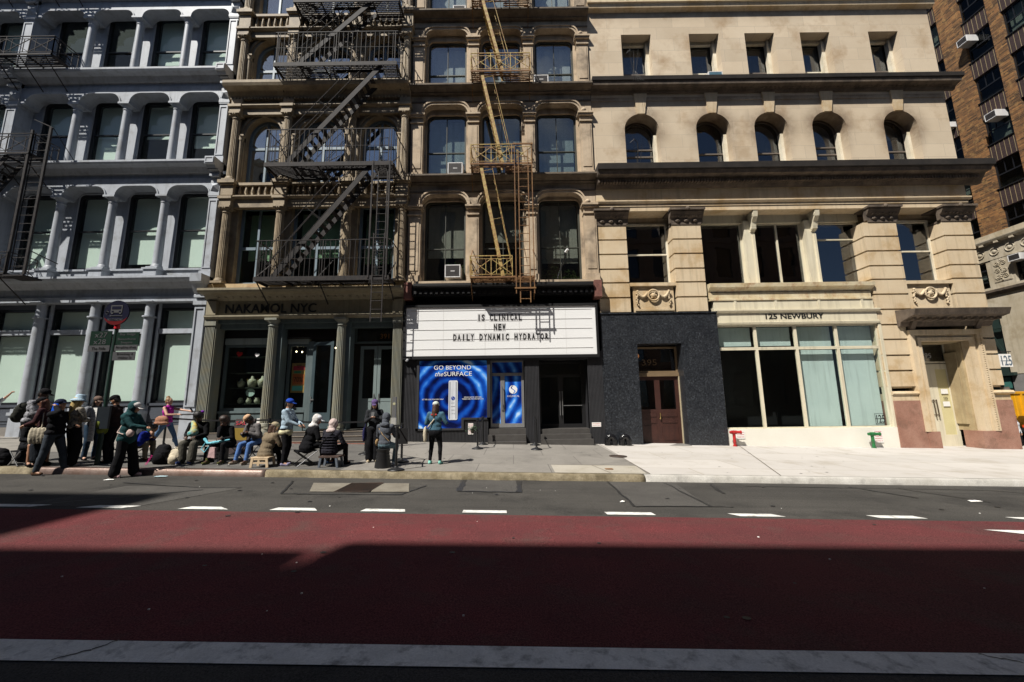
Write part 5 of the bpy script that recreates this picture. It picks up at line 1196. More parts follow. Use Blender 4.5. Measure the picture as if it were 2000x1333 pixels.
F3 = thing('fire_escape', (-.3, 16.1, 6.8), 'rusty yellow fire escape on the brown stone front above the marquee', 'fire escape')
for k, z in enumerate([6.80, 11.72, 16.12, 19.95]):
    x0, x1 = -1.64, .96
    m = MB(); m.box(x0, x1, 15.22, 15.26, z-.04, z+.03); m.box(x0, x0+.03, 15.25, 16.14, z-.04, z+.02); m.box(x1-.03, x1, 15.25, 16.14, z-.04, z+.02); grating(x0+.03, x1-.03, 15.27, 16.1, z-.02, (-1.15, -.2, 15.5, 15.95) if k else None, m, .10, .055); m.build('platform', FER if k != 1 else FER, F3)
    m = MB(); xr = .05 if k == 0 else x1
    rail_run(m, (x0, 15.24, z), (xr, 15.24, z), .88, 2 if k == 0 else 3, True)
    rail_run(m, (x0, 15.25, z), (x0, 16.12, z), .88, 1, True)
    if k: rail_run(m, (x1, 15.25, z), (x1, 16.12, z), .88, 1, True)
    m.build('railing', FEY if k < 2 else MATS['peeling_yellow_paint'], F3)
    m = MB()
    for x in (x0+.02, x1-.02): m.bar((x, 16.14, z-.75), (x, 15.35, z-.05), .03, .03); m.bar((x, 15.3, z+.85), (x, 16.14, z+1.5), .03, .015)
    m.build_each('bracket', FER, F3)
for a, b in (((-1.20, 11.66), (-.32, 6.86)), ((-1.16, 16.05), (-.30, 11.8)), ((-1.12, 19.85), (-.25, 16.15))):
    stair(F3, a, b, 15.3, 15.84, FEY, 16, rails=(.45,), tread=.14, w=.13)
ladder(F3, .36, .76, 15.19, 5.72, 12.3, FER, pitch=.34)
m = MB()
for x in (.20, .92): m.bar((x, 15.17, 6.08), (x, 15.17, 12.62), .035, .035)
for z in (6.3, 12.55): m.bar((.14, 15.15, z), (.98, 15.15, z), .04, .06)
m.build('ladder_guide', FER, F3)

F1 = thing('fire_escape', (-21.8, 16.1, 7.0), 'black iron fire escape with cross-braced rails on the blue-grey front', 'fire escape')
for k, (z, xr) in enumerate(((7.15, -19.95), (12.35, -19.9), (17.05, -19.78), (21.6, -19.8))):
    x0, x1 = -25.0, xr
    m = MB(); m.box(x0, x1, 15.0, 15.04, z-.05, z+.03); m.box(x1-.03, x1, 15.0, 16.0, z-.05, z+.02); grating(x0, x1-.03, 15.05, 16.0, z-.02, None, m, .10, .055); m.build('platform', FEB, F1)
    m = MB(); rail_run(m, (x0, 15.02, z), (x1, 15.02, z), .88, 5, True); rail_run(m, (x1, 15.02, z), (x1, 16.0, z), .88, 1, True); m.build('railing', FEB, F1)
    m = MB()
    for q in range(5): x = x1-.3-q*1.1; m.bar((x, 16.1, z-1.0), (x, 15.0, z-.05), .03, .03)
    m.build_each('bracket', FEB, F1)
m = MB(); 
for x in (-19.98, -19.22): m.bar((x, 15.05, 7.1), (x, 15.05, 13.4 if x < -19.5 else 13.5), .09, .07)
m.box(-20, -19.2, 15.0, 15.9, 7.02, 7.08); m.bar((-20.0, 15.05, 13.9), (-19.15, 15.05, 13.5), .03, .03); m.bar((-19.15, 15.05, 13.5), (-19.15, 16.0, 12.6), .02, .02); m.bar((-19.2, 15.05, 8.1), (-19.2, 16.1, 7.9), .03, .03); m.build('ladder_guide', FEB, F1)
ladder(F1, -19.88, -19.32, 15.1, 7.3, 13.3, FEB, pitch=.36)
stair(F1, (-24.3, 7.2), (-21.0, 12.3), 15.15, 15.7, FEB, 17)

# ---------------------------------------------------------------- bird spikes / iron brackets on the limestone ledges
def spikes(x, y, z, label):
    o = thing('iron_bracket', (x, y, z), label, 'iron bracket'); m = MB()
    pts = [Vector((x, y, z)), Vector((x+.06, y-.1, z+.75)), Vector((x+.03, y-.2, z+1.05)), Vector((x-.12, y-.25, z+1.2)), Vector((x-.3, y-.2, z+1.05))]
    m.path(pts, .018, 6); m.build('arm', BLACKM, o); m = MB()
    for k in range(6): m.tube((x+.1*math.sin(k*2)*1, y-.2, z+.1+.05*k), (x+.25*math.sin(k*2.1), y-.35, z+.75+.12*k), .008, .004, 5)
    for k in range(5): m.tube((x, y-.3, z+.05), (x-.2+.12*k, y-.55, z-.7), .007, .004, 5)
    m.build('spike', BLACKM, o)
spikes(5.6, 16.1, 12.0, 'curved black iron bracket with spikes in the first arched limestone window'); spikes(5.7, 16.1, 16.5, 'curved black iron bracket with spikes in the first square limestone window')

# ---------------------------------------------------------------- window air conditioners
ACW = mat('off_white_ac_case', (.72, .71, .70), .4, (.62, .61, .60), 3, .5, True, .04, 40, 0); ACG = mat('dark_ac_grille', (.04, .035, .035), .6)
ACB = mat('blue_grey_ac_grille', (.12, .25, .33), .5)
def ac(x, y, z, w, h, label, face=ACG, ax='y', dep=.42):
    o = thing('air_conditioner', (x, y, z), label, 'air conditioner', 'window air conditioners'); m = MB(); g = MB()
    if ax == 'y':
        fr = .045; m.box(x-w/2, x+w/2, y-dep+.02, y+.2, z, z+h); m.box(x-w/2, x+w/2, y-dep, y-dep+.02, z, z+fr); m.box(x-w/2, x+w/2, y-dep, y-dep+.02, z+h-fr, z+h); m.box(x-w/2, x-w/2+fr, y-dep, y-dep+.02, z+fr, z+h-fr); m.box(x+w/2-fr, x+w/2, y-dep, y-dep+.02, z+fr, z+h-fr)
        n = 9
        for k in range(n): zz_ = z+fr+(k+.2)*(h-2*fr)/n; g.box(x-w/2+fr, x+w/2-fr, y-dep+.006, y-dep+.018, zz_, zz_+(h-2*fr)/n*.7)
        if face is ACB:
            for k in range(8): xq = x-w/2+fr+(k+.1)*(w-2*fr)/8; g.box(xq, xq+.01, y-dep+.0, y-dep+.008, z+fr, z+h-fr)
        MB().box(x-.09, x+.09, y-dep-.002, y-dep+.004, z+h*.5-.018, z+h*.5+.018).build('badge', ACW, o)
    else:
        m.box(x-dep+.02, x+.2, y-w/2, y+w/2, z, z+h); fr = .045
        m.box(x-dep, x-dep+.02, y-w/2, y+w/2, z, z+fr); m.box(x-dep, x-dep+.02, y-w/2, y+w/2, z+h-fr, z+h); m.box(x-dep, x-dep+.02, y-w/2, y-w/2+fr, z+fr, z+h-fr); m.box(x-dep, x-dep+.02, y+w/2-fr, y+w/2, z+fr, z+h-fr)
        for k in range(8): zz_ = z+fr+(k+.2)*(h-2*fr)/8; g.box(x-dep+.006, x-dep+.018, y-w/2+fr, y+w/2-fr, zz_, zz_+(h-2*fr)/8*.7)
    m.build('case', ACW, o, bevel=.01); g.build('grille', face, o); return o
ac(-2.40, 16.5, 11.80, .66, .55, 'white air conditioner in the left third-floor window above the marquee')
ac(-2.45, 16.5, 7.05, .66, .56, 'white air conditioner in the lowest left window above the marquee', dep=.5)
ac(1.50, 16.5, 16.22, .66, .46, 'white air conditioner in the right window of the brown stone front')
ac(-2.28, 16.5, 20.08, .60, .40, 'white air conditioner in the topmost visible left window of the brown front')
ac(9.50, 16.6, 16.30, .66, .46, 'white air conditioner with a blue grille in the second square limestone window', ACB, dep=.5)
ac(6.25, 16.7, 16.28, .55, .28, 'low white air conditioner in the first square limestone window', dep=.3)
ac(6.3, 16.7, 12.0, .5, .22, 'low white air conditioner in the first arched limestone window', dep=.25)
ac(5.9, 16.6, 20.75, .5, .25, 'white air conditioner at the top left of the limestone front', dep=.3); ac(9.4, 16.6, 20.75, .5, .25, 'white air conditioner at the top of the limestone front, second window', dep=.3)
ac(32.0, 24.0, 25.95, .62, .48, 'silver air conditioner hanging high on the brick building', ax='x', dep=.6)
ac(32.0, 23.4, 19.75, .62, .48, 'white air conditioner on the brick building below the other', ax='x', dep=.6)
ac(32.0, 23.95, 10.3, .62, .42, 'white air conditioner beside the scrolled stone panel', ax='x', dep=.4); ac(32.0, 26.0, 21.0, .5, .4, 'white air conditioner in the half-hidden brick window by the limestone corner', ax='x', dep=.4)
o = thing('window_lamp', (2.3, 16.3, 6.95), 'small floodlight on a stalk outside the lowest right window of the brown front', 'lamp'); MB().tube((1.95, 16.2, 6.92), (2.30, 15.75, 8.0), .025).build('stalk', BLACKM, o); MB().tube((2.28, 15.78, 8.0), (2.36, 15.68, 8.1), .06, .05, 10).build('lamp_head', WHITEM, o)

# ---------------------------------------------------------------- shop display
sh = thing('display_shelves', (-11.1, 17.1, .9), 'glass shelves behind the jewellery shop window', 'shelves')
for k, z in enumerate((1.95, 2.62, 3.25, 3.95)): MB().box(-12.0, -10.1, 16.85, 17.5, z-.012, z).build('shelf', mat('dim_shelf', (.10, .12, .09), .4), sh)
BUST = mat('cream_bust', (.36, .37, .27), .7); GOLD = mat('brass_display', (.40, .28, .07), .45)
def bust(x, y, z, s, label):
    o = thing('necklace_bust', (x, y, z), label, 'display bust', 'necklace busts on the shelf'); m = MB()
    m.lathe([(.01, z), (.13*s, z), (.17*s, z+.16*s), (.18*s, z+.26*s), (.12*s, z+.33*s), (.06*s, z+.37*s), (.055*s, z+.45*s), (.03*s, z+.47*s)], x, y, 14); m.build('torso', BUST, o)
    m = MB()
    for k in range(10): a = math.pi*(k/9); m.ball((x+.11*s*math.cos(a), y-.16*s, z+.33*s-.14*s*math.sin(a)), (.014, .014, .014), 5, 3)
    m.build('necklace', GOLD, o)
bust(-11.55, 17.0, 2.64, .8, 'dim cream necklace bust at the left end of the shelf'); bust(-11.05, 16.95, 2.64, 1, 'cream necklace bust with a round pendant on the upper shelf'); bust(-10.62, 16.95, 2.64, 1, 'cream necklace bust beside the fluted shop column'); bust(-10.25, 16.98, 2.64, 1, 'cream necklace bust half hidden by the fluted shop column')
rr = random.Random(8)
for k, x in enumerate((-11.5, -11.15, -10.8, -10.45)):
    o = MB().lathe([(.05, 1.96), (.10, 2.0), (.11, 2.08), (.07, 2.16), (.08, 2.2)], x, 16.98, 12).build('vase', BUST, root=(x, 16.98, 1.96)); tag(o, ['pale green cup at the left of the middle display shelf', 'pale cup under the round fan on the display shelf', 'pale cup third along the display shelf', 'pale cup nearest the column on the display shelf'][k], 'cup', 'cups on the display shelf')
m = MB(); m.plate([(-11.1+.19*math.cos(a*math.tau/16), 2.42+.17*math.sin(a*math.tau/16)) for a in range(16)], [], 16.95, 16.97); tag(m.build('display_fan', mat('pale_teal_fan', (.42, .56, .50), .7), root=(-11.1, 16.95, 2.25)), 'round pale fan standing on the middle display shelf', 'fan')
m = MB()
for k in range(26): m.tube((-11.6+.06*k, 16.98+rr.uniform(-.1, .1), 1.28), (-11.5+.055*k+rr.uniform(-.1, .15), 17.0, 1.35+.30*math.sin(k/26*math.pi)*rr.random()), .014, n=5)
tag(m.build('brass_ornaments', GOLD, root=(-11.0, 17, 1.2)), 'tangle of brass ornaments at the foot of the shop window', 'ornaments')
def heart(x, z, s, mt, label, rot):
    pts = []
    for k in range(24):
        t = math.tau*k/24; a = 16*math.sin(t)**3; b = 13*math.cos(t)-5*math.cos(2*t)-2*math.cos(3*t)-math.cos(4*t)
        a, b = a*math.cos(rot)-b*math.sin(rot), a*math.sin(rot)+b*math.cos(rot); pts.append((x+a*s/32, z+b*s/32))
    tag(MB().plate(pts, [], 16.64, 16.65).build('heart_sticker', mt, root=(x, 16.64, z)), label, 'sticker')
heart(-11.50, 4.02, .26, REDP, 'red heart sticker on the jewellery shop window', -.15); heart(-10.75, 3.98, .20, WLETTER, 'white heart sticker on the jewellery shop window', -.15)
po2 = thing('sale_poster', (-8.95, 16.75, 2.4), 'orange sale poster reading 70% in the narrow shop window', 'poster')
MB().box(-9.3, -8.68, 16.76, 16.77, 2.38, 3.62).build('sheet', mat('ochre_print', (.55, .33, .10), .6), po2)
MB().box(-9.24, -8.76, 16.75, 16.76, 3.32, 3.5).build('red_band', mat('crimson_print', (.65, .05, .08), .6), po2); MB().box(-9.2, -8.9, 16.75, 16.76, 3.2, 3.28).build('green_band', mat('green_print', (.08, .45, .2), .6), po2)
MB().box(-9.24, -8.76, 16.75, 16.76, 2.72, 3.15).build('orange_block', mat('orange_print', (.70, .16, .04), .6), po2); MB().box(-9.24, -8.8, 16.75, 16.76, 2.46, 2.66).build('teal_band', mat('teal_print', (.15, .60, .52), .6), po2)
text(po2, 'lettering', '70%', LETTER, -9.0, 2.83, 16.745, .30, w=.38, depth=.003); text(po2, 'lettering', 'SPRING\nSALE', LETTER, -9.0, 3.42, 16.745, .08, w=.2, depth=.003); text(po2, 'lettering', 'UP TO', LETTER, -9.05, 3.215, 16.745, .06, w=.2, depth=.002)
BULB = mat('warm_bulb', (1, .85, .6), .5, emit=(1, .78, .45, 9))
o = thing('string_lights', (-9, 17.2, 4.1), 'string of small warm bulbs hanging inside the jewellery shop', 'string lights')
for x, y, z in ((-9.35, 17.1, 4.16), (-9.1, 17.1, 4.14), (-8.8, 17.1, 4.06), (-8.55, 17.1, 3.98), (-10.3, 17.3, 4.4), (-7.75, 17.3, 4.33), (-7.6, 17.3, 4.3), (-7.35, 17.2, 4.2), (-7.5, 17.3, 4.42)): MB().ball((x, y, z), (.025, .025, .03), 8, 6).build('bulb', BULB, o)
MB().path([(-9.4, 17.1, 4.2), (-9.1, 17.1, 4.18), (-8.8, 17.1, 4.1), (-8.5, 17.1, 4.02)], .005, 4).build('wire', BLACKM, o)
notice(-10.25, 1.05, .36, .3, 16.5, ['NO SMOKING', 'NO SITTING'], 'white notice with red print on the shop front behind the peach cap'); notice(-9.28, .95, .32, .34, 16.5, ['NO SMOKING', 'PLEASE'], 'white notice in the shade of the fluted shop column')

# ---------------------------------------------------------------- bus stop
bx, by = -10.37, 10.25; bz = gz(bx, side(by))
BS = thing('bus_stop_sign', (bx, by, bz), 'round blue bus stop sign with route boards on a dark green pole', 'sign')
dg = mat('dark_green_pole_paint', (.008, .03, .02), .4); NAV = mat('navy_sign_face', (.005, .006, .022), .8, spec=.1); SIGNR = mat('red_sign_face', (.11, .006, .008), .8, spec=.1); GSF = mat('dark_green_sign_face', (.006, .022, .014), .8, spec=.1); LG = mat('light_grey_sign_face', (.085, .085, .09), .8, spec=.1)
m = MB().tube((bx, by, bz), (bx, by, 3.86), .042, n=12); m.tube((bx, by, bz), (bx, by, 1.35), .055, n=12); m.build('pole', dg, BS)
MB().tube((bx, by, 3.86), (bx, by, 4.0), .06, n=12).build('collar', mat('bright_red_collar', (.6, .01, .02), .4), BS)
cz = 4.28; n = 32
circ = lambda rx, rz: [(bx+rx*math.cos(math.tau*k/n), cz+rz*math.sin(math.tau*k/n)) for k in range(n)]
MB().plate(circ(.33, .33), [], by-.07, by-.045).build('disc', NAV, BS)
m = MB(); low = [(bx+.33*math.cos(a), cz+.33*math.sin(a)) for a in [math.pi*(1.13+.74*k/16) for k in range(17)]]; up_ = [(bx+.33*math.cos(a)*.98, cz-.13-.1*math.sin(math.pi*k/16)) for k, a in enumerate([math.pi*(1.87-.74*k/16) for k in range(17)])]
m.plate(low+up_, [], by-.076, by-.071).build('red_band', SIGNR, BS)
m = MB(); m.box(bx-.15, bx+.15, by-.08, by-.072, cz-.0, cz+.2); m.build('bus_symbol', LG, BS); m = MB(); m.box(bx-.12, bx+.12, by-.085, by-.081, cz+.09, cz+.17); m.box(bx-.12, bx-.07, by-.085, by-.081, cz+.015, cz+.05); m.box(bx+.07, bx+.12, by-.085, by-.081, cz+.015, cz+.05); m.build('bus_window_symbol', NAV, BS)
m = MB(); m.box(bx-.13, bx-.08, by-.08, by-.072, cz-.035, cz); m.box(bx+.08, bx+.13, by-.08, by-.072, cz-.035, cz); m.box(bx-.14, bx+.14, by-.08, by-.072, cz-.09, cz-.075)
m.add([(bx-.14, by-.076, cz-.06), (bx-.14, by-.076, cz-.105), (bx-.17, by-.076, cz-.083)], [(0, 1, 2)]); m.add([(bx+.14, by-.076, cz-.06), (bx+.14, by-.076, cz-.105), (bx+.17, by-.076, cz-.083)], [(0, 1, 2)])
for k in range(10): a, b = math.tau*k/10, math.tau*(k+1)/10; m.tube((bx-.24+.04*math.cos(a), by-.076, cz+.0+.04*math.sin(a)), (bx-.24+.04*math.cos(b), by-.076, cz+.04*math.sin(b)), .006, n=4)
m.tube((bx-.25, by-.076, cz+.09), (bx-.24, by-.076, cz+.03), .008, n=4); m.tube((bx-.24, by-.076, cz+.03), (bx-.2, by-.076, cz+.02), .008, n=4); m.build('bus_arrow_symbol', LG, BS)
text(BS, 'lettering', 'NO STANDING', LG, bx, cz-.215, by-.078, .085, w=.40, depth=.003)
MB().box(bx-.62, bx-.07, by-.04, by-.025, 3.42, 3.80).build('route_board', GSF, BS); MB().box(bx-.64, bx-.08, by-.04, by-.025, 3.26, 3.42).build('route_board', LG, BS)
text(BS, 'lettering', 'x27', LG, bx-.34, 3.63, by-.043, .19, w=.32, depth=.003); text(BS, 'lettering', 'x28', LG, bx-.35, 3.45, by-.043, .19, w=.32, depth=.003); text(BS, 'lettering', 'The Ride', LETTER, bx-.36, 3.30, by-.043, .11, w=.36, depth=.003)
def rb(x0, x1, z0, z1, m_): # boards turned a little toward the kerb
    return MB().box(x0, x1, by-.05, by-.035, z0, z1).build('route_board', m_, BS)
rb(bx+.07, bx+.66, 3.43, 3.76, GSF); rb(bx+.06, bx+.65, 3.27, 3.42, LG); rb(bx+.04, bx+.62, 3.02, 3.25, LG)
for tx, zz1, mm_, ww in (('Bay Ridge', 3.68, LG, .4), ('Bensonhurst/', 3.55, LG, .48), ('Seagate', 3.46, LG, .3), ('Pick up/Drop off only', 3.33, LETTER, .52), ('Broadway &', 3.16, LETTER, .42), ('Walker St', 3.06, LETTER, .36)): text(BS, 'lettering', tx, mm_, bx+.36, zz1, by-.053, .085, w=ww, depth=.002)
m = MB(); m.box(bx-.23, bx+.22, by-.10, by-.05, 1.30, 1.84); m.build('timetable_box', mat('slate_box', (.015, .02, .026), .4), BS); MB().box(bx-.22, bx-.08, by-.115, by-.10, 1.0, 1.82).build('timetable_sheet', PAPER, BS)
m = MB()
for k in range(20): m.box(bx-.20, bx-.10-.02*(k % 3), by-.117, by-.1155, 1.04+k*.037, 1.052+k*.037)
m.build('timetable_print', mat('grey_print', (.3, .31, .35)), BS)

# ---------------------------------------------------------------- barrier posts and belts
def post(x, y, label, belt=None):
    z = gz(x, side(y)); o = thing('barrier_post', (x, y, z), label, 'barrier post', 'belt barrier posts')
    MB().lathe([(.20, z), (.20, z+.02), (.17, z+.035), (.06, z+.07), (.035, z+.10)], x, y, 20).build('base', BLACKM, o)
    MB().tube((x, y, z+.05), (x, y, z+1.0), .032, n=12).build('post', BLACKM, o); MB().tube((x, y, z+.94), (x, y, z+1.04), .045, n=12).build('belt_head', BLACKM, o); return z+.98
posts = {'a': (-2.86, 10.03), 'b': (-3.07, 11.28), 'c': (-1.24, 14.2), 'd': (-1.16, 15.5), 'e': (.80, 14.2), 'f': (.82, 15.5)}
labs = {'a': 'black belt post standing nearest the kerb', 'b': 'black belt post just behind the kerb one', 'c': 'front black belt post of the pair by the blue door', 'd': 'rear black belt post of the pair against the blue door steps', 'e': 'front black belt post before the black doorway', 'f': 'rear black belt post against the ribbed pier'}
hz = {k: post(*posts[k], labs[k]) for k in posts}
def belt(pa, pb, za, zb, label):
    pa, pb = Vector((*pa, za)), Vector((*pb, zb)); m = MB(); n = 8
    for i in range(n):
        a, b = pa.lerp(pb, i/n), pa.lerp(pb, (i+1)/n); sg = lambda t: -.05*math.sin(math.pi*t)
        m.bar(a+Vector((0, 0, sg(i/n))), b+Vector((0, 0, sg((i+1)/n))), .006, .05)
    tag(m.build('barrier_belt', BLACKM, root=pa), label, 'barrier belt', 'belts between barrier posts')
belt(posts['a'], posts['b'], hz['a'], hz['b'], 'short black belt between the two kerb posts'); belt(posts['c'], posts['d'], hz['c'], hz['d'], 'short black belt reaching back toward the blue door'); belt(posts['e'], posts['f'], hz['e'], hz['f'], 'short black belt reaching back to the ribbed pier')
for k, (x, y, lb) in enumerate(((-7.75, 12.9, 'black belt post behind the seated people by the shop'), (-4.55, 12.6, 'black belt post behind the pink hooded sitter'), (-11.3, 13.2, 'black belt post by the walking woman'))): hz[str(k)] = post(x, y, lb)
belt((-4.55, 12.6), (-7.75, 12.9), hz['1'], hz['0'], 'long black belt behind the seated people'); belt((-7.75, 12.9), (-11.3, 13.2), hz['0'], hz['2'], 'long black belt running left past the blue-grey pilaster'); belt(posts['b'], (-4.55, 12.6), hz['b'], hz['1'], 'black belt between the kerb posts and the hooded sitters')
m = MB(); x, y = -3.02, 10.6; z = gz(x, side(y)); m.box(x-.02, x+.28, y, y+.03, z+.55, z+.95); tag(m.build('cloth_banner', BLACKM, root=(x, y, z+.5)), 'black cloth hanging on the belt between the kerb posts', 'cloth')
# potted greenery tied to the post by the blue door
o = thing('hanging_plant', (-1.35, 14.25, .8), 'small green plant hung beside the barrier post near the blue door', 'plant'); m = MB(); rr = random.Random(2)
for k in range(90):
    c = Vector((-1.42+rr.gauss(0, .10), 14.2+rr.gauss(0, .07), .98+rr.gauss(0, .055))); a, b = rr.uniform(0, 6.28), rr.uniform(-.8, .8); u = Vector((math.cos(a), math.sin(a), b)).normalized()*.045; v = u.cross(Vector((0, 0, 1))).normalized()*.02
    m.quad(c-u, c-v, c+u, c+v)
m.build('leaves', mat('dark_leaf', (.045, .10, .035), .6), o); MB().lathe([(.05, .80), (.08, .92)], -1.42, 14.2, 12).build('pot', mat('dark_pot', (.06, .045, .035), .7), o)
# meter post in front of the shop
x, y = -4.30, 14.6; z = gz(x, side(y)); o = thing('parking_post', (x, y, z), 'slim grey metal sign post with a small round plate before the shop doors', 'post')
MB().box(x-.07, x+.07, y, y+.04, z, z+1.75).build('post', METAL, o); MB().tube((x, y-.005, z+1.5), (x, y, z+1.5), .05, n=14).build('plate', mat('yellowed_plate', (.5, .48, .3), .5), o); MB().box(x-.09, x+.09, y-.03, y+.07, z, z+1.0).build('box', mat('grey_post_box', (.42, .41, .38), .5), o)
# gooseneck pipes, red and green standpipes
def goose(x, label):
    z = gz(x, side(15.75)); o = thing('gooseneck_pipe', (x, 15.8, z), label, 'pipe', 'black gooseneck pipes'); m = MB(); n = 10; y = 15.75
    pts = [(x-.125, y, z), (x-.125, y, z+.18)]+[(x-.125*math.cos(math.pi*k/n), y, z+.18+.15*math.sin(math.pi*k/n)) for k in range(1, n)]+[(x+.125, y, z+.18), (x+.125, y, z+.03)]
    m.path(pts, .115, 14); m.build('bend', mat('glossy_black_iron', (.01, .01, .011), .18), o)
    m = MB()
    for px, pz in ((x-.125, z+.02), (x-.125, z+.17), (x+.125, z+.03), (x+.125, z+.17)): m.lathe([(.128, pz), (.128, pz+.03)], px, y, 14)
    m.build('flange', MATS['glossy_black_iron'], o)
goose(3.76, 'glossy black gooseneck pipe nearer the shop wall corner'); goose(4.30, 'glossy black gooseneck pipe nearer the granite doorway')
def stand(x, mt, label, s=1):
    z = gz(x, side(16.0)); y = 15.95; o = thing('standpipe', (x, y, z), label, 'standpipe'); MB().tube((x, y, z), (x, y, z+.48), .055, n=14).lathe([(.08, z), (.08, z+.03)], x, y, 14).build('riser', mt, o)
    m = MB(); m.tube((x-.09, y-.02, z+.53), (x+.09, y-.02, z+.53), .07, n=14); m.ball((x, y, z+.52), (.085, .085, .085)); m.tube((x-.12, y-.02, z+.53), (x-.16, y-.02, z+.53), .055, n=12); m.tube((x+.09, y-.03, z+.53), (x+.22*s, y-.06, z+.53), .055, n=12); m.tube((x+.22, y-.06, z+.53), (x+.26, y-.07, z+.53), .07, n=12); m.build('coupling', mt, o)
stand(8.62, REDP, 'red fire standpipe against the white plinth of the cream shop'); stand(14.0, GREENP, 'green fire standpipe against the white plinth near the pink granite')
notice(8.98, .32, .34, .30, 16.16, ['COMBINATION', 'STANDPIPE', 'CONNECTION'], 'white notice with red print beside the red standpipe', REDL); notice(14.42, .10, .34, .48, 16.16, ['SIAMESE', 'SPRINKLER', 'CONNECTION', 'BASEMENT', 'ONLY'], 'white notice with red print beside the green standpipe', REDL)
# hanging 125 sign on the side street corner
hs = thing('hanging_sign', (21.3, 17.2, 3.1), 'white hanging square sign reading 125 at the corner of the limestone building', 'sign')
MB().box(21.1, 21.62, 17.19, 17.22, 3.1, 3.66).build('board', PAPER, hs); text(hs, 'lettering', '125', mat('slate_print', (.12, .16, .2), .5), 21.36, 3.17, 17.187, .60, w=.45, depth=.003, bold=.006)
m = MB(); m.box(21.12, 21.6, 17.183, 17.188, 3.35, 3.375); m.build('strike_line', MATS['slate_print'], hs); m = MB(); m.tube((19.9, 17.2, 3.76), (21.65, 17.2, 3.76), .018); m.tube((21.2, 17.2, 3.76), (21.2, 17.2, 3.64), .01); m.tube((21.55, 17.2, 3.76), (21.55, 17.2, 3.64), .01); m.build('arm', BLACKM, hs)
# yellow skip truck in the side street
tx, ty = 24.9, 20.0; tz = -.66; YEL = mat('yellow_truck_paint', (.75, .36, .01), .4, (.6, .27, .01), 2, .6, True, .05)
T = thing('skip_truck', (tx+1.2, ty+2.5, tz), 'yellow skip truck parked in the side street at the right edge', 'truck')
m = MB(); m.prof([(ty, tz+1.55), (ty, tz+2.72), (ty+4.6, tz+2.72), (ty+4.6, tz+.9), (ty+.5, tz+.9)], tx, tx+2.4); m.box(tx-.05, tx+2.45, ty-.05, ty+4.65, tz+2.62, tz+2.75); m.build('skip', YEL, T, bevel=.02)
m = MB()
for k in range(6): m.box(tx-.06, tx, ty+.2+k*.8, ty+.3+k*.8, tz+.95, tz+2.62)
for k in range(4): m.box(tx+.25+k*.55, tx+.33+k*.55, ty-.06, ty, tz+1.56, tz+2.62)
m.build('rib', YEL, T); MB().box(tx+.1, tx+2.3, ty+.2, ty+6.6, tz+.75, tz+.95).build('chassis', BLACKM, T)
m = MB(); m.box(tx+.05, tx+2.35, ty+4.9, ty+6.6, tz+.8, tz+2.6); m.build('cab', YEL, T, bevel=.06); MB().box(tx+.0, tx+.04, ty+5.3, ty+6.2, tz+1.7, tz+2.4).build('side_window', G_B4, T)
for yy in (ty+.9, ty+2.0, ty+5.8):
    for xx_ in (tx+.3, tx+2.1): w = MB().tube((xx_-.15, yy, tz+.48), (xx_+.15, yy, tz+.48), .48, n=22).build('wheel', mat('tyre_rubber', (.015, .015, .015), .8), T); MB().tube((xx_-.16, yy, tz+.48), (xx_+.16, yy, tz+.48), .24, n=16).build('rim', METAL, w)
m = MB(); m.box(tx+.1, tx+.25, ty-.02, ty+.02, tz+1.0, tz+1.12); m.box(tx+2.15, tx+2.3, ty-.02, ty+.02, tz+1.0, tz+1.12); m.build('tail_light', mat('orange_red_lens', (.7, .08, .02), .3), T)
for q in range(5): MB().box(tx+.2+q*.4, tx+.45+q*.4, ty+.5+q*.3, ty+.7+q*.3, tz+2.6, tz+3.0-.06*q).build('rubble', mat('grey_rubble', (.2, .21, .22), .8), T)
# litter
def litter(x, y, pts, mt, label, kind='paper_scrap'):
    on = y > 9.9; z = gz(x, side(y) if on else 0)+.015; m = MB(); n = len(pts); m.add([(x, y, z+.02)]+[(x+a, y+b, z+.006*(k % 2)) for k, (a, b) in enumerate(pts)], [(0, k+1, (k+1) % n+1) for k in range(n)]); m.add([(x+a, y+b, z-.004) for a, b in pts], [tuple(range(n))]); tag(m.build(kind, mt, root=(x, y, z)), label, 'litter')
litter(-8.95, 9.15, [(-.1, -.03), (.06, -.05), (.12, .0), (.08, .04), (-.06, .03)], PAPER, 'crumpled white paper scrap on the road by the pink sneakers'); litter(-8.2, 9.62, [(-.14, -.03), (0, -.05), (.13, -.02), (.13, .05), (-.02, .06), (-.14, .03)], mat('pale_blue_mask', (.50, .68, .74), .7), 'pale blue face mask dropped in the gutter', 'face_mask')
litter(8.95, 8.15, [(-.12, -.04), (.1, -.05), (.14, .04), (-.08, .06)], PAPER, 'flat white paper scrap on the road at the right')
litter(2.0, 7.75, [(-.06, -.04), (.03, -.05), (.06, .03)], PAPER, 'small white scrap by the tarred patch')

o = thing('tube_light', (-18.2, 17.2, 18.2), 'warm tube light glowing inside the second top blue-grey window', 'light'); MB().box(-18.9, -17.9, 17.2, 17.25, 18.05, 18.09).build('tube', mat('warm_tube', (1, .7, .4), .5, emit=(1, .62, .32, 3.0)), o); MB().box(-18.95, -17.85, 17.18, 17.27, 18.09, 18.13).build('fitting', BLACKM, o)
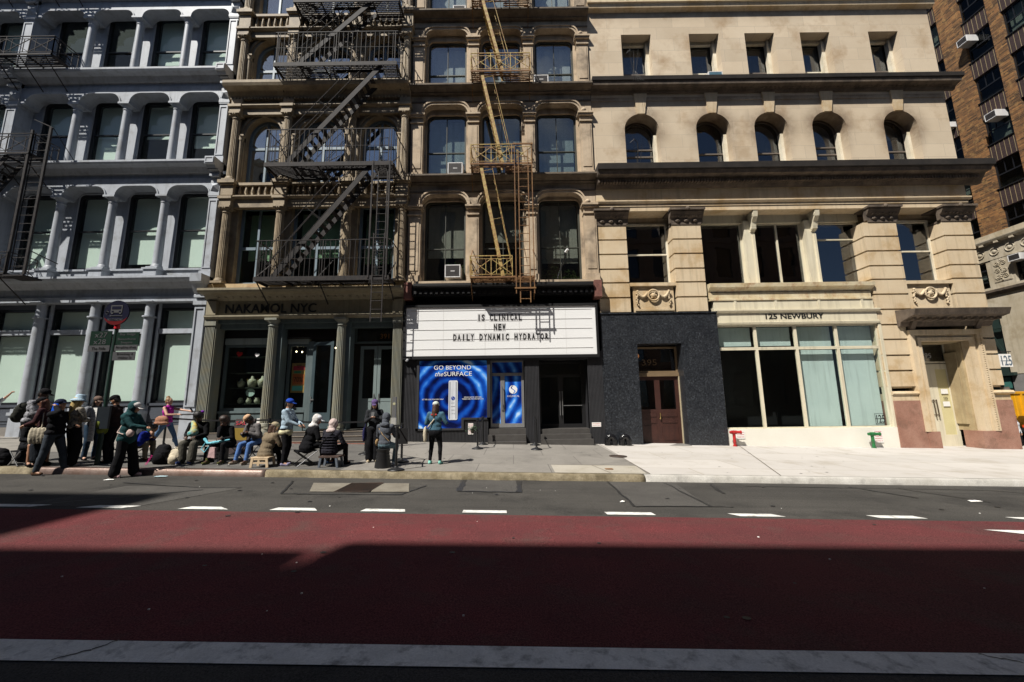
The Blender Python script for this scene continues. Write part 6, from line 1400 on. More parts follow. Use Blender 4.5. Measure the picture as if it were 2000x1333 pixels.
# ================================================================ PEOPLE
SKL = mat('light_skin', (.56, .33, .23), .55, (.50, .27, .18), 6, .5, False, .05, 60, .05, 40, obj=True)
SKM = mat('tan_skin', (.38, .20, .12), .55, (.32, .16, .10), 6, .5, False, .05, 60, .05, 40, obj=True)
SKD = mat('dark_skin', (.085, .042, .027), .5, (.07, .035, .022), 6, .5, False, .05, 60, .05, 40, obj=True)
def cloth(n, c, r=.9, c2=None, ns=6): return mat(n, c, r, c2 or tuple(x*.60 for x in c), ns, .8, False, .15, 60, .9, 7, spec=.12, obj=True)
def hairm(n, c): return mat(n, c, .5, tuple(x*.55 for x in c), 14, .8, False, .2, 90, .5, 40, obj=True)
BLK = cloth('black_cloth', (.010, .010, .012)); CHA = cloth('charcoal_cloth', (.04, .042, .048)); HBK = hairm('black_hair', (.012, .009, .008)); HBR = hairm('brown_hair', (.07, .032, .018)); HRD = hairm('reddish_brown_hair', (.14, .045, .02)); HBL = hairm('blond_hair', (.50, .36, .13)); HLB = hairm('light_brown_hair', (.30, .17, .07))
class Blob:
    def __init__(s): s.m = MB()
    def cap(s, p0, r0, p1, r1, n=12):
        p0, p1 = Vector(p0), Vector(p1); s.m.tube(p0, p1, r0, r1, n=n); s.m.ball(p0, (r0, r0, r0), n, 8); s.m.ball(p1, (r1, r1, r1), n, 8); return s
    def chain(s, pts, rs):
        for i in range(len(pts)-1): s.cap(pts[i], rs[i], pts[i+1], rs[i+1])
        return s
    def ell(s, c, r, mt=None): s.m.ball(c, r, 16, 10, mt); return s
    def build(s, name, m, parent, M, vox=.012, sm=2, disp=0):
        s.m.v = [tuple(M @ Vector(v)) for v in s.m.v]
        s.m.sm = [True]*len(s.m.f)
        o = s.m.build(name, m, parent)
        r = o.modifiers.new('Remesh', 'REMESH'); r.mode = 'VOXEL'; r.voxel_size = vox; r.use_smooth_shade = True
        if sm: q = o.modifiers.new('Smooth', 'SMOOTH'); q.iterations = sm; q.factor = .5
        if disp:
            if 'folds' not in bpy.data.textures: t = bpy.data.textures.new('folds', 'CLOUDS'); t.noise_scale = .09; t.noise_depth = 2
            d = o.modifiers.new('Folds', 'DISPLACE'); d.texture = bpy.data.textures['folds']; d.strength = disp; d.mid_level = .5
        return o
def ik(a, b, l1, l2, pole):
    a, b, pole = Vector(a), Vector(b), Vector(pole); d = b-a; L = min(d.length, (l1+l2)*.999); dn = d.normalized(); b = a+dn*L
    x = (l1*l1-l2*l2+L*L)/(2*L); h = math.sqrt(max(0, l1*l1-x*x)); pv = pole-dn*pole.dot(dn); pv.normalize(); return a+dn*x+pv*h, b
def person(label, x, y, heading, H=1.66, pose='stand', seat=.42, lean=0, hpitch=0, hyaw=0, hips=None, handR=(.1, -.22, .78), handL=(.1, .22, .78), footR=(.0, -.1), footL=(.0, .1), z=None,
           skin=SKM, top=BLK, sleeve='long', bottom=BLK, bstyle='trousers', shoes=BLK, hair=(HBK, 'short'), hat=None, bulk=1.0, hood=None, coat=0, phone=None, raiseR=0, raiseL=0, mask=None, shirt=None, topfold=.013, sandals=False, group=None, shoetop=.06):
    s = H/1.70; z = gz(x, side(y) if y > 9.9 else 0) if z is None else z
    root = thing('person', (x, y, z), label, 'person', group); M = Matrix.Translation((x, y, z)) @ Matrix.Rotation(R(heading), 4, 'Z') @ Matrix.Scale(s, 4)
    sit = pose == 'sit'
    hip = Vector(hips) if hips else Vector((0, 0, (seat/s+.10) if sit else .92))
    L = R(lean); td = Vector((math.sin(L), 0, math.cos(L))); fw = Vector((math.cos(L), 0, -math.sin(L))); lf = Vector((0, 1, 0))
    ch = hip+td*.32; nk = hip+td*.50; sh = {-1: nk-lf*.17*bulk-td*.045, 1: nk+lf*.17*bulk-td*.045}
    hd = Matrix.Rotation(R(hyaw), 3, 'Z') @ Matrix.Rotation(R(hpitch+lean*.5), 3, 'Y')
    hup = hd @ Vector((0, 0, 1)); hfw = hd @ Vector((1, 0, 0)); hlf = hd @ Vector((0, 1, 0)); hc = nk+td*.06+hup*.115
    head4 = hd
    el, wr, kn, an = {}, {}, {}, {}
    for sg, hnd, ft, rz in ((-1, handR, footR, raiseR), (1, handL, footL, raiseL)):
        tgt = Vector(hnd); el[sg], wr[sg] = ik(sh[sg], tgt, .28, .25, Vector((-.5, sg*.6, -.6)) if not rz else Vector((1, sg*.5, .1)))
        hp = hip+lf*sg*.09; f = Vector((ft[0], ft[1], .08 if len(ft) < 3 else ft[2])); kn[sg], an[sg] = ik(hp, f, .43, .42, Vector((1, sg*.15, .9 if sit else .05)))
    # body: one continuous surface with face, ears, hands and five fingers
    b = Blob(); b.ell(hip, (.10, .15, .11)).ell(hip+td*.16, (.09, .125, .13)).ell(ch, (.105, .155, .15)); b.cap(nk-td*.05, .075, nk+td*.09, .055); b.cap(sh[-1]+lf*.04, .055, sh[1]-lf*.04, .055)
    b.ell(hc, (.092, .075, .118), head4).ell(hc+hfw*.035-hup*.065, (.05, .05, .045), head4).ell(hc+hfw*.088-hup*.012, (.020, .012, .022), head4).ell(hc-hfw*.02+hup*.02, (.085, .078, .095), head4)
    b.ell(hc+hfw*.075-hup*.055, (.016, .024, .009), head4).ell(hc+hfw*.078+hup*.028, (.014, .045, .010), head4)
    for sg in (-1, 1):
        b.ell(hc+hlf*sg*.077-hup*.01-hfw*.005, (.018, .010, .03), head4)
        b.chain([sh[sg], el[sg], wr[sg]], [.050, .038, .026]); b.chain([hip+lf*sg*.085-td*.02, kn[sg], an[sg]], [.085, .056, .038]); b.ell((kn[sg]*.6+an[sg]*.4)+Vector((-.02, 0, 0)), (.05, .048, .09))
        b.cap(an[sg], .036, an[sg]+Vector((.12, sg*.02, -.045)), .03); 
        fd = (wr[sg]-el[sg]).normalized(); sd = fd.cross(Vector((0, 0, 1)))
        if sd.length < .1: sd = Vector((1, 0, 0))
        sd.normalize(); nn = sd.cross(fd).normalized(); pal = wr[sg]+fd*.045
        b.ell(pal, (.028, .028, .028)); b.cap(wr[sg], .024, wr[sg]+fd*.075, .026)
        for k, (o_, ln) in enumerate(((-.03, .060), (-.010, .072), (.010, .068), (.03, .052))):
            r0 = wr[sg]+fd*.078+sd*o_; m1 = r0+(fd*.9-nn*.35)*ln*.55; m2 = m1+(fd*.4-nn*.9)*ln*.5; b.cap(r0, .0095, m1, .009); b.cap(m1, .009, m2, .008)
        t0 = wr[sg]+fd*.03-sd*sg*.028; t1 = t0+(fd*.6-sd*sg*.6-nn*.3)*.035; b.cap(t0, .012, t1, .011); b.cap(t1, .011, t1+(fd*.8-nn*.4)*.028, .009)
    b.build('body', skin, root, M, .0095, 1)
    for sg in (-1, 1): Blob().ell(hc+hfw*.083+hlf*sg*.032+hup*.008, (.009, .012, .008), head4).build('eye', BLACKM, root, M, .004, 0)
    # top garment
    if top:
        g = Blob(); w = .018*1; bl = bulk
        g.ell(hip+td*.03, (.135*bl, .175*bl, .12)).ell(hip+td*.16, (.125*bl, .16*bl, .15)).ell(ch+td*.02, (.135*bl, .178*bl, .16)); g.cap(sh[-1]+lf*.03, .068, sh[1]-lf*.03, .068); g.cap(ch, .12*bl, hip, .13*bl)
        g.cap(nk-td*.03, .085, nk+td*.02, .07)
        if coat: g.ell(hip-td*(coat*.5)+Vector((.02 if sit else 0, 0, 0)), (.15*bl, .19*bl, .10+coat*.5))
        for sg in (-1, 1):
            if sleeve == 'long': g.chain([sh[sg], el[sg], el[sg].lerp(wr[sg], .93)], [.072, .058, .043])
            elif sleeve == 'short': g.chain([sh[sg], sh[sg].lerp(el[sg], .6)], [.072, .062])
        g.build('top', top, root, M, .013, 2, topfold)
    if shirt: Blob().ell(hip-td*.07, (.165*bulk, .205*bulk, .12)).build('shirt_hem', shirt, root, M, .013, 2, .01)
    # trousers / skirt
    if bstyle:
        g = Blob(); g.ell(hip, (.13*bulk, .165*bulk, .12))
        for sg in (-1, 1):
            hp = hip+lf*sg*.085-td*.01
            if bstyle in ('trousers', 'wide', 'tight'):
                e = {'trousers': (.098, .072, .058), 'wide': (.105, .095, .105), 'tight': (.094, .066, .047)}[bstyle]; g.chain([hp, kn[sg], kn[sg].lerp(an[sg], .93)], [e[0]*(.5+.5*bulk), e[1], e[2]]); g.ell((kn[sg]*.6+an[sg]*.4)+Vector((-.02, 0, 0)), (.060, .058, .11))
            elif bstyle == 'shorts': g.chain([hp, hp.lerp(kn[sg], .8)], [.105, .09])
            elif bstyle == 'skirt': g.chain([hp, kn[sg], kn[sg].lerp(an[sg], .7)], [.11, .12, .13])
        g.build('trousers' if bstyle != 'skirt' else 'skirt', bottom, root, M, .012, 2, .012 if bstyle != 'tight' else .004)
    # shoes
    for sg in (-1, 1):
        g = Blob(); a = an[sg]; yaw = Vector((1, sg*.12, 0)).normalized()
        if sandals: g.cap(Vector((a.x, a.y, a.z-.065))-yaw*.04, .022, Vector((a.x, a.y, a.z-.065))+yaw*.15, .024)
        else: g.cap(Vector((a.x, a.y, a.z-.04))-yaw*.035, .042, Vector((a.x, a.y, a.z-.045))+yaw*.13, .036); g.cap(a+Vector((0, 0, shoetop-.06)), .045, Vector((a.x, a.y, a.z-.03)), .044)
        g.build('shoe', shoes, root, M, .010, 1)
        if not sandals: MB_ = Blob().cap(Vector((a.x, a.y, a.z-.072))-yaw*.04, .016, Vector((a.x, a.y, a.z-.072))+yaw*.145, .016).build('sole', WHITEM if shoes not in (BLK,) else BLACKM, root, M, .008, 0)
    # hair
    if hair:
        hm, st = hair; g = Blob(); g.ell(hc-hfw*.022+hup*.030, (.092, .088, .100), head4); g.ell(hc-hfw*.045-hup*.01, (.07, .080, .09), head4)
        if st in ('long', 'vlong'):
            ln = .30 if st == 'long' else .46
            g.chain([hc-hfw*.05, hc-hfw*.085-Vector((0, 0, .16)), hc-hfw*.10-Vector((.02, 0, ln))], [.085, .08, .045]); 
            for sg in (-1, 1): g.chain([hc+hlf*sg*.06-hfw*.01, hc+hlf*sg*.075-Vector((.02, 0, .14)), hc+hlf*sg*.07-Vector((.06, 0, ln*.9))], [.035, .04, .025])
        if st == 'bun': g.ell(hc-hfw*.05+hup*.135, (.05, .05, .045))
        if st == 'afro': g.ell(hc-hfw*.02+hup*.05, (.12, .12, .11)); g.ell(hc-hfw*.10-hup*.03, (.07, .09, .11))
        if st == 'curly': g.ell(hc-hfw*.03+hup*.05, (.125, .12, .11)); g.ell(hc-hfw*.07-hup*.03, (.085, .11, .12))
        g.build('hair', hm, root, M, .009, 1, .012)
    # hats and hoods
    if hat:
        hm, st = hat; g = Blob()
        if st in ('cap', 'visorback'):
            sgn = -1 if st == 'visorback' else 1
            g.ell(hc-hfw*.008+hup*.062, (.108, .094, .082), head4); n_ = 7
            for k in range(n_):
                t = (k/(n_-1)-.5)*1.5; g.cap(hc+hfw*sgn*.07+hup*.045+hlf*math.sin(t)*.06, .010, hc+hfw*sgn*(.10+.075*math.cos(t))+hup*.035+hlf*math.sin(t)*.075, .009)
            g.build('cap', hm, root, M, .008, 1)
        elif st == 'bucket':
            m_ = MB(); n_ = 26; rings = [(.005, .165), (.075, .160), (.098, .13), (.103, .055), (.112, .045), (.175, -.008), (.170, -.016), (.105, .035)]
            for r_, u_ in rings:
                for k in range(n_): a = math.tau*k/n_; m_.v.append(tuple(M @ (hc+hup*(u_+.008*math.sin(a*3)*(r_ > .15))+hfw*r_*math.cos(a)*1.02+hlf*r_*math.sin(a)*.95)))
            for k in range(len(rings)-1):
                for i in range(n_): m_.f.append((k*n_+i, k*n_+(i+1) % n_, (k+1)*n_+(i+1) % n_, (k+1)*n_+i)); m_.sm.append(True)
            m_.build('bucket_hat', hm, root)
    if hood:
        g = Blob(); g.ell(hc-hfw*.025+hup*.015, (.112, .108, .135), head4); g.ell(hc-hfw*.06+hup*.03, (.09, .10, .12), head4); g.chain([hc-hup*.09-hfw*.03, nk], [.09, .11]); g.ell(nk-fw*.06, (.10, .13, .07))
        g.build('hood', hood, root, M, .011, 2, .014)
        Blob().ell(hc+hfw*.074-hup*.01, (.028, .066, .085), head4).build('face', skin, root, M, .007, 1)
    if mask: Blob().ell(hc+hfw*.072-hup*.045, (.035, .062, .045), head4).build('face_mask', mask, root, M, .008, 1)
    if phone:
        c = wr[phone]+(wr[phone]-el[phone]).normalized()*.10+Vector((0, 0, .03)); m_ = MB().box(c.x-.005, c.x+.005, c.y-.04, c.y+.04, c.z-.06, c.z+.09); mr = Matrix.Translation(c) @ Matrix.Rotation(R(-35), 4, 'Y') @ Matrix.Translation(-c); m_.v = [tuple(M @ mr @ Vector(v)) for v in m_.v]
        pw = Vector(M @ c); p = m_.build('phone', BLACKM, root=pw); tag(p, 'phone held by the '+label.split(' ', 1)[-1] if False else ('black phone in the hand of '+label[:1].lower()+label[1:])[:110], 'phone')
        lw_ = p['label'].split(); p['label'] = ' '.join(lw_[:16])
    root['s'] = s
    J = dict(M=M, hip=hip, nk=nk, sh=sh, el=el, wr=wr, hc=hc, td=td, ch=ch, root=root); return J
def strap(J, label, name, pts, matl, cat, bag=None, r=.012, bagm=None, vox=.014, flat=None):
    o = thing(name, J['M'] @ Vector(bag[0]), label, cat); g = Blob(); g.chain([Vector(p) for p in pts], [r]*len(pts)); g.build('strap', matl, o, J['M'], .007, 0)
    g = Blob()
    for c, rr_ in bag[1]: g.ell(Vector(c), rr_)
    g.build('bag', bagm or matl, o, J['M'], vox, 1, .012); return o
def fold_chair(x, y, heading, label, h=.42, w=.42, m1=BLACKM, m2=mat('grey_stool_tube', (.30, .30, .31), .5)):
    z = gz(x, side(y)); o = thing('folding_stool', (x, y, z), label, 'stool'); Mx = Matrix.Translation((x, y, z)) @ Matrix.Rotation(R(heading), 4, 'Z')
    def bd(mb, n, mt): mb.v = [tuple(Mx @ Vector(v)) for v in mb.v]; mb.build(n, mt, o)
    bd(MB().box(-w/2, w/2, -w/2, w/2, h-.03, h), 'seat', BLK)
    for sy_ in (-1, 1):
        bd(MB().tube((-w/2, sy_*w/2, 0), (w/2, sy_*w/2, h-.02), .013), 'leg', m2); bd(MB().tube((w/2, sy_*w/2, 0), (-w/2, sy_*w/2, h-.02), .013), 'leg', m1)
    [bd(MB().tube((k*w/2, -w/2, .03), (k*w/2, w/2, .03), .012), 'crossbar', m1) for k in (-1, 1)]
def rbag(x, y, label, mt, w=.4, d=.25, h=.45, name='backpack', trim=None, pocket=True):
    z = gz(x, side(y)); o = thing(name, (x, y, z), label, 'bag'); I = Matrix.Translation((x, y, z)); g = Blob(); g.ell((0, 0, h*.45), (w/2, d/2, h*.46)); g.cap((-w*.25, 0, h*.2), d*.4, (w*.25, 0, h*.2), d*.4); g.cap((-w*.15, 0, h*.75), d*.33, (w*.15, 0, h*.75), d*.33); g.build('body', mt, o, I, .013, 2, .02)
    if pocket: Blob().ell((0, -d*.45, h*.35), (w*.32, d*.2, h*.24)).build('pocket', mt, o, I, .012, 1, .01)
    Blob().chain([(-.06, 0, h*.9), (0, 0, h*1.03), (.06, 0, h*.9)], [.012]*3).build('handle', trim or mt, o, I, .008, 0); return o

WTEE = cloth('white_cotton', (.72, .74, .78)); DEN = cloth('blue_denim', (.10, .18, .32)); DDN = cloth('dark_denim', (.03, .055, .09)); LDN = cloth('pale_denim', (.42, .54, .64)); MDN = cloth('mid_blue_denim', (.07, .15, .21))
MAR = cloth('maroon_cotton', (.06, .025, .028)); TEAL = cloth('dark_teal_fleece', (.02, .065, .07)); GREY = cloth('grey_fleece', (.10, .11, .13)); OLV = cloth('olive_brown_canvas', (.21, .165, .11)); MAG = cloth('magenta_jersey', (.48, .03, .36)); TPE = cloth('dark_taupe_cloth', (.09, .085, .07)); JOG = cloth('slate_jersey', (.05, .06, .075)); PUR = cloth('purple_cap_cloth', (.12, .08, .20)); CRM = cloth('cream_canvas', (.60, .53, .40)); PCH = cloth('peach_cap_cloth', (.75, .48, .30)); PNK = cloth('pale_pink_fleece', (.62, .50, .47)); WHC = cloth('off_white_cloth', (.70, .68, .66)); BLU = cloth('royal_blue_cap', (.02, .07, .42)); PBL = cloth('pale_blue_bucket', (.45, .60, .72)); SNK = cloth('pink_sneaker', (.62, .42, .42)); WSN = cloth('white_sneaker', (.70, .66, .60)); MNT = cloth('mint_sneaker', (.25, .60, .52)); BRB = cloth('brown_boot', (.09, .05, .03)); PUF = cloth('dark_puffer', (.028, .027, .036)); PAT = mat('black_white_floral', (.016, .016, .018), .8, (.42, .42, .46), 22, 1.0, False, .1, 60, .2, 20, obj=True); FLR = mat('black_cream_floral', (.015, .014, .014), .8, (.50, .44, .34), 16, 1.0, False, .1, 60, .2, 20, obj=True)
SCF = mat('rainbow_scarf', (.05, .35, .40), .8, (.65, .45, .05), 7, 1.0, False, .05, 60, .2, 20, stain=(.45, .35, .60), stain_s=9, obj=True)

# far left, arm stretched to the column
person('Person in a white T-shirt reaching one bare arm to the column at the left edge', -19.62, 15.2, 0, 1.74, handR=(.15, -.25, 1.0), handL=(.50, .10, 1.72), skin=SKL, top=WTEE, sleeve='short', bottom=BLK, shoes=BLK, hair=(HBR, 'short'))
J = person('Tall person in a black and white patterned jacket with a dark cap, looking down', -12.61, 10.6, 12, 1.86, lean=12, hpitch=18, handR=(.42, -.10, 1.12), handL=(.45, .08, 1.10), skin=SKD, top=PAT, bottom=BLK, bstyle='wide', hair=(HBK, 'short'), hat=(BLK, 'cap'), bulk=1.15)
strap(J, 'dark olive backpack on the person in the patterned jacket', 'backpack', [(.02, -.15, 1.38), (-.14, -.15, 1.36), (-.2, -.13, 1.2)], BLK, 'bag', ((-.28, 0, 1.12), [((-.20, 0, 1.14), (.13, .19, .24)), ((-.28, 0, 1.05), (.09, .16, .15))]), bagm=cloth('dark_olive_nylon', (.035, .036, .03)))
person('Person in black with bare knees sitting low and holding a phone', -11.95, 10.1, -18, 1.66, 'sit', .36, lean=20, hpitch=25, handR=(.44, -.10, .62), handL=(.44, .10, .60), footR=(.40, -.14), footL=(.44, .16), skin=SKM, top=BLK, bottom=BLK, bstyle='shorts', hair=(HBK, 'short'), hat=(BLK, 'cap'), phone=-1)
fold_chair(-12.0, 10.12, -18, 'folding stool with grey legs under the person with bare knees', .36)
rbag(-12.55, 10.0, 'black duffel bag on the ground at the left edge', BLK, .55, .35, .4, 'duffel_bag')
J = person('Woman in a maroon top and dark wide trousers with long reddish hair and sandals', -11.52, 10.0, -150, 1.64, lean=8, hpitch=22, handR=(.30, -.12, 1.05), handL=(.32, .10, 1.02), skin=SKL, top=MAR, bottom=cloth('dark_navy_cloth', (.02, .024, .032)), bstyle='skirt', shoes=BRB, sandals=True, hair=(HRD, 'long'), hat=(BLK, 'cap'))
strap(J, 'cream tote bag hanging from the woman in maroon', 'tote_bag', [(.02, .17, 1.38), (-.02, .24, 1.0), (-.02, .26, .95)], CRM, 'bag', ((0, .28, .75), [((dx, .27, .76), (.055, .045, .21)) for dx in (-.13, -.065, 0, .065, .13)]))
person('Person in a black sweater and slate joggers stepping off the kerb, hand to brow', -10.95, 9.72, 8, 1.74, lean=4, hpitch=-8, handR=(.10, -.20, 1.55), handL=(.28, .16, 1.10), raiseR=.9, footR=(-.18, -.1), footL=(.22, .12), z=.27, skin=SKM, top=BLK, bottom=JOG, bstyle='trousers', shoes=BRB, hair=(cloth('bright_blue_bandana', (.01, .10, .60)), 'long'), hat=(cloth('navy_cap_cloth', (.015, .02, .045)), 'cap'), bulk=1.15)
person('Woman in a pale blue bucket hat with long blond hair seen from behind', -10.81, 10.0, 70, 1.68, hpitch=10, handR=(.28, -.1, 1.1), handL=(.28, .1, 1.1), skin=SKL, top=FLR, bottom=BLK, bstyle='wide', shoes=WSN, hair=(HBL, 'vlong'), hat=(PBL, 'bucket'))
person('Woman in a grey sweater and dark jeans with a striped cap behind the bus stop', -11.33, 10.95, -20, 1.66, hpitch=20, handR=(.26, -.1, 1.05), handL=(.26, .12, 1.02), skin=SKL, top=cloth('light_grey_knit', (.24, .25, .27)), bottom=DDN, hair=(HBK, 'long'), hat=(cloth('striped_brown_cap', (.16, .11, .09)), 'cap'))
J = person('Masked person in a dark brown jacket and black cap beside the bus stop pole', -10.39, 10.55, -160, 1.70, hpitch=20, handR=(.28, -.12, 1.0), handL=(.28, .12, 1.0), skin=SKM, top=cloth('dark_brown_jacket', (.030, .018, .018)), bottom=BLK, bstyle='trousers', hair=(HBK, 'short'), hat=(BLK, 'cap'), mask=cloth('grey_mask', (.20, .23, .26)), bulk=1.12)
strap(J, 'olive green sling bag on the masked person by the pole', 'sling_bag', [(.08, -.14, 1.38), (.14, .05, 1.15), (.14, .18, 1.0)], cloth('olive_green_nylon', (.17, .20, .035)), 'bag', ((.1, .18, .9), [((.12, .20, .98), (.12, .20, .20)), ((.10, .22, .84), (.10, .17, .12))]))
strap(J, 'small red bag below the olive green sling bag', 'red_bag', [(-.05, -.1, 1.2), (-.08, -.2, 1.0)], cloth('red_nylon', (.42, .01, .03)), 'bag', ((-.1, -.2, .9), [((-.08, -.18, .95), (.13, .08, .09))]))
J = person('Person in a dark teal hoodie and pink sneakers in the road with a phone', -9.05, 9.55, 6, 1.70, lean=4, hpitch=22, handR=(.44, -.08, 1.12), handL=(.40, .12, 1.02), footR=(-.10, -.10), footL=(.14, .14), skin=SKM, top=TEAL, bottom=BLK, bstyle='wide', shoes=SNK, hair=None, hat=(WHC, 'cap'), hood=TEAL, coat=.10, bulk=1.08, phone=-1)
strap(J, 'pale crossbody bag worn over the teal hoodie', 'crossbody_bag', [(.0, .17, 1.40), (-.13, .0, 1.2), (-.08, -.18, 1.02), (.08, -.22, .98)], cloth('pale_pink_strap', (.55, .42, .38)), 'bag', ((.16, -.2, 1.0), [((.18, -.16, 1.0), (.08, .06, .09))]))
person('Person sitting behind the teal hoodie with khaki trousers and a bright blue sleeve', -10.15, 10.9, 10, 1.58, 'sit', .30, lean=46, hpitch=25, handR=(.45, -.1, .62), handL=(.45, .1, .6), footR=(.42, -.12), footL=(.46, .14), skin=SKM, top=cloth('royal_blue_jacket', (.012, .025, .24)), bottom=cloth('khaki_cloth', (.20, .17, .12)), shoes=BRB, hair=(HBK, 'short'), bulk=1.1)
fold_chair(-10.2, 10.9, 10, 'low folding stool under the sitter in bright blue', .34)
J = person('Woman in a magenta tank top striding right past the blue-grey pilaster', -11.05, 13.0, 4, 1.68, handR=(.34, -.15, 1.12), handL=(.52, .16, 1.22), footR=(-.50, -.06, .12), footL=(.30, .08), hips=(-.05, 0, .87), skin=SKL, top=MAG, sleeve='none', bottom=DEN, bstyle='tight', shoes=WSN, hair=(HLB, 'bun'), topfold=.006, raiseL=0, phone=1)
strap(J, 'tan patterned shoulder bag of the woman in magenta', 'shoulder_bag', [(.0, -.18, 1.40), (.04, -.24, 1.1), (-.02, -.26, .98)], cloth('brown_leather', (.20, .09, .05)), 'bag', ((-.02, -.26, .9), [((-.02, -.26, .96), (.20, .09, .13)), ((-.02, -.26, .86), (.23, .10, .07))]), bagm=mat('tan_patterned_cloth', (.42, .20, .11), .8, (.20, .08, .05), 30, .9, False, .1, 60, .2, 20, obj=True))
rbag(-8.96, 10.5, 'black backpack with pink lettering standing on the sidewalk', BLK, .42, .34, .50)
text(bpy.data.objects[[o.name for o in COL.objects if o.get('label', '').startswith('black backpack with pink')][0]], 'lettering', 'Nautica', cloth('pink_print', (.60, .05, .25)), -9.13, gz(-8.9, side(10.5))+.10, 10.31, .09, w=.30, depth=.003, rot=R(62))
rbag(-8.62, 10.5, 'cream canvas rucksack standing beside the black backpack', CRM, .34, .26, .40, trim=CRM)
person('Seated woman in a black coat with a rainbow scarf and purple hair flower', -8.41, 10.95, -85, 1.66, 'sit', .44, lean=12, hpitch=25, hyaw=10, handR=(.36, -.12, .68), handL=(.36, .12, .68), footR=(.44, -.12), footL=(.44, .12), skin=SKD, top=BLK, bottom=TPE, bstyle='wide', shoes=cloth('blue_sneaker', (.05, .08, .22)), hair=(HBK, 'afro'), bulk=1.15)
jx = bpy.data.objects[[o.name for o in COL.objects if o.get('label', '').startswith('Seated woman in a black coat')][0]]; zb = jx.location.z
Mx = Matrix.Translation(jx.location)
o = Blob().chain([(-.07, -.20, 1.02), (.02, -.26, .92), (.06, -.30, .78), (-.02, -.30, .74)], [.05, .07, .10, .08]).build('scarf', SCF, jx, Mx, .012, 1, .02); Blob().ell((.10, -.14, 1.30), (.045, .035, .04)).build('flower', cloth('violet_flower', (.20, .03, .38)), jx, Mx, .008, 1)
fold_chair(-8.41, 11.0, -85, 'dark folding chair under the woman with the rainbow scarf', .44, .46)
tb = thing('crate_table', (-7.97, 11.0, gz(-7.97, side(11))), 'low black crate with food packets between two seated women', 'crate'); z0 = gz(-7.97, side(11)); m = MB()
for k in range(4): m.box(-8.17, -7.77, 10.85, 10.87, z0+.02+k*.09, z0+.08+k*.09); m.box(-8.17, -7.77, 11.15, 11.17, z0+.02+k*.09, z0+.08+k*.09)
m.box(-8.18, -7.76, 10.84, 11.18, z0+.37, z0+.39); m.box(-8.18, -8.15, 10.84, 11.18, z0, z0+.38); m.box(-7.79, -7.76, 10.84, 11.18, z0, z0+.38); m.build('crate', BLACKM, tb)
for k, (a, b, c, lb) in enumerate(((-8.04, 10.95, PAPER, 'white food packet on the low black crate'), (-7.90, 11.0, cloth('peach_packet', (.6, .35, .22)), 'peach coloured packet on the low black crate'))): tag(Blob().ell((a, b, z0+.42), (.08, .06, .035)).build('food_packet', c, None, Matrix(), .01, 1), lb, 'packet')
J = person('Seated woman in black with brown hair and olive boots, chin in her hand', -7.59, 10.95, -95, 1.62, 'sit', .40, lean=26, hpitch=12, handR=(.34, -.02, .98), handL=(.42, .10, .66), footR=(.48, -.20), footL=(.42, .16), skin=SKD, top=BLK, bottom=BLK, bstyle='tight', shoes=cloth('olive_boot', (.10, .10, .035)), hair=(hairm('dark_brown_hair', (.035, .018, .012)), 'curly'), shoetop=.12)
fold_chair(-7.59, 11.0, -95, 'black folding stool under the woman with olive boots', .40, .46)
x, y = -7.82, 10.55; o = thing('strappy_bag', (x, y, .7), 'light blue corded bag on the lap of the woman with olive boots', 'bag'); z0 = gz(x, side(y)); Blob().chain([(x-.15, y, z0+.62), (x-.02, y-.05, z0+.52), (x+.2, y, z0+.55), (x+.45, y+.05, z0+.60)], [.035, .03, .035, .02]).build('bag', cloth('sky_blue_cord', (.20, .58, .70)), o, Matrix(), .01, 1, .02); Blob().chain([(x-.12, y, z0+.55), (x-.2, y-.03, z0+.38), (x-.1, y-.04, z0+.30), (x+.0, y-.04, z0+.45)], [.011]*4).build('strap', MATS['sky_blue_cord'], o, Matrix(), .006, 0)
z0 = gz(-7.7, side(10.5)); m = MB().prof([(-7.80, z0+.18), (-7.62, z0+.16), (-7.64, z0+.42), (-7.76, z0+.43)], 10.47, 10.53, ax='y'); tag(m.build('paper_bag', cloth('pale_pink_paper', (.62, .42, .42)), root=(-7.7, 10.5, z0+.3)), 'small pale pink paper bag hanging below the light blue bag', 'bag')
person('Seated person in a peach cap, grey top and blue jeans bent over their lap', -6.89, 11.05, -105, 1.66, 'sit', .46, lean=28, hpitch=32, hyaw=-50, handR=(.42, -.1, .78), handL=(.40, .08, .80), footR=(.52, -.16), footL=(.50, .16), skin=SKD, top=cloth('grey_jersey', (.16, .15, .15)), bottom=cloth('bright_blue_denim', (.10, .20, .46)), bstyle='tight', shoes=cloth('beige_trainer', (.32, .26, .20)), hair=(HBK, 'short'), hat=(PCH, 'cap'))
fold_chair(-6.89, 11.1, -105, 'black folding stool under the person in the peach cap', .46)
tag(Blob().ell((-7.0, 10.75, gz(-7.0, side(10.7))+.74), (.20, .11, .07)).build('hand_bag', cloth('black_white_bag', (.03, .03, .035)), None, Matrix(), .012, 1, .02), 'black and white pouch on the lap of the person in the peach cap', 'bag')
person('Woman in an olive brown coat and beige cap on a wooden stool, back turned', -6.26, 10.36, 62, 1.62, 'sit', .24, lean=14, hpitch=18, hyaw=-25, handR=(.42, -.14, .55), handL=(.42, .1, .5), footR=(.46, -.16), footL=(.46, .1), skin=SKL, top=OLV, bottom=BLK, shoes=cloth('beige_trainer', (.32, .26, .20)), hair=(HBR, 'long'), hat=(cloth('beige_cap_cloth', (.36, .30, .20)), 'visorback'), coat=.12, bulk=1.25)
z0 = gz(-6.25, side(10.3)); o = thing('wooden_stool', (-6.25, 10.3, z0), 'small pale wooden step stool under the olive brown coat', 'stool'); WST = mat('pale_stool_wood', (.60, .46, .30), .6, (.50, .37, .23), 4, .6, True, .06, 50, .1, 20)
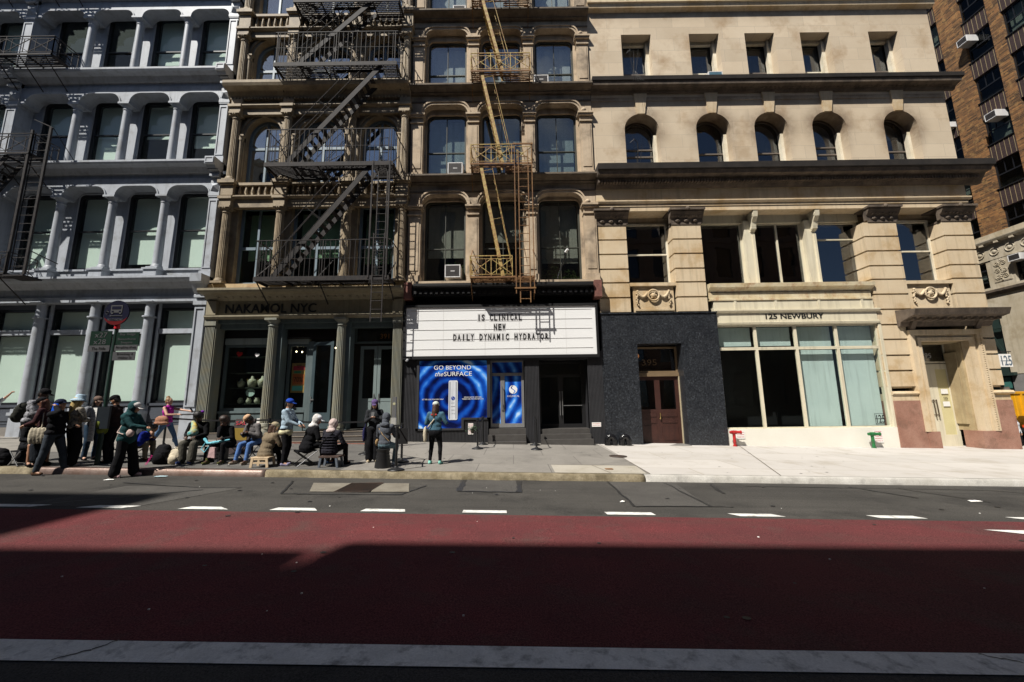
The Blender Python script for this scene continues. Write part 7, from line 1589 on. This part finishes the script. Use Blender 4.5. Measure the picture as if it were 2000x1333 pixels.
MB().box(-6.48, -6.02, 10.12, 10.46, z0+.22, z0+.25).build('seat', WST, o, bevel=.008)
for a, b in ((-6.46, 10.13), (-6.08, 10.13), (-6.46, 10.42), (-6.08, 10.42)): MB().bar((a+(.0 if a < -6.30 else .03), b, z0), (a+(.03 if a < -6.30 else 0), b, z0+.22), .06, .03, up=(0, 1, 0)).build('leg', WST, o)
MB().box(-6.42, -6.05, 10.12, 10.15, z0+.09, z0+.13).box(-6.45, -6.05, 10.12, 10.15, z0+.18, z0+.22).build('stretcher', WST, o)
person('Person in a royal blue cap and pale denim jacket standing in profile', -5.86, 10.5, 0, 1.66, hpitch=12, lean=2, handR=(.36, -.10, 1.03), handL=(.36, .10, 1.03), footR=(.04, -.10), footL=(-.04, .10), skin=SKM, top=LDN, bottom=BLK, bstyle='trousers', shoes=cloth('lilac_sneaker', (.30, .28, .42)), hair=(HBK, 'short'), hat=(BLU, 'cap'), shirt=cloth('cream_shirt', (.70, .65, .42)), phone=-1)
person('Sitter in a white hood and visor with a big black jacket', -5.34, 10.6, 40, 1.68, 'sit', .40, lean=18, hpitch=14, hyaw=-35, handR=(.40, -.15, .65), handL=(.38, .1, .65), footR=(.48, -.2), footL=(.42, .14), skin=SKM, top=BLK, bottom=BLK, hair=None, hood=WHC, hat=(WTEE, 'cap'), coat=.12, bulk=1.3, shoes=cloth('blue_black_trainer', (.03, .06, .14)))
fold_chair(-5.36, 10.58, 40, 'folding chair with a bare metal leg under the white hooded sitter', .38, .46)
J = person('Sitter in a pale pink hood and dark puffer jacket, back turned', -4.69, 10.45, 75, 1.64, 'sit', .30, lean=8, hpitch=14, hyaw=-20, handR=(.36, -.16, .6), handL=(.36, .14, .6), footR=(.42, -.2), footL=(.42, .2), skin=SKM, top=PUF, bottom=BLK, hair=None, hood=PNK, bulk=1.25, coat=.05, topfold=.02)
for k in range(6): Blob().chain([(-.14*math.cos(a)-.02, .20*math.sin(a), .42+.07*k) for a in [R(-80+32*i) for i in range(6)]], [.020]*6).build('quilting_ridge', PUF, J['root'], J['M'], .009, 0)
strap(J, 'black strap bag across the puffer jacket', 'crossbody_bag', [(-.08, -.14, .86), (-.17, 0, .70), (-.15, .17, .55)], BLK, 'bag', ((0, .25, .5), [((.02, .25, .5), (.10, .06, .09))]), r=.02)
z0 = gz(-4.6, side(10.4)); o = thing('low_stool', (-4.6, 10.4, z0), 'low grey plastic stool with a brown seat under the puffer jacket', 'stool'); MB().box(-4.85, -4.35, 10.22, 10.6, z0+.24, z0+.28).build('seat', cloth('brown_seat', (.10, .07, .06)), o)
for a, b in ((-4.8, 10.25), (-4.42, 10.25), (-4.8, 10.55), (-4.42, 10.55)): MB().bar((a+(-.04 if a < -4.6 else .04), b, z0), (a, b, z0+.24), .05, .05).build('leg', mat('slate_plastic', (.12, .14, .17), .5), o)
J = person('Woman in a purple cap and black clothes holding a phone with both hands', -3.83, 11.2, -80, 1.66, hpitch=22, handR=(.24, -.05, 1.22), handL=(.24, .06, 1.22), skin=SKL, top=cloth('dark_grey_cardigan', (.03, .032, .036)), bottom=BLK, bstyle='wide', shoes=cloth('cream_shoe', (.62, .52, .36)), hair=(HBK, 'long'), hat=(PUR, 'cap'), phone=1)
strap(J, 'navy tote bag hanging beside the woman in the purple cap', 'tote_bag', [(.0, -.17, 1.4), (.02, -.22, 1.1), (.02, -.24, .95)], cloth('navy_canvas', (.03, .03, .10)), 'bag', ((.02, -.24, .75), [((dx, -.25, .76), (.05, .04, .20)) for dx in (-.08, -.02, .04, .10)]))
J = person('Sitter in a grey hoodie and jeans on a black drum stool', -3.3, 10.5, 85, 1.66, 'sit', .46, lean=2, hpitch=20, hyaw=-10, handR=(.34, -.1, .8), handL=(.34, .1, .8), footR=(.30, -.14), footL=(.10, .22), skin=SKM, top=GREY, bottom=cloth('washed_denim', (.16, .24, .28)), shoes=WTEE, hair=None, hood=GREY)
strap(J, 'tan crossbody bag on the grey hoodie sitter', 'crossbody_bag', [(-.05, .15, .98), (-.15, .0, .82), (-.14, -.17, .66)], cloth('tan_strap', (.36, .24, .12)), 'bag', ((-.02, .22, .62), [((-.02, .20, .62), (.07, .05, .09))]), r=.009)
z0 = gz(-3.3, side(10.4)); o = thing('drum_stool', (-3.3, 10.38, z0), 'tapered black drum stool under the grey hoodie sitter', 'stool'); MB().lathe([(.20, z0), (.20, z0+.03), (.15, z0+.38), (.17, z0+.42), (.17, z0+.45)], -3.3, 10.4, 24).build('drum', BLACKM, o); m = MB()
for k in range(5): m.lathe([(.19-.008*k, z0+.06+.07*k), (.192-.008*k, z0+.075+.07*k)], -3.3, 10.4, 24)
m.build('ring', CHA, o)
J = person('Woman in a blue denim jacket and black leggings facing the blue poster', -2.10, 11.0, 80, 1.62, hpitch=2, handR=(.24, -.16, 1.18), handL=(.22, .14, 1.16), footR=(0, -.15), footL=(0, .15), skin=SKL, top=MDN, bottom=BLK, bstyle='tight', shoes=MNT, hair=(HBR, 'long'), hat=(cloth('pale_mint_cap', (.60, .66, .60)), 'cap'), bulk=1.12, phone=-1)
Blob().ell(J['hip']-Vector((0, 0, .05)), (.165, .20, .17)).build('jersey_hem', BLK, J['root'], J['M'], .013, 2, .012)
Blob().ell(J['ch']+Vector((-.13, .06, .12)), (.02, .04, .03)).ell(J['ch']+Vector((-.13, -.05, .12)), (.02, .04, .03)).build('red_patch', cloth('red_embroidery', (.45, .06, .05)), J['root'], J['M'], .008, 1)
strap(J, 'cream tote bag on the shoulder of the woman in the denim jacket', 'tote_bag', [(.02, -.12, 1.42), (-.15, .0, 1.22), (-.16, .16, 1.02)], CRM, 'bag', ((-.10, .26, .8), [((-.08+dx, .27+dx*.3, .82), (.05, .055, .22)) for dx in (-.09, -.03, .03, .09)]), r=.018)
person('Dark-haired person in a white shirt at the right edge near the yellow truck', 22.05, 17.9, -60, 1.62, skin=SKM, top=WTEE, bottom=BLK, hair=(HBK, 'short'), z=-.66+.10)
# folding A-frame board by the shop
ax_, ay = -8.45, 12.6; z0 = gz(ax_, side(ay)); o = thing('sandwich_board', (ax_, ay, z0), 'dark A-frame board with red and yellow lettering behind the seated people', 'sign')
for s_ in (-1, 1):
    m = MB(); q = lambda x, z: (ax_+x+.14*z, ay+s_*.22*(1-z/1.05)*1, z0+z)
    m.add([q(-.30, 0), q(.30, 0), q(.30, 1.02), q(-.30, 1.02)]+[(a, b+.02, c) for a, b, c in (q(-.30, 0), q(.30, 0), q(.30, 1.02), q(-.30, 1.02))], [(0, 1, 2, 3), (7, 6, 5, 4), (0, 4, 5, 1), (1, 5, 6, 2), (2, 6, 7, 3), (3, 7, 4, 0)]); m.build('board', mat('dark_board', (.035, .022, .022), .5), o)
text(o, 'lettering', 'SALE', mat('crimson_print', (.65, .05, .08)), ax_+.1, z0+.84, ay-.06, .16, w=.42, depth=.003); MB().box(ax_-.10, ax_+.30, ay-.14, ay-.13, z0+.25, z0+.75).build('yellow_print', mat('olive_yellow_print', (.30, .20, .03), .6), o)
